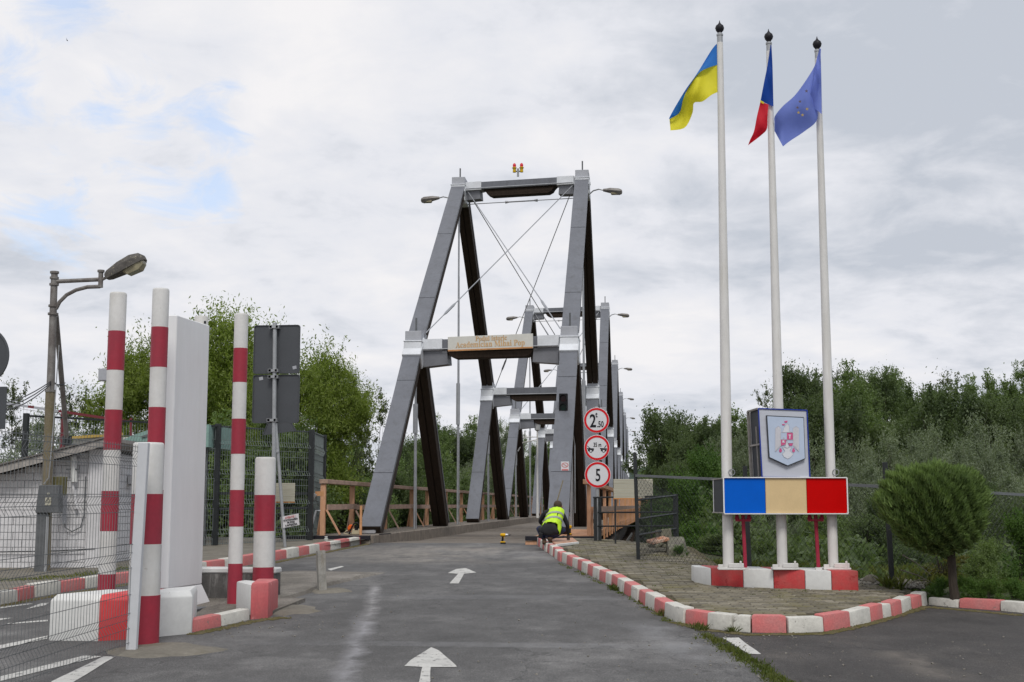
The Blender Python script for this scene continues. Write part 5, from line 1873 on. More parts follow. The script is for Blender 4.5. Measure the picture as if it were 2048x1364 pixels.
# striped beige board fixed to the mesh fence
ys = 23.6
a, c = at(545, 966, ys), at(589.5, 1003, ys)
bb = thing('beige_board', (a.x, ys, c.z), 'beige board with an orange lower edge on the mesh fence at the left', 'board')


def lined_board(a, c, ys, root, n=11):
    w_, h_ = abs(c.x - a.x), abs(a.z - c.z)
    cx = (a.x + c.x) / 2
    for k in range(n):
        z = a.z - h_ * (k + .5) / n
        MB().box((cx, ys + .002 * (k % 2), z), (w_, .02, h_ / n - .0025)).build('slat', 'board_beige', root)
    MB().box((cx, ys + .015, (a.z + c.z) / 2), (w_ - .01, .01, h_ - .01)).build('backing', 'board_orange', root)
    MB().box((cx, ys, c.z - .012), (w_, .03, .018)).build('lower_edge', 'board_orange', root)


lined_board(a, c, ys, bb)

# ================================================================== RIGHT SIDE
# pole with three round speed / weight / distance signs
ys = 24.3
cx_ = at(1194, 900, ys).x
rs = thing('road_sign', (cx_, ys, gz(ys) + .11), 'pole with three round red rimmed limit signs one above another at the bridge entrance', 'sign')
topz = at(1193, 812, ys).z
MB().tube([(cx_, ys + .05, gz(ys) + .1), (cx_, ys + .05, topz)], .034, 12).build('pole', 'galvanised', rs, smooth=True)


def disc(px, py, rad_px, label):
    c = at(px, py, ys)
    r = rad_px * (c - EYE).length / FPX
    pl = MB().lathe((c.x, ys + .012, c.z), [(r, 0), (r, .012), (r * .98, .014), (r * .0, .014)], 56, axis=(0, -1, 0)).build('sign_disc', 'sign_white', rs)
    tag(pl, label)
    rg = MB()
    n = 64
    for k in range(n):
        a0, a1 = 2 * math.pi * k / n, 2 * math.pi * (k + 1) / n
        rg.add([(c.x + math.cos(a) * q, ys - .0055, c.z + math.sin(a) * q) for a in (a0, a1) for q in (r * .965, r * .80)], [(0, 1, 3, 2)])
    rg.build('red_ring', 'sign_red', pl, fix=False)
    return pl, c, r


d1, c, r = disc(1193, 840.5, 25.5, 'round sign reading 2.50 t')
f_ = lambda dx, dz, yy=-.006: Vector((c.x + dx * r, ys + yy, c.z + dz * r))
put_text('lettering', '2', f_(-.28, -.03), r * 1.42, d1, 'sign_black', .72, .006)
put_text('lettering', 't', f_(.0, .42), r * .62, d1, 'sign_black', .75, .003)
put_text('lettering', '.50', f_(.30, -.30), r * .66, d1, 'sign_black', .66, .003)
d2, c, r = disc(1194, 895.5, 25.5, 'round sign reading 35 m between two vehicle symbols')
f_ = lambda dx, dz, yy=-.006: Vector((c.x + dx * r, ys + yy, c.z + dz * r))
put_text('lettering', '35 m', f_(.03, .24), r * .47, d2, 'sign_black', .66, .0015)
for s, nm in ((-1, 0), (1, 1)):
    g = MB()
    ox_ = s * .50
    Q = lambda x, z: f_(ox_ + x, z)
    g.add([Q(-.28, -.02), Q(.28, -.05), Q(.26, -.14), Q(-.24, -.12)], [(0, 1, 2, 3)])
    g.add([Q(-.22, -.14), Q(.26, -.16), Q(.20, -.27), Q(.12, -.27), Q(-.18, -.27)], [(0, 1, 2, 3, 4)])
    if s < 0:
        g.add([Q(-.28, .14), Q(-.25, .16), Q(-.02, -.02), Q(-.08, -.03)], [(0, 1, 2, 3)])
    else:
        g.add([Q(.26, .22), Q(.18, .18), Q(.05, .0), Q(.14, -.0)], [(0, 1, 2, 3)])
    g.build('vehicle_symbol', 'sign_black', d2, fix=False)
    wv = MB().lathe(f_(ox_ + (.02 if s < 0 else .02), -.25, -.0065), [(r * .12, 0), (r * .12, .001)], 16, axis=(0, -1, 0))
    wv.build('wheel_symbol', 'sign_black', d2)
    MB().lathe(f_(ox_ + .02, -.25, -.0085), [(r * .075, 0), (r * .075, .001)], 16, axis=(0, -1, 0)).build('hub_symbol', 'sign_white', d2)
d3, c, r = disc(1195.5, 949.5, 26, 'round sign reading 5')
f_ = lambda dx, dz, yy=-.006: Vector((c.x + dx * r, ys + yy, c.z + dz * r))
put_text('lettering', '5', f_(.02, -.02), r * 1.32, d3, 'sign_black', .66, .004)

# beige board by the gate
ys = 23.2
a, c = at(1227, 958, ys), at(1306, 996, ys)
bb2 = thing('beige_board', (a.x, ys, gz(ys) + .1), 'wide beige lined board standing on posts behind the right hand gate', 'board')
lined_board(a, c, ys, bb2, 12)
for px in (1230, 1302):
    q = at(px, 990, ys + .03)
    MB().box((q.x, ys + .04, (gz(ys) + .1 + q.z) / 2), (.03, .03, q.z - gz(ys) - .1)).build('post', 'fence_dark', bb2)

# pipe railing at the edge of the paving
pg = thing('pipe_railing', (at(1192, 1000, 24.2).x, 24.2, gz(24.2)), 'dark grey pipe railing with three bars beside the bridge railing', 'railing')
xa_, xb_ = at(1192, 1000, 24.1), at(1351, 991, 22.7)
zg = gz(24.1) + .1
for dx in (-.035, .05):
    MB().box((xa_.x + dx + .02, 24.1, (zg + xa_.z + .06) / 2), (.06, .07, xa_.z + .06 - zg)).build('post', 'fence_dark', pg, bevel=.004)
MB().box((xb_.x, 22.7, (gz(22.7) + xb_.z) / 2), (.09, .09, xb_.z - gz(22.7) + .05)).build('post', 'fence_dark', pg, bevel=.004)
for (p, q) in (((1187, 995), (1351, 992)), ((1196, 1025), (1348, 1024)), ((1196, 1052.5), (1348, 1051.5))):
    MB().tube([at(*p, 24.1), at(*q, 22.7)], .017, 6).build('bar', 'fence_dark', pg)

# chain-link fence and its gate
def chain_link(P0, P1, z0a, z1a, z0b, z1b, root, cell=.060, r=.0019, m='fence_dark'):
    P0, P1 = Vector((P0[0], P0[1])), Vector((P1[0], P1[1]))
    L = (P1 - P0).length
    H = ((z1a - z0a) + (z1b - z0b)) / 2
    b = MB()

    def pt(s, h):
        t = s / L
        q = P0.lerp(P1, t)
        za, zb = z0a + (z0b - z0a) * t, z1a + (z1b - z1a) * t
        return (q.x, q.y, za + (zb - za) * h / H)
    s = -H
    while s < L:
        for sg in (1, -1):
            a, c = (s, s + H) if sg > 0 else (s + H, s)
            h0, h1 = 0, H
            # clip to 0..L
            if sg > 0:
                if a < 0:
                    h0 = -a
                    a = 0
                if c > L:
                    h1 = H - (c - L)
                    c = L
            else:
                if a > L:
                    h0 = a - L
                    a = L
                if c < 0:
                    h1 = H + c
                    c = 0
            if h1 - h0 > .02:
                b.tube([pt(a, h0), pt(c, h1)], r, 3, caps=False)
        s += cell * 1.414
    o = b.build('wire_netting', m, root, fix=False)
    return tag(o, kind='stuff')


F0 = G(1277, 1122, .11)
F1 = G(1785, 1175, .10)
rail = lambda px, py, y: at(px, py, y)
cf = thing('chain_link_fence', (F0.x, F0.y, F0.z), 'dark chain link fence with a tall top rail along the right edge of the paving', 'fence')
y0_, y1_ = F0.y, F1.y
r0, r1 = at(1270, 951, y0_), at(1769, 973, y1_)
r2 = at(2070, 991, 16.8)
F2 = Vector((r2.x, 16.8, gz(16.8)))
for (ftx, fty, ff, py, hx) in ((F0.x, F0.y, F0.z, 905, 0), (None, None, None, 930, 0), (F1.x, F1.y, F1.z, 926, 0), (F2.x, F2.y, F2.z, 945, 0)):
    if ftx is None:
        t = .50
        qx, qy = F0.x + (F1.x - F0.x) * t, F0.y + (F1.y - F0.y) * t
        zf = F0.z + (F1.z - F0.z) * t
        zt_ = at(1483, 932, qy).z
    else:
        qx, qy, zf = ftx, fty, ff
        zt_ = at(1270, py, qy).z
    lean = -.035
    MB().bar((qx, qy, zf - .05), (qx + lean, qy, zt_), .055, .055, up=(0, 1, 0)).build('post', 'fence_dark', cf, bevel=.004)
MB().bar(r0, r1, .03, .035).build('top_rail', 'fence_wire', cf)
MB().bar(r1, r2, .03, .035).build('top_rail', 'fence_wire', cf)
chain_link((F0.x, F0.y), (F1.x, F1.y), F0.z, r0.z, F1.z, r1.z, cf)
chain_link((F1.x, F1.y), (F2.x, F2.y), F1.z, r1.z, F2.z - .1, r2.z, cf)
# diagonal wing: bars and netting from the first post to the far post
wg = thing('fence_wing', (F0.x, F0.y, F0.z), 'slanting bars and netting joining the chain link fence to the pipe railing', 'fence')
for (p, q) in (((1273, 1000), (1351, 991)), ((1274, 1038), (1352, 1027)), ((1275, 1070), (1353, 1057))):
    MB().tube([at(*p, y0_ + .05), at(*q, 22.6)], .017, 6).build('bar', 'fence_dark', wg)
chain_link((F0.x, F0.y + .05), (xb_.x, 22.6), F0.z, at(1273, 952, y0_).z, gz(22.6) + .1, at(1352, 950, 22.6).z - .35, wg, r=.0017)

# lichen covered block and broken bricks at the corner
cbk = G(1350, 1118, .10)
rb = thing('stone_block', (cbk.x, cbk.y + .8, gz(19.5)), 'weathered grey concrete block with lichen below the far railing post', 'block')
b = MB()
x0_, x1_ = at(1332, 1100, 20.4).x, at(1374, 1100, 20.4).x
zt_ = at(1350, 1078, 20.8).z
b.add([(x0_, 19.9, .4), (x1_ + .05, 19.7, .35), (x1_ + .12, 21.2, .4), (x0_, 21.3, .4), (x0_ + .03, 20.1, zt_ - .12), (x1_ - .05, 20.0, zt_ - .16), (x1_ - .02, 21.1, zt_ + .04), (x0_ + .02, 21.2, zt_ + .03)],
      [(0, 1, 2, 3), (4, 5, 6, 7), (0, 1, 5, 4), (1, 2, 6, 5), (2, 3, 7, 6), (3, 0, 4, 7)])
b.build('block', 'lichen', rb, bevel=.04, seg=2, smooth=True)
q = at(1316, 1088, 20.9)
br_ = thing('broken_slab', (q.x, 20.9, q.z - .1), 'broken rust stained slabs leaning on each other beside the stone block', 'rubble')
for (dx, dy, dz, sx, sy, sz, rx, ry, rz) in ((0, 0, .06, .30, .26, .05, 6, -12, 20), (.05, .05, -.02, .26, .22, .06, -4, 10, -15), (-.03, -.05, .0, .20, .2, .05, 3, -22, 40), (.10, .3, .12, .26, .05, .22, -10, -6, 10)):
    MB().box(q + Vector((dx, dy, dz)), (sx, sy, sz), rot=(R(rx), R(ry), R(rz))).build('slab_piece', 'rust_sheet' if dz > .03 and dy < .2 else 'lichen', br_, bevel=.008)


# ------------------------------------------------------------------ monument with flagpoles
ROTM = R(9)
MX = Matrix.Rotation(ROTM, 3, 'Z')
PY = 14.72
pl0 = at(1457, 1140, PY)
zpl = pl0.z
base0 = Vector((pl0.x, PY, zpl))
mono = thing('monument_plinth', (base0.x, PY, gz(14.5)), 'low white and red painted concrete plinth under the flagpoles', 'plinth')
fpx = [(1390, 1167), (1423, 1172), (1487, 1175.5), (1548, 1178), (1611, 1180), (1664, 1182), (1718, 1182)]
fr = [G(p[0], p[1], .125) for p in fpx]
back = Vector((-.10, .68, 0))
for i in range(6):
    a, c = fr[i], fr[i + 1]
    zb_ = min(a.z, c.z) - .06
    A = [(a.x + .002, a.y), (c.x - .002, c.y), (c.x - .002 + back.x * (.9 if i < 5 else .9), c.y + back.y), (a.x + .002 + back.x * (.3 if i == 0 else .9), a.y + back.y * (.55 if i == 0 else 1))]
    A = [(x, y) for x, y in A]
    MB().add([(x, y, zb_) for x, y in A] + [(x, y, zpl - .002 * i * 0) for x, y in A], [(0, 1, 2, 3), (4, 5, 6, 7), (0, 1, 5, 4), (1, 2, 6, 5), (2, 3, 7, 6), (3, 0, 4, 7)]).build(
        'painted_section', 'white_paint' if i % 2 == 0 else 'kerb_red', mono, bevel=.012, seg=2, smooth=True)

poles = []
for i, (pxb, pxt, pyt, rb_, rt_, nm) in enumerate(((1457, 1439.5, 66, .061, .036, 'left hand white flagpole carrying the blue and yellow flag'),
                                                  (1565, 1537.5, 83, .058, .033, 'middle white flagpole carrying the blue, yellow and red flag'),
                                                  (1667, 1634.5, 98, .056, .033, 'right hand white flagpole carrying the violet blue flag with stars'))):
    yy = PY + .10 + (at(pxb, 1140, PY).x - base0.x) * math.tan(ROTM) * .8
    xb2 = at(pxb, 1138, yy).x
    tp_ = at(pxt, pyt, yy)
    r = thing('flagpole', (xb2, yy, zpl), nm, 'flagpole', 'flagpoles on the plinth')
    xm = lambda z: xb2 + (tp_.x - xb2) * (z - zpl) / (tp_.z - zpl)
    H = tp_.z - zpl
    zs = [zpl, zpl + H * .3, zpl + H * .6, tp_.z - .12]
    MB().tube([(xm(z), yy, z) for z in zs], [rb_, rb_ * .98, (rb_ + rt_) / 2, rt_], 18).build('shaft', 'pole_white', r, smooth=True)
    MB().tube([(xm(zpl + .9) + rb_ * .55, yy - rb_ * .75, zpl + .3), (xm(tp_.z - .2) + rt_ * .5, yy - rt_ * .8, tp_.z - .2)], .007, 4).build('halyard', 'pole_white', r)
    MB().lathe((xm(tp_.z), yy, tp_.z - .16), [(rt_ * .95, 0), (rt_ * .95, .12), (rt_ * 1.1, .125), (rt_ * 1.1, .145), (rt_ * .7, .15), (rt_ * .7, .17)], 14).build('collar', 'galvanised', r, smooth=True)
    MB().lathe((xm(tp_.z), yy, tp_.z + .005), [(.02, -.02), (.026, .0), (.045, .025), (.054, .055), (.044, .085), (.020, .105), (.008, .125), (.003, .15)], 16).build('finial', 'black_steel', r, smooth=True)
    bp = MB().box((xb2 + .03, yy - .01, zpl + .012), (.30, .20, .024))
    bp.box((xb2 + .08, yy - .09, zpl + .05), (.17, .03, .05))
    bp.box((xb2 - .09, yy - .09, zpl + .04), (.06, .03, .04))
    bp.tube([(xb2 + .13, yy - .1, zpl + .02), (xb2 + .13, yy - .1, zpl + .10)], .014, 6)
    bp.build('base_plate', 'pole_white', r, bevel=.005)
    cr = MB()
    zc = at(pxb, 945, yy).z
    cr.tube([(xm(zc) + .05 + .035 * math.cos(a), yy - .06, zc + .035 * math.sin(a)) for a in [2 * math.pi * k / 12 for k in range(13)]], .005, 4)
    cr.build('rope_cleat', 'galvanised', r)
    poles.append((r, xm, yy, tp_))

# sign boxes between the poles: three colour panel and crest panel, both double sided
yF = PY - .12


def mpt(px, py, ref=None):
    """point on the monument's rotated front plane"""
    d = ray(px, py)
    n = MX @ Vector((0, -1, 0))
    o = Vector((base0.x - .06, yF, 0))
    t = n.dot(o - EYE) / n.dot(d)
    return EYE + d * t


bk = MX @ Vector((0, 1, 0))
tri_ = thing('colour_panel', (mpt(1448, 1027).x, yF, mpt(1448, 1027).z), 'long double sided panel box in blue, cream and red between the flagpoles', 'sign')
edges = [1447.5, 1531, 1613.5, 1694.5]
zt_, zb2 = mpt(1448, 956).z, mpt(1449, 1026.5).z
for i, m_ in enumerate(('blue_panel', 'cream_panel', 'red_panel')):
    a, c = mpt(edges[i], 990), mpt(edges[i + 1], 990)
    a2, c2 = Vector((a.x, a.y, 0)), Vector((c.x, c.y, 0))
    g = (c2 - a2).normalized() * .002
    MB().prism([(a2.x + g.x, a2.y + g.y, zb2), (c2.x - g.x, c2.y - g.y, zb2), (c2.x - g.x, c2.y - g.y, zt_), (a2.x + g.x, a2.y + g.y, zt_)], bk * .03).build('panel', m_, tri_, bevel=.003)
a, c = mpt(edges[0], 990), mpt(edges[3], 990)
frm = MB()
for z in (zt_ + .006, zb2 - .006):
    frm.bar((a.x, a.y, z), (c.x, c.y, z), .04, .010, off=(0, 0))
for q in (a, c):
    frm.bar((q.x, q.y, zb2), (q.x, q.y, zt_), .012, .04, up=(0, 1, 0))
frm.build('frame', 'pillar_white', tri_)
boxd = .56
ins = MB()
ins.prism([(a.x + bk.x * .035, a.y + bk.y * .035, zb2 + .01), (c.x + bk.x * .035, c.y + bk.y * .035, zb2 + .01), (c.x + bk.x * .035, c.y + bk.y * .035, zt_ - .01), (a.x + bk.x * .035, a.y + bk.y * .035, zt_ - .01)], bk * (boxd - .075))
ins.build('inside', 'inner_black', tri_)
fb = MB()
aB, cB = a + bk * boxd, c + bk * boxd
fb.prism([(aB.x, aB.y, zb2), (cB.x, cB.y, zb2), (cB.x, cB.y, zt_), (aB.x, aB.y, zt_)], bk * -.03)
fb.build('rear_panel', 'pillar_white', tri_)
sd = MB()
for z in (zt_ - .006, zb2 + .006):
    for q in (a, c):
        sd.bar((q.x, q.y, z), (q.x + bk.x * boxd, q.y + bk.y * boxd, z), .03, .012)
sd.build('side_frame', 'roof_edge', tri_)

crt = thing('crest_panel', (mpt(1524, 955).x, yF, zt_ + .01), 'upright white panel with a blue edge and shield crest above the colour panel', 'sign')
c0_, c1_ = mpt(1517, 880), mpt(1616, 880)
# the panel leans slightly: corners measured one by one
Q4 = [mpt(1524, 954.5), mpt(1619.5, 955.5), mpt(1613.5, 820.5), mpt(1516.5, 817)]
MB().prism(Q4, bk * .03).build('panel', 'crest_board', crt, bevel=.003)
eb = MB()
fwd = bk * -.004
for i in range(4):
    eb.bar(Q4[i] + fwd, Q4[(i + 1) % 4] + fwd, .012, .014, up=tuple(bk))
eb.build('blue_edging', 'edge_blue', crt)
Q4b = [q + bk * .50 for q in Q4]
MB().prism([q for q in Q4b], bk * -.03).build('rear_panel', 'pillar_white', crt)
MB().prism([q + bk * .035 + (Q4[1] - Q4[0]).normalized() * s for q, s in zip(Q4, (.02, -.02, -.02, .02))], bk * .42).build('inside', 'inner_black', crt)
sf = MB()
for q in Q4:
    sf.bar(q + bk * .02, q + bk * .49, .02, .02)
sf.bar(Q4[0].lerp(Q4[3], .48) + bk * .02, Q4[0].lerp(Q4[3], .48) + bk * .49, .015, .02)
sf.bar(Q4b[0] - bk * .02, Q4b[3] - bk * .02, .03, .03, up=tuple(bk))
sf.bar(Q4[0].lerp(Q4[3], .02) + bk * .15, Q4[0].lerp(Q4[3], .75) + bk * .15, .012, .012, up=tuple(bk))
sf.build('side_frame', 'roof_edge', crt)
C = lambda px, py, off=0.0: mpt(px, py) + bk * (-off)
sh = [C(1531.5, 831), C(1606, 834.5), C(1609, 918), C(1573.5, 932.5), C(1536.5, 915.5)]
MB().prism([q for q in sh], bk * -.035).build('shield_rim', 'inner_black', crt)
shc = sum(sh, Vector()) / 5
shf = MB().prism([shc + (q - shc) * .965 + bk * -.036 for q in sh], bk * -.004).build('shield_face', 'crest_blue', crt)
# the eagle: flat pieces laid on the shield face, coordinates from the enlarged photo
Z = lambda x, y, o=.043: C(1500 + x / 9.09, 810 + y / 9.09, o)


def outline(pts, m_, name, o=.043, th=.0015, line=True):
    MB().prism([Z(x, y, o) for x, y in pts], bk * th).build(name, m_, shf)
    if line:
        l = MB()
        for i in range(len(pts)):
            l.bar(Z(*pts[i], o + .002), Z(*pts[(i + 1) % len(pts)], o + .002), .0015, .0011, up=tuple(bk))
        l.build(name + '_outline', 'crest_line', shf)


outline([(570, 770), (740, 770), (700, 830), (770, 890), (720, 950), (665, 980), (600, 945), (565, 890), (620, 840)], 'crest_pale', 'eagle_tail')
for s in (-1, 1):
    for k in range(5):
        x0 = 655 + s * (118 + k * 21)
        outline([(x0 - 10, 420 - 15 * (2 - abs(k - 2))), (x0 + 10, 420 - 15 * (2 - abs(k - 2))), (x0 + s * 4 + 9, 740 + k * 22), (x0 + s * 4, 765 + k * 22), (x0 + s * 4 - 9, 740 + k * 22)], 'crest_pale', 'wing_feather', .043 + .0006 * k)
outline([(585, 470), (600, 420), (640, 350), (670, 345), (695, 400), (690, 470), (745, 500), (560, 500)], 'crest_pale', 'eagle_body')
outline([(605, 295), (665, 290), (655, 325), (615, 325)], 'crest_pink', 'crown', .045, .0015, False)
outline([(565, 350), (620, 350), (605, 375), (570, 370)], 'crest_pink', 'beak', .045, .0015, False)
outline([(540, 505), (648, 505), (648, 630), (540, 630)], 'crest_blue', 'shield_quarter', .046)
outline([(650, 507), (758, 507), (758, 633), (650, 633)], 'crest_pink', 'shield_quarter', .046)
outline([(540, 632), (640, 632), (625, 720), (545, 745)], 'crest_pink', 'shield_quarter', .046)
outline([(652, 640), (760, 640), (760, 695), (668, 695)], 'crest_blue', 'shield_quarter', .046)
outline([(680, 702), (760, 702), (745, 745), (700, 745)], 'crest_pink', 'shield_quarter', .046, .0015, False)
outline([(650, 650), (690, 765), (650, 785), (615, 765)], 'crest_pale', 'shield_point', .047)
outline([(680, 540), (725, 540), (722, 560), (712, 560), (712, 615), (694, 615), (694, 560), (683, 560)], 'crest_pale', 'charge', .048, .001, False)
outline([(565, 650), (605, 645), (600, 665), (615, 690), (590, 685), (570, 690)], 'crest_pale', 'charge', .048, .001, False)
outline([(575, 600), (600, 590), (615, 610), (590, 615)], 'crest_line', 'charge', .048, .001, False)
for s in (-1, 1):
    cxx = 655 + s * 118
    outline([(cxx - 25, 815), (cxx, 795), (cxx + 25, 815), (cxx + 22, 850), (cxx, 865), (cxx - 25, 850)], 'crest_pink', 'claw', .045, .0015, False)
    outline([(cxx - 20, 780), (cxx, 790), (cxx + 20, 780), (cxx, 805)], 'crest_pink', 'claw', .045, .0015, False)

# two red stands under the panel
for i, (px, lab) in enumerate(((1491, 'thin dark red support under the blue panel'), (1637, 'thin dark red support under the red panel'))):
    yy = PY + .05 + (at(px, 1140, PY).x - base0.x) * math.tan(ROTM)
    q = at(px, 1137, yy)
    r = thing('red_support', (q.x, yy, zpl), lab, 'support', 'red supports under the panels')
    zt2 = zb2 - .02
    MB().tube([(q.x, yy, zpl + .02), (q.x - .015, yy, zt2)], .021, 10).build('tube', 'post_pink', r, smooth=True)
    MB().box((q.x - .015, yy, zt2 - .06), (.17, .05, .025)).build('crossbar', 'post_pink', r)
    for s in (-1, 1):
        MB().lathe((q.x - .015 + s * .068, yy - .01, zt2 - .05), [(.03, 0), (.016, .05), (.016, .07)], 10).build('foot', 'post_pink', r)
    MB().box((q.x, yy, zpl + .012), (.07, .07, .025)).build('base', 'post_white', r)


# ------------------------------------------------------------------ flags
def ribbon(top, bot, yy, amp, ph, nu=26, nv=9, depth=None):
    """cloth between two measured edges, with soft folds in depth"""
    def samp(c, t):
        f = t * (len(c) - 1)
        i = min(int(f), len(c) - 2)
        a, b_ = c[i], c[i + 1]
        p0, p3 = c[max(i - 1, 0)], c[min(i + 2, len(c) - 1)]
        k = f - i
        return tuple(.5 * ((2 * a[j]) + (-p0[j] + b_[j]) * k + (2 * p0[j] - 5 * a[j] + 4 * b_[j] - p3[j]) * k * k + (-p0[j] + 3 * a[j] - 3 * b_[j] + p3[j]) * k ** 3) for j in (0, 1))
    b = MB()
    for i in range(nu + 1):
        u_ = i / nu
        a, c = samp(top, u_), samp(bot, u_)
        for j in range(nv + 1):
            v_ = j / nv
            px, py = a[0] + (c[0] - a[0]) * v_, a[1] + (c[1] - a[1]) * v_
            dy = amp * math.sin(u_ * 7 + v_ * 2.2 + ph) * min(1, u_ * 4) + amp * .4 * math.sin(u_ * 15 - v_ * 5 + ph) * min(1, u_ * 3)
            b.v.append(tuple(at(px, py, yy + dy + (depth(u_, v_) if depth else 0))))
    for i in range(nu):
        for j in range(nv):
            b.f.append((i * (nv + 1) + j, (i + 1) * (nv + 1) + j, (i + 1) * (nv + 1) + j + 1, i * (nv + 1) + j + 1))
            b.m.append(0)
    return b


yy = poles[0][2]
fu = thing('flag', at(1437, 190, yy), 'blue and yellow flag blowing to the left from the left flagpole', 'flag')
UT = [(1436, 85), (1423, 100), (1394, 147), (1374, 175), (1359, 199), (1344, 225), (1338, 237)]
UM = [(1436, 129), (1410, 138), (1395, 149), (1377, 175), (1366, 199), (1359, 225), (1339, 238)]
UB = [(1436, 184), (1423, 190), (1405, 203), (1388, 206), (1385, 226), (1370, 255), (1341, 261)]
ribbon(UT, UM, yy, .07, .3).build('blue_stripe', 'fl_blue', fu, smooth=True, fix=False)
ribbon(UM, UB, yy, .07, .9).build('yellow_stripe', 'fl_yellow', fu, smooth=True, fix=False)
yy = poles[1][2]
fr_ = thing('flag', at(1545, 214, yy), 'limp blue, yellow and red flag hanging on the middle flagpole', 'flag')
yy -= .07
ribbon([(1541, 90), (1535, 130), (1528, 165), (1521, 202)], [(1543, 90), (1545, 130), (1546, 170), (1547, 213)], yy, .02, 0, 20, 6).build('blue_stripe', 'fl_navy', fr_, smooth=True, fix=False)
ribbon([(1521, 200), (1520.5, 202), (1520, 204)], [(1528, 204), (1528, 206), (1527, 208)], yy + .005, .0, 0, 4, 3).build('yellow_stripe', 'fl_yellow', fr_, smooth=True, fix=False)
ribbon([(1521, 203), (1514, 232), (1508, 262), (1500, 280), (1496, 291)], [(1537, 209), (1535, 232), (1534, 257), (1523, 270), (1497, 290)], yy + .01, .035, 1.2, 20, 6).build('red_stripe', 'fl_red', fr_, smooth=True, fix=False)
yy = poles[2][2]
fe = thing('flag', at(1643, 228, yy), 'violet blue flag with a ring of stars on the right flagpole', 'flag')
ribbon([(1640, 98), (1634, 120), (1622, 145), (1592, 188), (1566, 212), (1550, 232), (1549, 246), (1549, 262)],
       [(1642, 98), (1640, 130), (1638, 165), (1634, 205), (1634, 240), (1610, 262), (1580, 282), (1566, 293)], yy - .10, .06, .5, 34, 12).build('field', 'fl_euro', fe, smooth=True, fix=False)
ribbon([(1639, 97), (1632, 125), (1626, 165), (1616, 207)], [(1641, 97), (1642, 130), (1643, 170), (1643.5, 228)], yy - .16, .03, .2, 20, 6).build('folded_hoist', 'fl_euro', fe, smooth=True, fix=False)
for i, (px, py) in enumerate(((1613, 182), (1600, 203), (1595, 215), (1597, 225), (1605, 230), (1614, 218))):
    c = at(px, py, yy - .26)
    pts = []
    for k in range(10):
        a = R(90 + 36 * k)
        q = .022 if k % 2 == 0 else .009
        pts.append(c + Vector((math.cos(a) * q, 0, math.sin(a) * q)))
    MB().prism(pts, (0, .002, 0)).build('star', 'fl_star2' if i < 3 else 'fl_star', fe)

# ================================================================== PERSON AND TOOLS
def skin_body(name, joints, edges, radii, m, parent, org, sub=2, root=0):
    me = bpy.data.meshes.new(name)
    me.from_pydata([Vector(j) - Vector(org) for j in joints], edges, [])
    ob = bpy.data.objects.new(name, me)
    col.objects.link(ob)
    sk = ob.modifiers.new('skin', 'SKIN')
    sk.use_smooth_shade = True
    lay = me.skin_vertices[0].data
    for i, r in enumerate(radii):
        lay[i].radius = r if isinstance(r, tuple) else (r, r)
        lay[i].use_root = (i == root)
    ss = ob.modifiers.new('sub', 'SUBSURF')
    ss.levels = ss.render_levels = sub
    dg = bpy.context.evaluated_depsgraph_get()
    me2 = bpy.data.meshes.new_from_object(ob.evaluated_get(dg))
    bpy.data.objects.remove(ob)
    o = bpy.data.objects.new(name, me2)
    me2.materials.clear()
    me2.materials.append(M[m])
    me2.polygons.foreach_set('use_smooth', [True] * len(me2.polygons))
    o.parent = parent
    o.location = Vector(org) - world_loc(parent)
    col.objects.link(o)
    return o


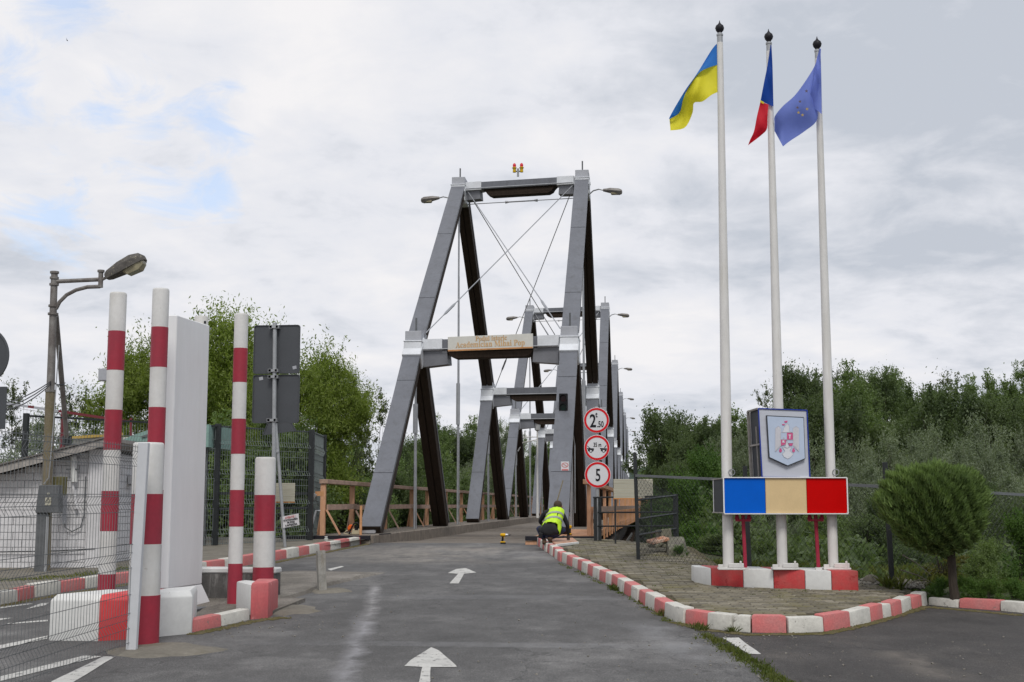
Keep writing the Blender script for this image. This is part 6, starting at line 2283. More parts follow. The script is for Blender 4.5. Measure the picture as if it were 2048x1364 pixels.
def worker():
    q = G(1096, 1089, .13)
    P = Vector((q.x, q.y, q.z))
    S = 1.0
    root = thing('person', P, 'worker crouching with back turned in a yellow reflective vest, reaching down at the bridge entrance', 'person')
    L = lambda x, y, z: P + Vector((x, y, z)) * S
    # crouching, back to the camera, trunk tipped forward and a little to the right
    J = [L(.03, .10, .30),                                   # 0 pelvis
         L(.05, .22, .46), L(.08, .34, .60), L(.11, .42, .70),   # 1 waist 2 chest 3 upper chest
         L(.15, .48, .77), L(.19, .53, .84), L(.20, .55, .91),   # 4 neck 5 head 6 crown
         L(-.10, .10, .29), L(-.24, .48, .36), L(-.10, .24, .10), L(-.09, .12, .03), L(-.11, .36, .02),   # left hip knee ankle heel toe
         L(.16, .10, .29), L(.34, .44, .34), L(.06, .18, .14), L(.02, .05, .12), L(.05, .30, .03),         # right hip knee ankle heel toe
         L(-.10, .42, .69), L(-.22, .52, .50), L(-.16, .74, .40),     # left shoulder elbow wrist
         L(.30, .42, .68), L(.41, .48, .42), L(.42, .62, .19)]        # right shoulder elbow wrist
    E = [(0, 1), (1, 2), (2, 3), (3, 4), (4, 5), (5, 6), (0, 7), (7, 8), (8, 9), (9, 10), (10, 11), (0, 12), (12, 13), (13, 14), (14, 15), (15, 16), (3, 17), (17, 18), (18, 19), (3, 20), (20, 21), (21, 22)]
    Rr = [.155, .15, .165, .12, .055, .092, .062, .11, .068, .045, .04, .035, .11, .068, .045, .042, .035, .065, .048, .032, .065, .050, .034]
    body = skin_body('body', J, E, Rr, 'jacket', root, P)
    # head piece in skin over the skull front and neck, ears, hair
    hd = MB()
    hc = Vector(J[5])
    fdir = (Vector((.25, .8, -.45))).normalized()
    hd.lathe(hc + fdir * .015, [(.01, -.105), (.055, -.098), (.082, -.06), (.090, 0), (.082, .055), (.055, .092), (.01, .11)], 16, axis=(.12, .28, 1))
    hd.build('head', 'skin', root, smooth=True)
    fc = MB()
    fr0 = hc + fdir * .095
    fc.lathe(fr0 + Vector((0, 0, -.005)), [(.016, 0), (.010, .03), (.001, .04)], 8, axis=tuple(fdir))
    for s in (-1, 1):
        fc.lathe(hc + Vector((s * .092, .0, -.01)), [(.028, 0), (.03, .008), (.015, .016)], 10, axis=(s, 0, 0))
    fc.build('ears_and_nose', 'skin', root, smooth=True)
    hr = MB()
    hr.lathe(hc - fdir * .010 + Vector((0, 0, .012)), [(.075, -.045), (.094, -.01), (.096, .03), (.084, .07), (.055, .10), (.01, .115)], 18, axis=(.05, .12, 1))
    hr.build('hair', 'hair', root, smooth=True)
    cl = MB().lathe(Vector(J[4]) - Vector((0, 0, .03)), [(.12, -.03), (.125, .02), (.10, .06), (.085, .075)], 18, axis=(.3, .5, .8))
    cl.build('hood', 'jacket', root, smooth=True)
    # trousers and boots
    tr_J = [J[0], J[7], J[8], J[9], J[12], J[13], J[14], L(.03, .02, .26)]
    skin_body('trousers', tr_J, [(0, 1), (1, 2), (2, 3), (0, 4), (4, 5), (5, 6), (0, 7)], [.165, .128, .082, .060, .128, .082, .062, .13], 'trousers', root, P)
    for n, (a, h, t) in enumerate(((J[9], J[10], J[11]), (J[14], J[15], J[16]))):
        skin_body('boot', [a, h, t], [(0, 1), (1, 2)], [(.058, .058), (.055, .05), (.048, .035)], 'boot', root, P)
    # arms' cuffs end in gloved hands with fingers
    for (w, d, s) in ((J[19], Vector((.05, .9, -.45)), -1), (J[22], Vector((-.05, .45, -.9)), 1)):
        w = Vector(w)
        d.normalize()
        sd = d.cross(Vector((0, 0, 1)) if abs(d.z) < .8 else Vector((0, 1, 0))).normalized()
        nn = sd.cross(d)
        jj, ee, rr = [w - d * .03, w + d * .035, w + d * .075], [(0, 1), (1, 2)], [.032, (.040, .026), (.040, .022)]
        for f in range(4):
            base = w + d * .08 + sd * (.027 - .018 * f)
            k = len(jj)
            ln = (.055, .065, .06, .048)[f]
            jj += [base, base + d * ln * .5 - nn * .008, base + d * ln * .8 - nn * .03]
            ee += [(2, k), (k, k + 1), (k + 1, k + 2)]
            rr += [.0105, .0095, .008]
        k = len(jj)
        jj += [w + d * .045 + sd * .035 * -s, w + d * .075 + sd * .055 * -s - nn * .01]
        ee += [(1, k), (k, k + 1)]
        rr += [.013, .010]
        skin_body('hand', jj, ee, rr, 'glove', root, P, 1, root=1)
    # vest: shell wrapped over back and shoulders, open at the arms, hem flaring over the hips
    up = (Vector(J[3]) - Vector(J[0])).normalized()
    sidev = Vector((1, 0, 0))
    outv = up.cross(sidev).normalized()
    if outv.y > 0:
        outv = -outv
    cvs = Vector(J[0]) * .45 + Vector(J[1]) * .55
    A = Vector(J[0]) + up * .06
    v = MB()
    rows = [(-.015, .205, .175, .02), (.05, .200, .185, .01), (.14, .192, .185, 0), (.24, .192, .185, 0), (.34, .190, .175, 0), (.44, .190, .155, 0), (.50, .175, .130, 0), (.545, .13, .09, 0), (.565, .085, .05, 0)]
    nA = 24
    for i, (t, w, d, fl) in enumerate(rows):
        for k in range(nA + 1):
            a = R(-128 + 256 * k / nA)
            wig = .006 * math.sin(k * 2.1 + i) + fl * math.sin(k * 1.3)
            dip = 0
            if i == 0:
                dip = .075 * max(0, math.cos(a)) - .10 * max(0, math.sin(a)) ** 3 * 1.2
            v.v.append(tuple(A + up * (t + dip) + sidev * (math.sin(a) * (w + wig) + .045 * t + .02) + outv * (math.cos(a) * (d + wig))))
    for i in range(len(rows) - 1):
        for k in range(nA):
            v.f.append((i * (nA + 1) + k, i * (nA + 1) + k + 1, (i + 1) * (nA + 1) + k + 1, (i + 1) * (nA + 1) + k))
            v.m.append(0)
    vest = v.build('reflective_vest', 'vest', root, smooth=True, fix=False)
    so = vest.modifiers.new('thick', 'SOLIDIFY')
    so.thickness = .008
    so.offset = 1
    for t0, t1 in ((.155, .205), (.295, .345)):
        s_ = MB()
        for t in (t0, t1):
            w, d = .195, .187
            for k in range(nA + 1):
                a = R(-120 + 240 * k / nA)
                s_.v.append(tuple(A + up * (t + .02 * math.sin(a * 1.2)) + sidev * (math.sin(a) * (w + .010) + .045 * t + .02) + outv * (math.cos(a) * (d + .010) + .004)))
        for k in range(nA):
            s_.f.append((k, k + 1, nA + 1 + k + 1, nA + 1 + k))
            s_.m.append(0)
        s_.build('reflective_stripe', 'stripe', vest, smooth=True, fix=False)
    root.scale = (.80, .80, .80)
    # tool pouch at the left hip
    MB().box(L(-.17, .06, .20), (.09, .07, .13), rot=(R(10), R(14), 0)).build('tool_pouch', 'jacket', root, bevel=.015)
    return root


worker()

# sheet of rusty metal beside the worker
q = G(1128, 1088, .125)
rsn = thing('metal_sheet', (q.x, q.y, q.z), 'rusty bent metal sheet with a pale edge lying beside the crouching worker', 'metal sheet')
A4 = [G(1096, 1080, .15), G(1146, 1078, .15), G(1157, 1086, .15), G(1112, 1091, .15)]
b = MB().add([A4[0], A4[1], A4[2], A4[3]] + [p + Vector((0, 0, .025)) for p in A4], [(0, 1, 2, 3), (4, 5, 6, 7), (0, 1, 5, 4), (1, 2, 6, 5), (2, 3, 7, 6), (3, 0, 4, 7)])
b.build('plate', 'rust_sheet', rsn, bevel=.006)
MB().bar(A4[3] + Vector((.0, -.03, .0)), A4[2] + Vector((0, -.03, .0)), .03, .05).build('pale_edge', 'white_paint', rsn, bevel=.008)
MB().bar(A4[3] + Vector((.08, -.05, -.03)), A4[2] + Vector((.03, -.04, -.03)), .05, .03).build('lower_lip', 'black_steel', rsn)
q = G(1115, 1076, .14)
tb = thing('black_tool', (q.x, q.y, q.z), 'flat black tool lying on the paving in front of the worker', 'tool')
MB().tube([q, q + Vector((.12, .0, .015)), q + Vector((.26, .02, .0))], [.025, .035, .018], 8).build('handle', 'black', tb)


def drill(p, rz, label, lying=False):
    r = thing('power_drill', p, label, 'power drill')
    Rz = Matrix.Rotation(rz, 3, 'Z')
    T = lambda x, y, z: p + Rz @ Vector((x, y, z))
    b = MB().tube([T(-.10, 0, .215), T(-.085, 0, .215), T(-.02, 0, .215), T(.03, 0, .215)], [.030, .040, .042, .036], 14)
    b.build('motor_housing', 'drill_yellow', r, smooth=True)
    MB().tube([T(.03, 0, .215), T(.08, 0, .215), T(.10, 0, .215)], [.036, .030, .018], 12).build('gear_case', 'drill_grey', r, smooth=True)
    MB().tube([T(.10, 0, .215), T(.13, 0, .213), T(.165, 0, .222)], [.014, .010, .005], 8).build('chuck', 'black', r)
    MB().bar(T(-.035, 0, .19), T(-.055, 0, .05), .035, .050, up=tuple(Rz @ Vector((1, 0, 0)))).build('grip', 'black', r, bevel=.012)
    MB().box(T(-.015, 0, .15), (.02, .018, .03)).build('trigger', 'drill_yellow', r)
    bt = MB().box(T(-.04, 0, .045), (.12, .065, .03), rot=Rz)
    bt.build('battery_mount', 'drill_yellow', r, bevel=.006)
    MB().box(T(-.035, 0, .015), (.125, .07, .03), rot=Rz).build('battery', 'black', r, bevel=.006)
    r.scale = (.8, .8, .8)
    return r


q = G(1009, 1088)
drill(Vector((q.x, q.y, gz(q.y) + .004)), R(-6), 'yellow power drill standing upright in the middle of the roadway')
q = at(1140, 1066, 25.5)
drill(Vector((at(1141, 1066, 25.35).x, 25.35, WALK)), R(85), 'second yellow power drill standing on new planks at the right bridge leg')

# chainsaw on the left timber edge
p = Vector((at(706, 1064, 25.45).x, 25.45, WALK))
cs_ = thing('chainsaw', p, 'orange and cream chainsaw resting on the left timber edge of the bridge', 'chainsaw')
T = lambda x, y, z: p + Vector((x, y, z))
MB().prism([T(-.02, -.08, 0.01), T(.16, -.08, .01), T(.17, -.08, .09), T(.10, -.08, .13), T(.0, -.08, .12)], (0, .15, 0)).build('engine_body', 'saw_cream', cs_, bevel=.012)
MB().prism([T(-.09, -.075, .08), T(-.02, -.075, .12), T(.0, -.075, .20), T(-.06, -.075, .21), T(-.10, -.075, .15)], (0, .14, 0)).build('orange_cover', 'saw_orange', cs_, bevel=.015)
MB().tube([T(-.06, -.09, .02), T(-.02, -.09, .12), T(.03, -.09, .22), T(.10, -.09, .245), T(.14, -.09, .20), T(.11, -.085, .14)], .016, 8).build('front_handle', 'black', cs_, smooth=True)
MB().tube([T(-.05, 0, .10), T(-.14, 0, .08), T(-.19, 0, .03), T(-.10, 0, .012), T(-.02, 0, .02)], .013, 8).build('rear_handle', 'saw_cream', cs_, smooth=True)
MB().prism([T(.05, -.085, .10), T(.12, -.085, .10), T(.13, -.085, .17), T(.07, -.085, .19)], (0, .02, 0)).build('hand_guard', 'black', cs_)
MB().prism([T(.17, -.03, .04), T(.44, -.03, .035), T(.47, -.03, .06), T(.46, -.03, .09), T(.42, -.03, .10), T(.17, -.03, .09)], (0, .008, 0)).build('guide_bar', 'drill_grey', cs_)
cc = MB()
lp_ = [T(.17, -.026, .035), T(.44, -.026, .028), T(.48, -.026, .06), T(.47, -.026, .095), T(.42, -.026, .107), T(.17, -.026, .097)]
cc.tube(lp_, .007, 5)
cc.build('chain', 'black', cs_)
# dark iron bar and an upright stake next to it
MB().bar(Vector((at(760, 1064, 25.6).x, 25.6, WALK + .01)), Vector((at(780, 1060, 26.4).x, 26.4, WALK + .01)), .04, .02).build('iron_bar', 'black_steel')
tag(bpy.data.objects['iron_bar'], 'short dark iron bar lying at the foot of the left front bridge leg', 'bar')
sk_ = MB().box((at(722, 1030, 25.3).x, 25.3, WALK + .29), (.045, .045, .58)).build('wooden_stake', 'orange_timber', None, bevel=.004)
tag(sk_, 'upright orange wooden stake beside the chainsaw at the left bridge leg', 'stake')
# jar on the pavement
q = G(652, 1088, .10)
jr = thing('glass_jar', (q.x, q.y, q.z), 'small clear jar standing on the pavement behind the left kerb', 'jar')
MB().lathe(q, [(.035, 0), (.042, .01), (.042, .09), (.025, .11), (.025, .125)], 14).build('jar', mat('jar_glass', (0.42, 0.44, 0.40), .2, 10, .15), jr, smooth=True)
MB().lathe(q + Vector((0, 0, .125)), [(.028, 0), (.028, .015)], 12).build('lid', 'white_paint', jr)
MB().lathe(q, [(.044, .001), (.044, .022)], 14).build('contents', 'boot', jr)
# long stick leaning on the right leg
stk = MB().tube([at(1114, 1003, 26.2), at(1126, 961, 26.4)], .012, 6).build('stick', 'rusty_pole')
tag(stk, 'thin brown stick leaning against the right bridge leg above the worker', 'stick')
MB().tube([at(1096, 1056, 25.6), at(1103, 1080, 25.4)], .01, 6)

# bird high up on the left
bp_ = at(134, 80, 60)
bd = thing('bird', bp_, 'tiny dark bird in flight high at the left of the sky', 'bird')
u1 = Vector((.08, 0, -.12))
MB().add([bp_ + Vector(v) for v in ((-.01, 0, .03), (.03, .05, .0), (.015, 0, -.06), (-.02, -.05, 0))], [(0, 1, 2), (0, 2, 3), (0, 1, 3), (1, 2, 3)]).build('body', 'black', bd)
MB().add([bp_ + Vector(v) for v in ((0, 0, .01), (-.03, 0, .10), (-.06, .02, .13), (-.02, 0, .03))], [(0, 1, 2, 3)]).build('wing', 'black', bd, fix=False)
MB().add([bp_ + Vector(v) for v in ((0.01, 0, -.01), (.06, 0, -.08), (.10, .02, -.11), (.02, 0, -.04))], [(0, 1, 2, 3)]).build('wing', 'black', bd, fix=False)


# ================================================================== VEGETATION
def leaf_mesh(name, cen, nrm_out, L, W, m, r_, droop=.3, jitter=1.0):
    """leaf-sized folded quads: cen (n,3) positions, nrm_out (n,3) outward directions"""
    n = len(cen)
    d = r_.normal(size=(n, 3)) * jitter + nrm_out * .55
    d[:, 2] -= droop
    d /= np.linalg.norm(d, axis=1)[:, None] + 1e-9
    a = r_.normal(size=(n, 3))
    s = np.cross(d, a)
    s /= np.linalg.norm(s, axis=1)[:, None] + 1e-9
    k = r_.uniform(.6, 1.3, n)[:, None]
    l, w = L * k, W * k
    up = np.cross(s, d)
    v0 = cen - d * l * .5
    v1 = cen + s * w * .5 + up * w * .12
    v2 = cen + d * l * .5
    v3 = cen - s * w * .5 + up * w * .12
    V = np.stack([v0, v1, v2, v3], 1).reshape(-1, 3)
    me = bpy.data.meshes.new(name)
    me.vertices.add(4 * n)
    me.vertices.foreach_set('co', V.ravel())
    me.loops.add(4 * n)
    me.loops.foreach_set('vertex_index', np.arange(4 * n, dtype=np.int32))
    me.polygons.add(n)
    me.polygons.foreach_set('loop_start', np.arange(0, 4 * n, 4, dtype=np.int32))
    me.polygons.foreach_set('loop_total', np.full(n, 4, dtype=np.int32))
    me.materials.append(M[m])
    me.update(calc_edges=True)
    return me


def crown_points(r_, H, Rd, n_clump, n_leaf, base=.18, shape='round', spread=.5, csz=(.10, .20), hollow=.55, twig=.38):
    """boughs, smaller clumps round each bough, then leaves round the clumps"""
    B = []
    nb = max(9, n_clump // 7)
    while len(B) < nb:
        p = r_.uniform(-1, 1, 3)
        rad = np.linalg.norm(p)
        if rad > 1 or rad < .35:
            continue
        p = p / rad * rad ** .5
        z = p[2]
        f = 1.0
        if shape == 'tall':
            f = (.40 + .60 * (1 - z)) if z > 0 else .9
        elif shape == 'sparse':
            f = .85
        B.append((p[0] * Rd * f * .78, p[1] * Rd * f * .78, H * (base + (.97 - base) * (z + 1) / 2 * r_.uniform(.9, 1.0)), r_.uniform(.26, .44)))
    B = np.array(B)
    C = []
    for _ in range(n_clump):
        b = B[r_.integers(nb)]
        d = r_.normal(size=3)
        d /= np.linalg.norm(d)
        C.append(b[:3] + d * b[3] * Rd * r_.uniform(.5, 1.0) * np.array([1, 1, .8]))
    C = np.array(C)
    C[:, 2] = np.clip(C[:, 2], H * .03, H * .985)
    sz = r_.uniform(csz[0], csz[1], len(C)) * Rd
    w = sz ** 2
    idx = r_.choice(len(C), n_leaf, p=w / w.sum())
    off = r_.normal(size=(n_leaf, 3))
    off /= np.linalg.norm(off, axis=1)[:, None]
    rad = np.abs(r_.normal(size=n_leaf)) * .62
    rad = np.where(rad > 1.15, r_.random(n_leaf) * 1.1, rad)
    P = C[idx] + off * (rad * sz[idx])[:, None] * np.array([1, 1, .75])
    # twigs: short rows of leaves pushing out and up from each clump
    nt = len(C) * 9
    tc = r_.integers(len(C), size=nt)
    td = r_.normal(size=(nt, 3)) * .6 + (C[tc] - np.array([0, 0, H * .45])) / (H * .35)
    td[:, 2] += .45
    td /= np.linalg.norm(td, axis=1)[:, None]
    m_ = np.where(r_.random(n_leaf) < twig)[0]
    ti = r_.integers(nt, size=len(m_))
    tl = sz[tc[ti]] * 1.9 * r_.random(len(m_)) ** .8
    P[m_] = C[tc[ti]] + td[ti] * tl[:, None] + r_.normal(size=(len(m_), 3)) * (sz[tc[ti]] * .10)[:, None]
    # a thin veil of leaves filling the inside
    f_ = np.where(r_.random(n_leaf) < .10)[0]
    j_ = r_.integers(nb, size=len(f_))
    P[f_] = B[j_, :3] + r_.normal(size=(len(f_), 3)) * (B[j_, 3] * Rd * .5)[:, None]
    P[:, 2] = np.maximum(P[:, 2], 0.02 * H)
    return C, P, off * .6 + np.array([0, 0, .1])


def trunk_mb(r_, H, C, r0, n_limb=14, lean=0.0):
    b = MB()
    top = Vector((lean * H * .4, 0, H * .62))
    pts = [Vector((0, 0, -.3)), Vector((lean * H * .1, 0, H * .15)), Vector((lean * H * .2, .02 * H, H * .35)), top]
    b.tube(pts, [r0 * 1.25, r0, r0 * .75, r0 * .35], 9)
    ids = r_.choice(len(C), min(n_limb, len(C)), replace=False)
    for i in ids:
        c = Vector(C[i])
        t = min(.95, max(.2, (c.z / H) * .6))
        f = t * 3
        k = min(int(f), 2)
        s = pts[k].lerp(pts[k + 1], f - k)
        mid = s.lerp(c, .5) + Vector((0, 0, .05 * H))
        b.tube([s, mid, c], [r0 * .30, r0 * .18, r0 * .05], 5)
        for _ in range(2):
            e = c + Vector(r_.normal(size=3)) * H * .06
            b.tube([mid.lerp(c, .6), e], [r0 * .10, r0 * .03], 4)
    return b


TREES = {}


def make_tree(key, H, Rd, nc, nl, L, W, leaf, base, shape, csz, seed, bark='bark', r0=.16, droop=.3, hollow=.55, limbs=16, twig=.38):
    r_ = np.random.default_rng(seed)
    C, P, out = crown_points(r_, H, Rd, nc, nl, base, shape, csz=csz, hollow=hollow, twig=twig)
    cm = leaf_mesh('crown', P, out, L, W, leaf, r_, droop)
    tm = trunk_mb(r_, H, C, r0, limbs).mesh('trunk', bark, smooth=True)
    TREES[key] = (cm, tm, H, Rd)


def plant(key, x, y, H, label, cat='tree', name='tree', want=None, rot=None, group=None, leaf=None):
    """trunk as tall as H; crown kept near its natural proportions and set at the top"""
    cm, tm, H0, R0 = TREES[key]
    z = gh(x, y)
    s = H / H0
    sxy = (want / R0) if want else s
    sz = min(s, 1.3 * sxy)
    root = thing(name, (x, y, z), label, cat, group)
    root.rotation_euler = (0, 0, random.uniform(0, 6.28) if rot is None else rot)
    off = H - sz * H0
    for nm, me in (('trunk', tm), ('crown', cm)):
        o = bpy.data.objects.new(nm, me)
        o.parent = root
        if nm == 'crown' or off < .8:
            o.scale = (sxy, sxy, sz)
            o.location = (0, 0, off)
        else:
            o.scale = (sxy, sxy, s)
        col.objects.link(o)
        if nm == 'crown' and leaf:
            o.material_slots[0].link = 'OBJECT'
            o.material_slots[0].material = M[leaf]
    return root


make_tree('willow', 7.0, 3.1, 230, 125000, .145, .045, 'leaf_willow', .10, 'round', (.15, .26), 1, 'bark', .16, .25, .62, 26, .14)
make_tree('willow2', 7.0, 3.0, 210, 110000, .145, .045, 'leaf_willow', .08, 'round', (.15, .26), 2, 'bark', .16, .25, .62, 26, .14)
make_tree('poplar', 10.0, 2.9, 190, 80000, .15, .085, 'leaf_mid', .06, 'tall', (.10, .20), 3, 'bark', .2, .1, .5, 26)
make_tree('broad', 9.0, 3.8, 210, 95000, .15, .09, 'leaf_dark', .08, 'round', (.10, .19), 4, 'bark', .22, .1, .55, 30)
make_tree('broad2', 9.0, 3.6, 190, 85000, .15, .09, 'leaf_mid', .08, 'tall', (.11, .20), 5, 'bark', .22, .1, .55, 30)
make_tree('sparse', 8.0, 2.4, 90, 9000, .17, .06, 'leaf_olive', .20, 'sparse', (.08, .17), 6, 'bark', .12, .1, .4, 50)
make_tree('silver', 5.0, 2.5, 130, 50000, .13, .040, 'leaf_silver', .04, 'bush', (.13, .24), 7, 'pale_bark', .10, .0, .6, 14)
make_tree('shrub', 3.2, 2.0, 80, 22000, .11, .065, 'leaf_fresh', .02, 'bush', (.13, .25), 8, 'bark', .06, .1, .6, 10)


def place(px, ytop, y, key, label, wpx=None, name='tree', cat='tree', **kw):
    """tree whose top shows at pixel (px, ytop) and stands at distance y"""
    p = at(px, ytop, y)
    zb = gh(p.x, y)
    H = p.z - zb
    want = wpx * 1.12 / FPX * y / 2 if wpx else None
    return plant(key, p.x, y, H, label, cat, name, want, **kw)


# left bank
place(318, 682, 34, 'willow', 'bright green leafy tree behind the tall striped posts at the left', 250)
place(455, 640, 36, 'willow2', 'tallest bright green leafy tree behind the white pillar and slim striped post', 270)
place(598, 684, 33, 'willow', 'bright green leafy tree rising behind the grey sign backs', 250, rot=2.2)
place(682, 740, 34.5, 'willow2', 'overhanging bright green tree nearest the left bridge leg', 110, rot=.4)
place(560, 830, 30, 'broad2', 'darker green tree behind the mesh fence under the bright ones', 260)
place(420, 850, 29, 'broad2', 'dark green bush mass behind the mesh fence next to the white pillar', 260)
place(750, 772, 48, 'sparse', 'thin sparse dark tree between the bright trees and the left bridge leg', 130)
place(30, 762, 33, 'sparse', 'sparse dark tree at the far left behind the road sign', 150)
place(150, 775, 34, 'sparse', 'sparse olive tree behind the street lamp and the red rail', 150, rot=1)
place(215, 800, 36, 'sparse', 'sparse olive tree seen left of the far left striped post', 120, rot=3)
place(90, 850, 30, 'silver', 'low grey green bush behind the hut roof', 220, name='bush', cat='bush')
LB = [(640, 900, 40, 'broad2', 230), (700, 895, 48, 'broad2', 190), (690, 960, 34, 'broad', 220), (780, 900, 60, 'poplar', 120), (820, 880, 75, 'broad', 130), (865, 850, 80, 'broad2', 120), (905, 862, 84, 'broad', 110),
      (945, 852, 86, 'broad2', 110), (985, 850, 90, 'silver', 110), (1015, 856, 95, 'silver', 90), (965, 905, 66, 'silver', 130), (905, 930, 58, 'broad2', 150), (850, 930, 52, 'broad2', 150), (790, 950, 46, 'broad', 150),
      (740, 985, 38, 'broad2', 160), (1040, 860, 120, 'sparse', 70), (1075, 880, 125, 'broad2', 60), (1095, 890, 130, 'broad2', 60), (1120, 870, 118, 'poplar', 60), (1010, 935, 75, 'broad', 110), (1050, 940, 90, 'broad2', 90), (1100, 950, 100, 'broad', 80),
      (1160, 900, 120, 'poplar', 60), (1200, 905, 125, 'broad', 60), (950, 985, 50, 'broad', 130), (880, 1000, 44, 'broad2', 150), (820, 1010, 40, 'broad', 160), (1050, 1000, 60, 'broad2', 140), (1110, 1000, 66, 'broad', 120)]
MARKS_L = [(660, 'right behind the first railing posts'), (720, 'just left of the front left bridge leg'), (765, 'at the front left bridge leg'), (800, 'just right of the front left bridge leg'),
           (850, 'around the first hanger rod'), (900, 'behind the first brown sloping leg'), (930, 'around the tall centre hanger rod'), (965, 'left of the second grey bridge leg'),
           (1000, 'right of the second grey bridge leg'), (1040, 'left of the old style lantern'), (1090, 'around the old style lantern'), (1140, 'behind the worker and the right leg'), (1300, 'behind the round limit signs')]
MARKS_R = [(1345, 'between the bridge end and the fence post'), (1375, 'above the stone block'), (1410, 'right of the stone block'), (1450, 'just left of the left flagpole'), (1485, 'just right of the left flagpole'),
           (1530, 'left of the middle flagpole'), (1580, 'right of the middle flagpole'), (1630, 'between the middle and right flagpoles'), (1665, 'just left of the right flagpole'), (1700, 'just right of the right flagpole'),
           (1735, 'right of the coloured panel'), (1770, 'left of the clipped juniper'), (1810, 'behind the left side of the clipped juniper'), (1850, 'behind the top of the clipped juniper'),
           (1890, 'behind the middle of the clipped juniper'), (1935, 'behind the right side of the clipped juniper'), (1970, 'just right of the clipped juniper'), (2010, 'well right of the clipped juniper'), (2100, 'at the right edge')]
USED = set()


def spot(px, py, marks, kind, tail):
    where = next(w for lim, w in marks if px < lim)
    for lev in (['high', 'at mid height', 'low down'] if py < 930 else ['low down', 'close to the ground', 'at the very bottom']):
        t = '%s %s, %s' % (kind, where, lev)
        if t not in USED:
            USED.add(t)
            return t
    return t


for i, (px, py, y, key, w_) in enumerate(LB):
    kind = {'broad': 'dark green broad leaved tree', 'broad2': 'mid green leafy tree', 'poplar': 'slim upright green tree', 'silver': 'pale grey green willow', 'sparse': 'thin open tree'}[key]
    y = max(y, 8.6 * FPX / (1280 - px)) if px < 1150 else max(y, 190)
    place(px, py, y, key, spot(px, py, MARKS_L, kind, 'beyond the left railing'), w_, group='trees on the left bank seen through the bridge')

# right bank: tall row, then silver willows, then near bushes
RB = [(1345, 830, 78, 'broad', 160, 'rounded dark tree just right of the bridge end'),
      (1322, 880, 125, 'broad2', 90, 'smaller tree right beside the far bridge portals'),
      (1405, 850, 46, 'broad', 120, 'dark tree behind the left flagpole'),
      (1440, 822, 56, 'poplar', 80, 'slim tree between the rounded tree and the left flagpole'),
      (1490, 808, 50, 'poplar', 120, 'green tree right of the left flagpole behind the crest panel'),
      (1545, 772, 58, 'sparse', 120, 'thin open tree behind the middle flagpole'),
      (1610, 745, 55, 'broad', 150, 'tall dark tree between the middle and right flagpoles'),
      (1665, 742, 57, 'sparse', 110, 'thin topped tree behind the right flagpole'),
      (1700, 745, 54, 'broad2', 150, 'tall leafy tree just right of the right flagpole'),
      (1745, 748, 56, 'broad', 130, 'tall dark crowned tree right of the flagpoles'),
      (1790, 762, 58, 'broad2', 110, 'rounded tree beside the gap in the tree line'),
      (1650, 800, 50, 'broad', 200, 'dense dark tree low behind the right flagpole'),
      (1760, 810, 50, 'poplar', 160, 'dark green mass below the gap in the tree line'),
      (1850, 755, 52, 'poplar', 120, 'leaning tree with open top above the clipped juniper'),
      (1895, 745, 55, 'sparse', 130, 'tree with a thin feathery top above the clipped juniper'),
      (1880, 790, 48, 'broad', 190, 'wide dark tree above the clipped juniper'),
      (1945, 775, 50, 'broad2', 130, 'leafy tree left of the tallest tree at the right edge'),
      (2010, 735, 46, 'poplar', 130, 'tallest dark tree at the right edge of the view'),
      (2060, 745, 47, 'broad2', 130, 'dark tree cut off by the right edge'),
      (1980, 800, 44, 'broad', 170, 'dense tree below the tallest one at the right edge')]
for px, py, y, key, w_, lab in RB:
    place(px, py, y, key, lab, w_)
SV = [(1500, 870, 38, 'silver', 120), (1560, 900, 36, 'silver', 140), (1640, 895, 37, 'silver', 150), (1700, 900, 35, 'silver', 150), (1775, 880, 36, 'silver', 150), (1830, 890, 37, 'silver', 130), (1860, 868, 40, 'silver', 150), (1960, 855, 37, 'silver', 190),
      (1985, 905, 34, 'silver', 180), (2045, 880, 36, 'silver', 150), (1745, 940, 31, 'silver', 160), (1690, 960, 30, 'silver', 150), (2020, 960, 30, 'silver', 180), (1925, 900, 33, 'silver', 150), (1440, 885, 40, 'silver', 100), (1550, 1020, 24, 'silver', 110)]
for px, py, y, key, w_ in SV:
    place(px, py, y, key, spot(px, py, MARKS_R, 'pale silvery willow bush', 'beyond the fence'), w_, name='willow_bush', cat='bush', group='silvery willow bushes beyond the right hand fence')
MG = [(1400, 905, 32, 'shrub', 120), (1420, 915, 30, 'shrub', 110), (1380, 960, 28, 'shrub', 120), (1450, 980, 27, 'broad2', 140), (1352, 930, 42, 'broad', 110), (1368, 1005, 34, 'broad', 110), (1500, 950, 30, 'broad', 130),
      (1580, 970, 28, 'broad', 150), (1650, 1000, 26, 'broad2', 140), (1720, 1040, 24, 'broad', 150), (1790, 1010, 25, 'broad', 150), (1860, 1000, 26, 'broad', 150), (1410, 1050, 25, 'shrub', 120), (1480, 1060, 23, 'broad', 130), (1600, 1075, 22, 'shrub', 120),
      (1380, 1060, 27, 'shrub', 100), (1680, 1075, 22, 'broad2', 120), (1940, 980, 27, 'broad', 160), (2030, 1010, 24, 'broad', 150), (1352, 1070, 30, 'shrub', 70), (1540, 1085, 20.5, 'shrub', 110), (1740, 1100, 19.5, 'shrub', 110), (1820, 1090, 19.5, 'broad', 110), (1900,1080,20,'shrub',120), (1960,1090,19.5,'broad',120)]
for i, (px, py, y, key, w_) in enumerate(MG):
    place(px, py, y, key, spot(px, py, MARKS_R, 'bright green bush' if key == 'shrub' else ('mid green bush' if key == 'broad2' else 'dark green bush'), 'behind the fence'), w_, name='bush', cat='bush', group='green bushes behind the chain link fence', leaf='leaf_fresh' if (key == 'shrub' and px < 1450) else ('leaf_mid' if key == 'shrub' else None))
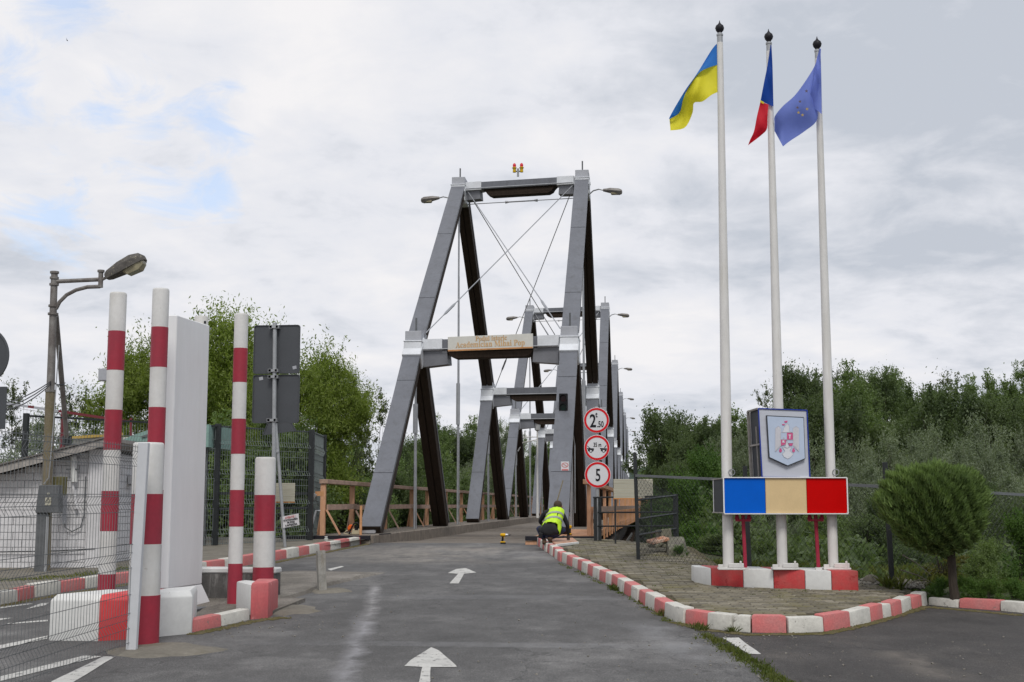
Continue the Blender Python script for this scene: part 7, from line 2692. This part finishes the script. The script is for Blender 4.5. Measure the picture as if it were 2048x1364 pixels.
for i, (px, py, y, key, w_) in enumerate(((2130, 760, 46, 'broad', 190), (2220, 750, 50, 'broad2', 200), (2320, 770, 52, 'broad', 220), (2150, 900, 32, 'silver', 200), (2250, 900, 34, 'silver', 220), (2360, 900, 36, 'silver', 220), (2130, 1010, 25, 'broad', 180), (2230, 1000, 28, 'broad2', 200))):
    place(px, py, y, key, ('tall dark green tree', 'tall mid green tree', 'tallest dark tree', 'silvery willow', 'large silvery willow', 'broad silvery willow', 'low dark bush', 'low mid green bush')[i] + (' just past the right edge', ' further past the right edge', ' furthest past the right edge', ' just past the right edge', ' further past the right edge', ' furthest past the right edge', ' just past the right edge', ' further past the right edge')[i], w_, group='wood continuing past the right edge of the view')
# near bush at the right edge, in front of the fence line
place(2035, 1030, 15.6, 'shrub', 'fresh green bush at the right edge behind the straight kerb', 120, name='bush', cat='bush', leaf='leaf_fresh')
place(1985, 1085, 15.0, 'shrub', 'low loose green bush between the juniper trunk and the right edge', 90, name='bush', cat='bush', leaf='leaf_mid')
for px, py, y, w_, lab in ((1885, 1158, 14.6, 50, 'left of the trunk'), (1935, 1156, 14.5, 60, 'right of the trunk'), (1975, 1160, 14.3, 50, 'behind the red kerb stone'), (2020, 1160, 14.3, 70, 'at the right edge')):
    place(px, py, y, 'shrub', 'low dark green plants under the clipped juniper, ' + lab, w_, name='low_plant', cat='plant', group='low plants at the foot of the clipped juniper', leaf='leaf_fresh')
place(1880, 1085, 15.9, 'sparse', 'yellowing twiggy shrub behind the juniper trunk', 110, name='shrub', cat='shrub', leaf='leaf_yellow')
place(1355, 1092, 20.0, 'shrub', 'small bright weed growing against the lichen covered block', 34, name='weed', cat='weed', leaf='leaf_fresh')


# clipped juniper ball on a trunk
def juniper():
    yb = 14.3
    base = at(1910, 1172, yb)
    root = thing('clipped_juniper', (base.x, yb, gz(yb) + .08), 'round clipped juniper on a short trunk behind the right kerb', 'shrub')
    r_ = np.random.default_rng(21)
    c = at(1863, 1020, yb)
    rx = 96 / FPX * yb
    rz = 80 / FPX * yb
    n = 85000
    d = r_.normal(size=(n, 3))
    d /= np.linalg.norm(d, axis=1)[:, None]
    rad = r_.random(n) ** .22
    lump = 1 + .05 * np.sin(d[:, 0] * 7 + 1) * np.cos(d[:, 2] * 6) + .04 * np.sin(d[:, 1] * 11 + d[:, 0] * 9) + .07 * np.sin(d[:, 0] * 19 + d[:, 2] * 13)
    # flatter, tufted underside; rounded box profile
    pz = np.sign(d[:, 2]) * np.abs(d[:, 2]) ** .62
    pxy = d[:, :2] / (np.linalg.norm(d[:, :2], axis=1)[:, None] + 1e-9) * (np.linalg.norm(d[:, :2], axis=1)[:, None] ** .80)
    taper = np.where(pz < 0, 1 + .30 * pz, 1.0)
    P = np.stack([c.x + rx * pxy[:, 0] * rad * lump * taper + .06 * np.minimum(pz, 0) * -1, yb + rx * pxy[:, 1] * rad * lump * taper, c.z + rz * pz * rad * lump], 1)
    dirs = d * .75 + r_.normal(size=(n, 3)) * .24
    dirs[:, 2] += .85
    dirs[:, 0] += .22
    dirs /= np.linalg.norm(dirs, axis=1)[:, None]
    L = r_.uniform(.035, .085, n)[:, None]
    W = r_.uniform(.005, .013, n)[:, None]
    s = np.cross(dirs, r_.normal(size=(n, 3)))
    s /= np.linalg.norm(s, axis=1)[:, None]
    org = np.array(root.location)
    P = P - org
    V = np.stack([P - s * W, P + s * W, P + dirs * L * .7 + s * W * .6, P + dirs * L], 1).reshape(-1, 3)
    me = bpy.data.meshes.new('crown')
    me.vertices.add(4 * n)
    me.vertices.foreach_set('co', V.ravel())
    me.loops.add(4 * n)
    me.loops.foreach_set('vertex_index', np.arange(4 * n, dtype=np.int32))
    me.polygons.add(n)
    me.polygons.foreach_set('loop_start', np.arange(0, 4 * n, 4, dtype=np.int32))
    me.polygons.foreach_set('loop_total', np.full(n, 4, dtype=np.int32))
    me.materials.append(M['leaf_juniper'])
    me.update(calc_edges=True)
    o = bpy.data.objects.new('crown', me)
    o.parent = root
    col.objects.link(o)
    b = MB().tube([(base.x, yb, gz(yb)), (base.x - .02, yb, gz(yb) + .25), (base.x - .03, yb, c.z - .2), (c.x + .1, yb, c.z + .1)], [.055, .045, .040, .03], 10)
    for k in range(14):
        a = k * 2.4
        e = Vector((c.x + rx * .7 * math.cos(a), yb + rx * .7 * math.sin(a), c.z + rz * (-.5 + .08 * k)))
        s0 = Vector((base.x - .03, yb, c.z - .35 + .02 * k))
        b.tube([s0, s0.lerp(e, .5) + Vector((0, 0, -.03)), e], [.022, .015, .006], 5)
    b.build('trunk', 'bark', root, smooth=True)


juniper()


# grass and weeds
def tufts(name, pts, label, n_per=26, h=(.04, .12), spread=.06, m='grass', seed=3, lift=.0):
    r_ = np.random.default_rng(seed)
    pts = np.array(pts)
    n = len(pts) * n_per
    base = np.repeat(pts, n_per, 0) + np.concatenate([r_.normal(size=(n, 2)) * spread, np.zeros((n, 1))], 1)
    d = np.concatenate([r_.normal(size=(n, 2)) * .45, np.ones((n, 1))], 1)
    d /= np.linalg.norm(d, axis=1)[:, None]
    H = r_.uniform(h[0], h[1], n)[:, None]
    W = r_.uniform(.002, .006, n)[:, None]
    s = np.cross(d, r_.normal(size=(n, 3)))
    s /= np.linalg.norm(s, axis=1)[:, None]
    bend = np.concatenate([r_.normal(size=(n, 2)) * .3, np.full((n, 1), -.12)], 1)
    V = np.stack([base - s * W, base + s * W, base + d * H * .6 + s * W * .8 + bend * H * .2, base + d * H + bend * H * .7], 1).reshape(-1, 3)
    me = bpy.data.meshes.new(name)
    me.vertices.add(4 * n)
    me.vertices.foreach_set('co', V.ravel())
    me.loops.add(4 * n)
    me.loops.foreach_set('vertex_index', np.arange(4 * n, dtype=np.int32))
    me.polygons.add(n)
    me.polygons.foreach_set('loop_start', np.arange(0, 4 * n, 4, dtype=np.int32))
    me.polygons.foreach_set('loop_total', np.full(n, 4, dtype=np.int32))
    me.materials.append(M[m])
    me.update(calc_edges=True)
    o = bpy.data.objects.new(name, me)
    col.objects.link(o)
    return tag(o, label, 'grass', kind='stuff')


def along(pxs, n, wob_, h=0.0):
    P = [Vector(g2(*p)) for p in pxs]
    seg = [(b - a).length for a, b in zip(P, P[1:])]
    out = []
    for _ in range(n):
        i = random.choices(range(len(seg)), seg)[0]
        p = P[i].lerp(P[i + 1], random.random())
        p = p + Vector((random.gauss(0, wob_), random.gauss(0, wob_)))
        out.append((p.x, p.y, gz(p.y) + h))
    return out


tufts('weeds', along([(1400, 1268), (1440, 1290), (1500, 1322), (1572, 1372), (1650, 1430)], 150, .035), 'green weeds in the joint between the roadway and the parking area', 22, (.015, .05), .03)
tufts('weeds', along([(1120, 1128), (1190, 1162), (1230, 1182), (1290, 1216), (1345, 1246), (1420, 1262)], 55, .02), 'small weeds along the foot of the right kerb', 18, (.01, .045), .02, seed=4)
tufts('weeds', [(G(px, py).x, G(px, py).y, G(px, py).z) for px, py in ((1228, 1176), (1224, 1180), (1233, 1182), (1322, 1232), (1395, 1258), (1462, 1266), (1405, 1262))], 'larger tufts of weed at the foot of the right kerb', 60, (.04, .10), .025, seed=5)
tufts('grass', along([(1800, 1165), (1860, 1185), (1950, 1190), (2060, 1200)], 260, .10, .09), 'grass growing on the verge under the clipped juniper', 22, (.05, .18), .06, seed=6)
tufts('grass', along([(1290, 1125), (1400, 1135), (1600, 1140), (1800, 1160), (1900, 1140)], 300, .25, .05), 'rough grass beyond the chain link fence', 20, (.03, .12), .10, seed=7)
tufts('grass', along([(0, 1178), (90, 1172), (170, 1166), (260, 1150)], 120, .12, .10), 'short dull grass on the strip in front of the hut', 16, (.01, .04), .06, seed=8)
tufts('grass', along([(1150, 1105), (1250, 1125), (1350, 1160), (1500, 1200), (1700, 1215)], 90, .5, .14), 'tiny tufts of grass in the joints of the paving', 8, (.008, .022), .03, seed=9)
tufts('weeds', [(G(px, py, .12).x, G(px, py, .12).y, G(px, py, .12).z) for px, py in ((1777, 1178), (1779, 1176), (1800, 1180))], 'upright weed beside the fence post near the rubble', 50, (.08, .22), .03, seed=10)

# rubble along the foot of the fence
r_ = random.Random(5)
rub = MB()
for k in range(420):
    px, py = r_.choice([(r_.uniform(1722, 1765), r_.uniform(1164, 1178)), (r_.uniform(1785, 1862), r_.uniform(1160, 1182)), (r_.uniform(1790, 1850), r_.uniform(1168, 1180))])
    p = G(px, py, .12)
    s = r_.uniform(.008, .03)
    rub.box(p + Vector((0, .35, s * .4)), (s * 2, s * 1.6, s), rot=(r_.random(), r_.random(), r_.random() * 3))
ro = rub.build('rubble', 'rubble')
tag(ro, 'pale gravel and rubble along the foot of the chain link fence', 'rubble', kind='stuff')
st_ = thing('stone', G(1750, 1172, .12), 'grey stone on the rubble right of the plinth', 'stone')
p = G(1750, 1170, .12) + Vector((0, .25, .05))
MB().lathe(p - Vector((0, 0, .06)), [(.09, 0), (.11, .04), (.07, .10), (.02, .12)], 7).build('stone_body', 'lichen', st_, bevel=.01)
for k, (a, b_) in enumerate((((1822, 1166), (1852, 1160)), ((1835, 1168), (1858, 1166)), ((1802, 1140), (1868, 1168)), ((1805, 1110), (1862, 1150)))):
    A_, B_ = at(a[0], a[1], 15.0), at(b_[0], b_[1], 15.2)
    o = MB().tube([A_, A_.lerp(B_, .5) + Vector((0, 0, .02)), B_], [.008, .007, .004], 5).build('dry_twig', 'grey_timber')
    tag(o, ('short pale twig on the rubble nearest the juniper trunk', 'short pale twig crossing another on the rubble', 'long bare twig slanting down left of the juniper trunk', 'long bare twig slanting highest under the juniper')[k], 'twig', 'dry twigs by the fence near the juniper')

# undergrowth covering the banks so that no bare earth shows between the bushes
def undergrowth(name, x0, x1, y0, y1, n, L, W, m, label, seed, hmax=1.2, cond=None):
    r2 = np.random.default_rng(seed)
    P = np.stack([r2.uniform(x0, x1, n), r2.uniform(y0, y1, n)], 1)
    d = seg_dist(P, PLATEAU)
    keep = d > .35
    if cond is not None:
        keep &= cond(P)
    P = P[keep]
    h = ground_h(P)
    bump = (np.sin(P[:, 0] * 1.3) * np.cos(P[:, 1] * 1.1) * .5 + .5) * hmax
    cen = np.column_stack([P, h + bump * r2.random(len(P)) ** .6])
    up = np.tile(np.array([[0, 0, .6]]), (len(P), 1))
    me = leaf_mesh(name, cen, up, L, W, m, r2, 0.0)
    o = bpy.data.objects.new(name, me)
    col.objects.link(o)
    tag(o, label, 'undergrowth', kind='stuff')


undergrowth('undergrowth', .5, 22, 15, 48, 90000, .14, .06, 'leaf_dark', 'dark undergrowth on the bank beyond the right hand fence', 31, 1.3, lambda P: P[:, 0] > .9 + (P[:, 1] - 20) * .05)
undergrowth('undergrowth', -22, -6.9, 26, 60, 50000, .14, .06, 'leaf_dark', 'dark undergrowth on the left bank behind the mesh fence', 32, 1.3)
undergrowth('undergrowth', -40, 60, 60, 150, 50000, .35, .18, 'leaf_dark', 'far undergrowth on the banks beyond the river', 33, 1.6, lambda P: (np.abs(P[:, 0] + 3.5) > 4) & (np.abs(P[:, 1] - .1 * P[:, 0] - 78) > 14))

# wooded ridge far away
hb = MB()
xs = np.linspace(-900, 1400, 60)
for i, x in enumerate(xs):
    y = 950
    h = 22 + 16 * math.sin(x * .004 + 1) + 9 * math.sin(x * .013) + 4 * math.sin(x * .05)
    for j, (dy, k) in enumerate(((-160, -.2), (-60, .55), (0, .9), (60, 1.0), (200, -.2))):
        hb.v.append((x, y + dy, -4 + h * k + random.uniform(-1.5, 1.5)))
for i in range(len(xs) - 1):
    for j in range(4):
        hb.f.append((i * 5 + j, i * 5 + j + 1, (i + 1) * 5 + j + 1, (i + 1) * 5 + j))
        hb.m.append(0)
hs = hb.build('hills', 'hill', smooth=True)
tag(hs, kind='structure')
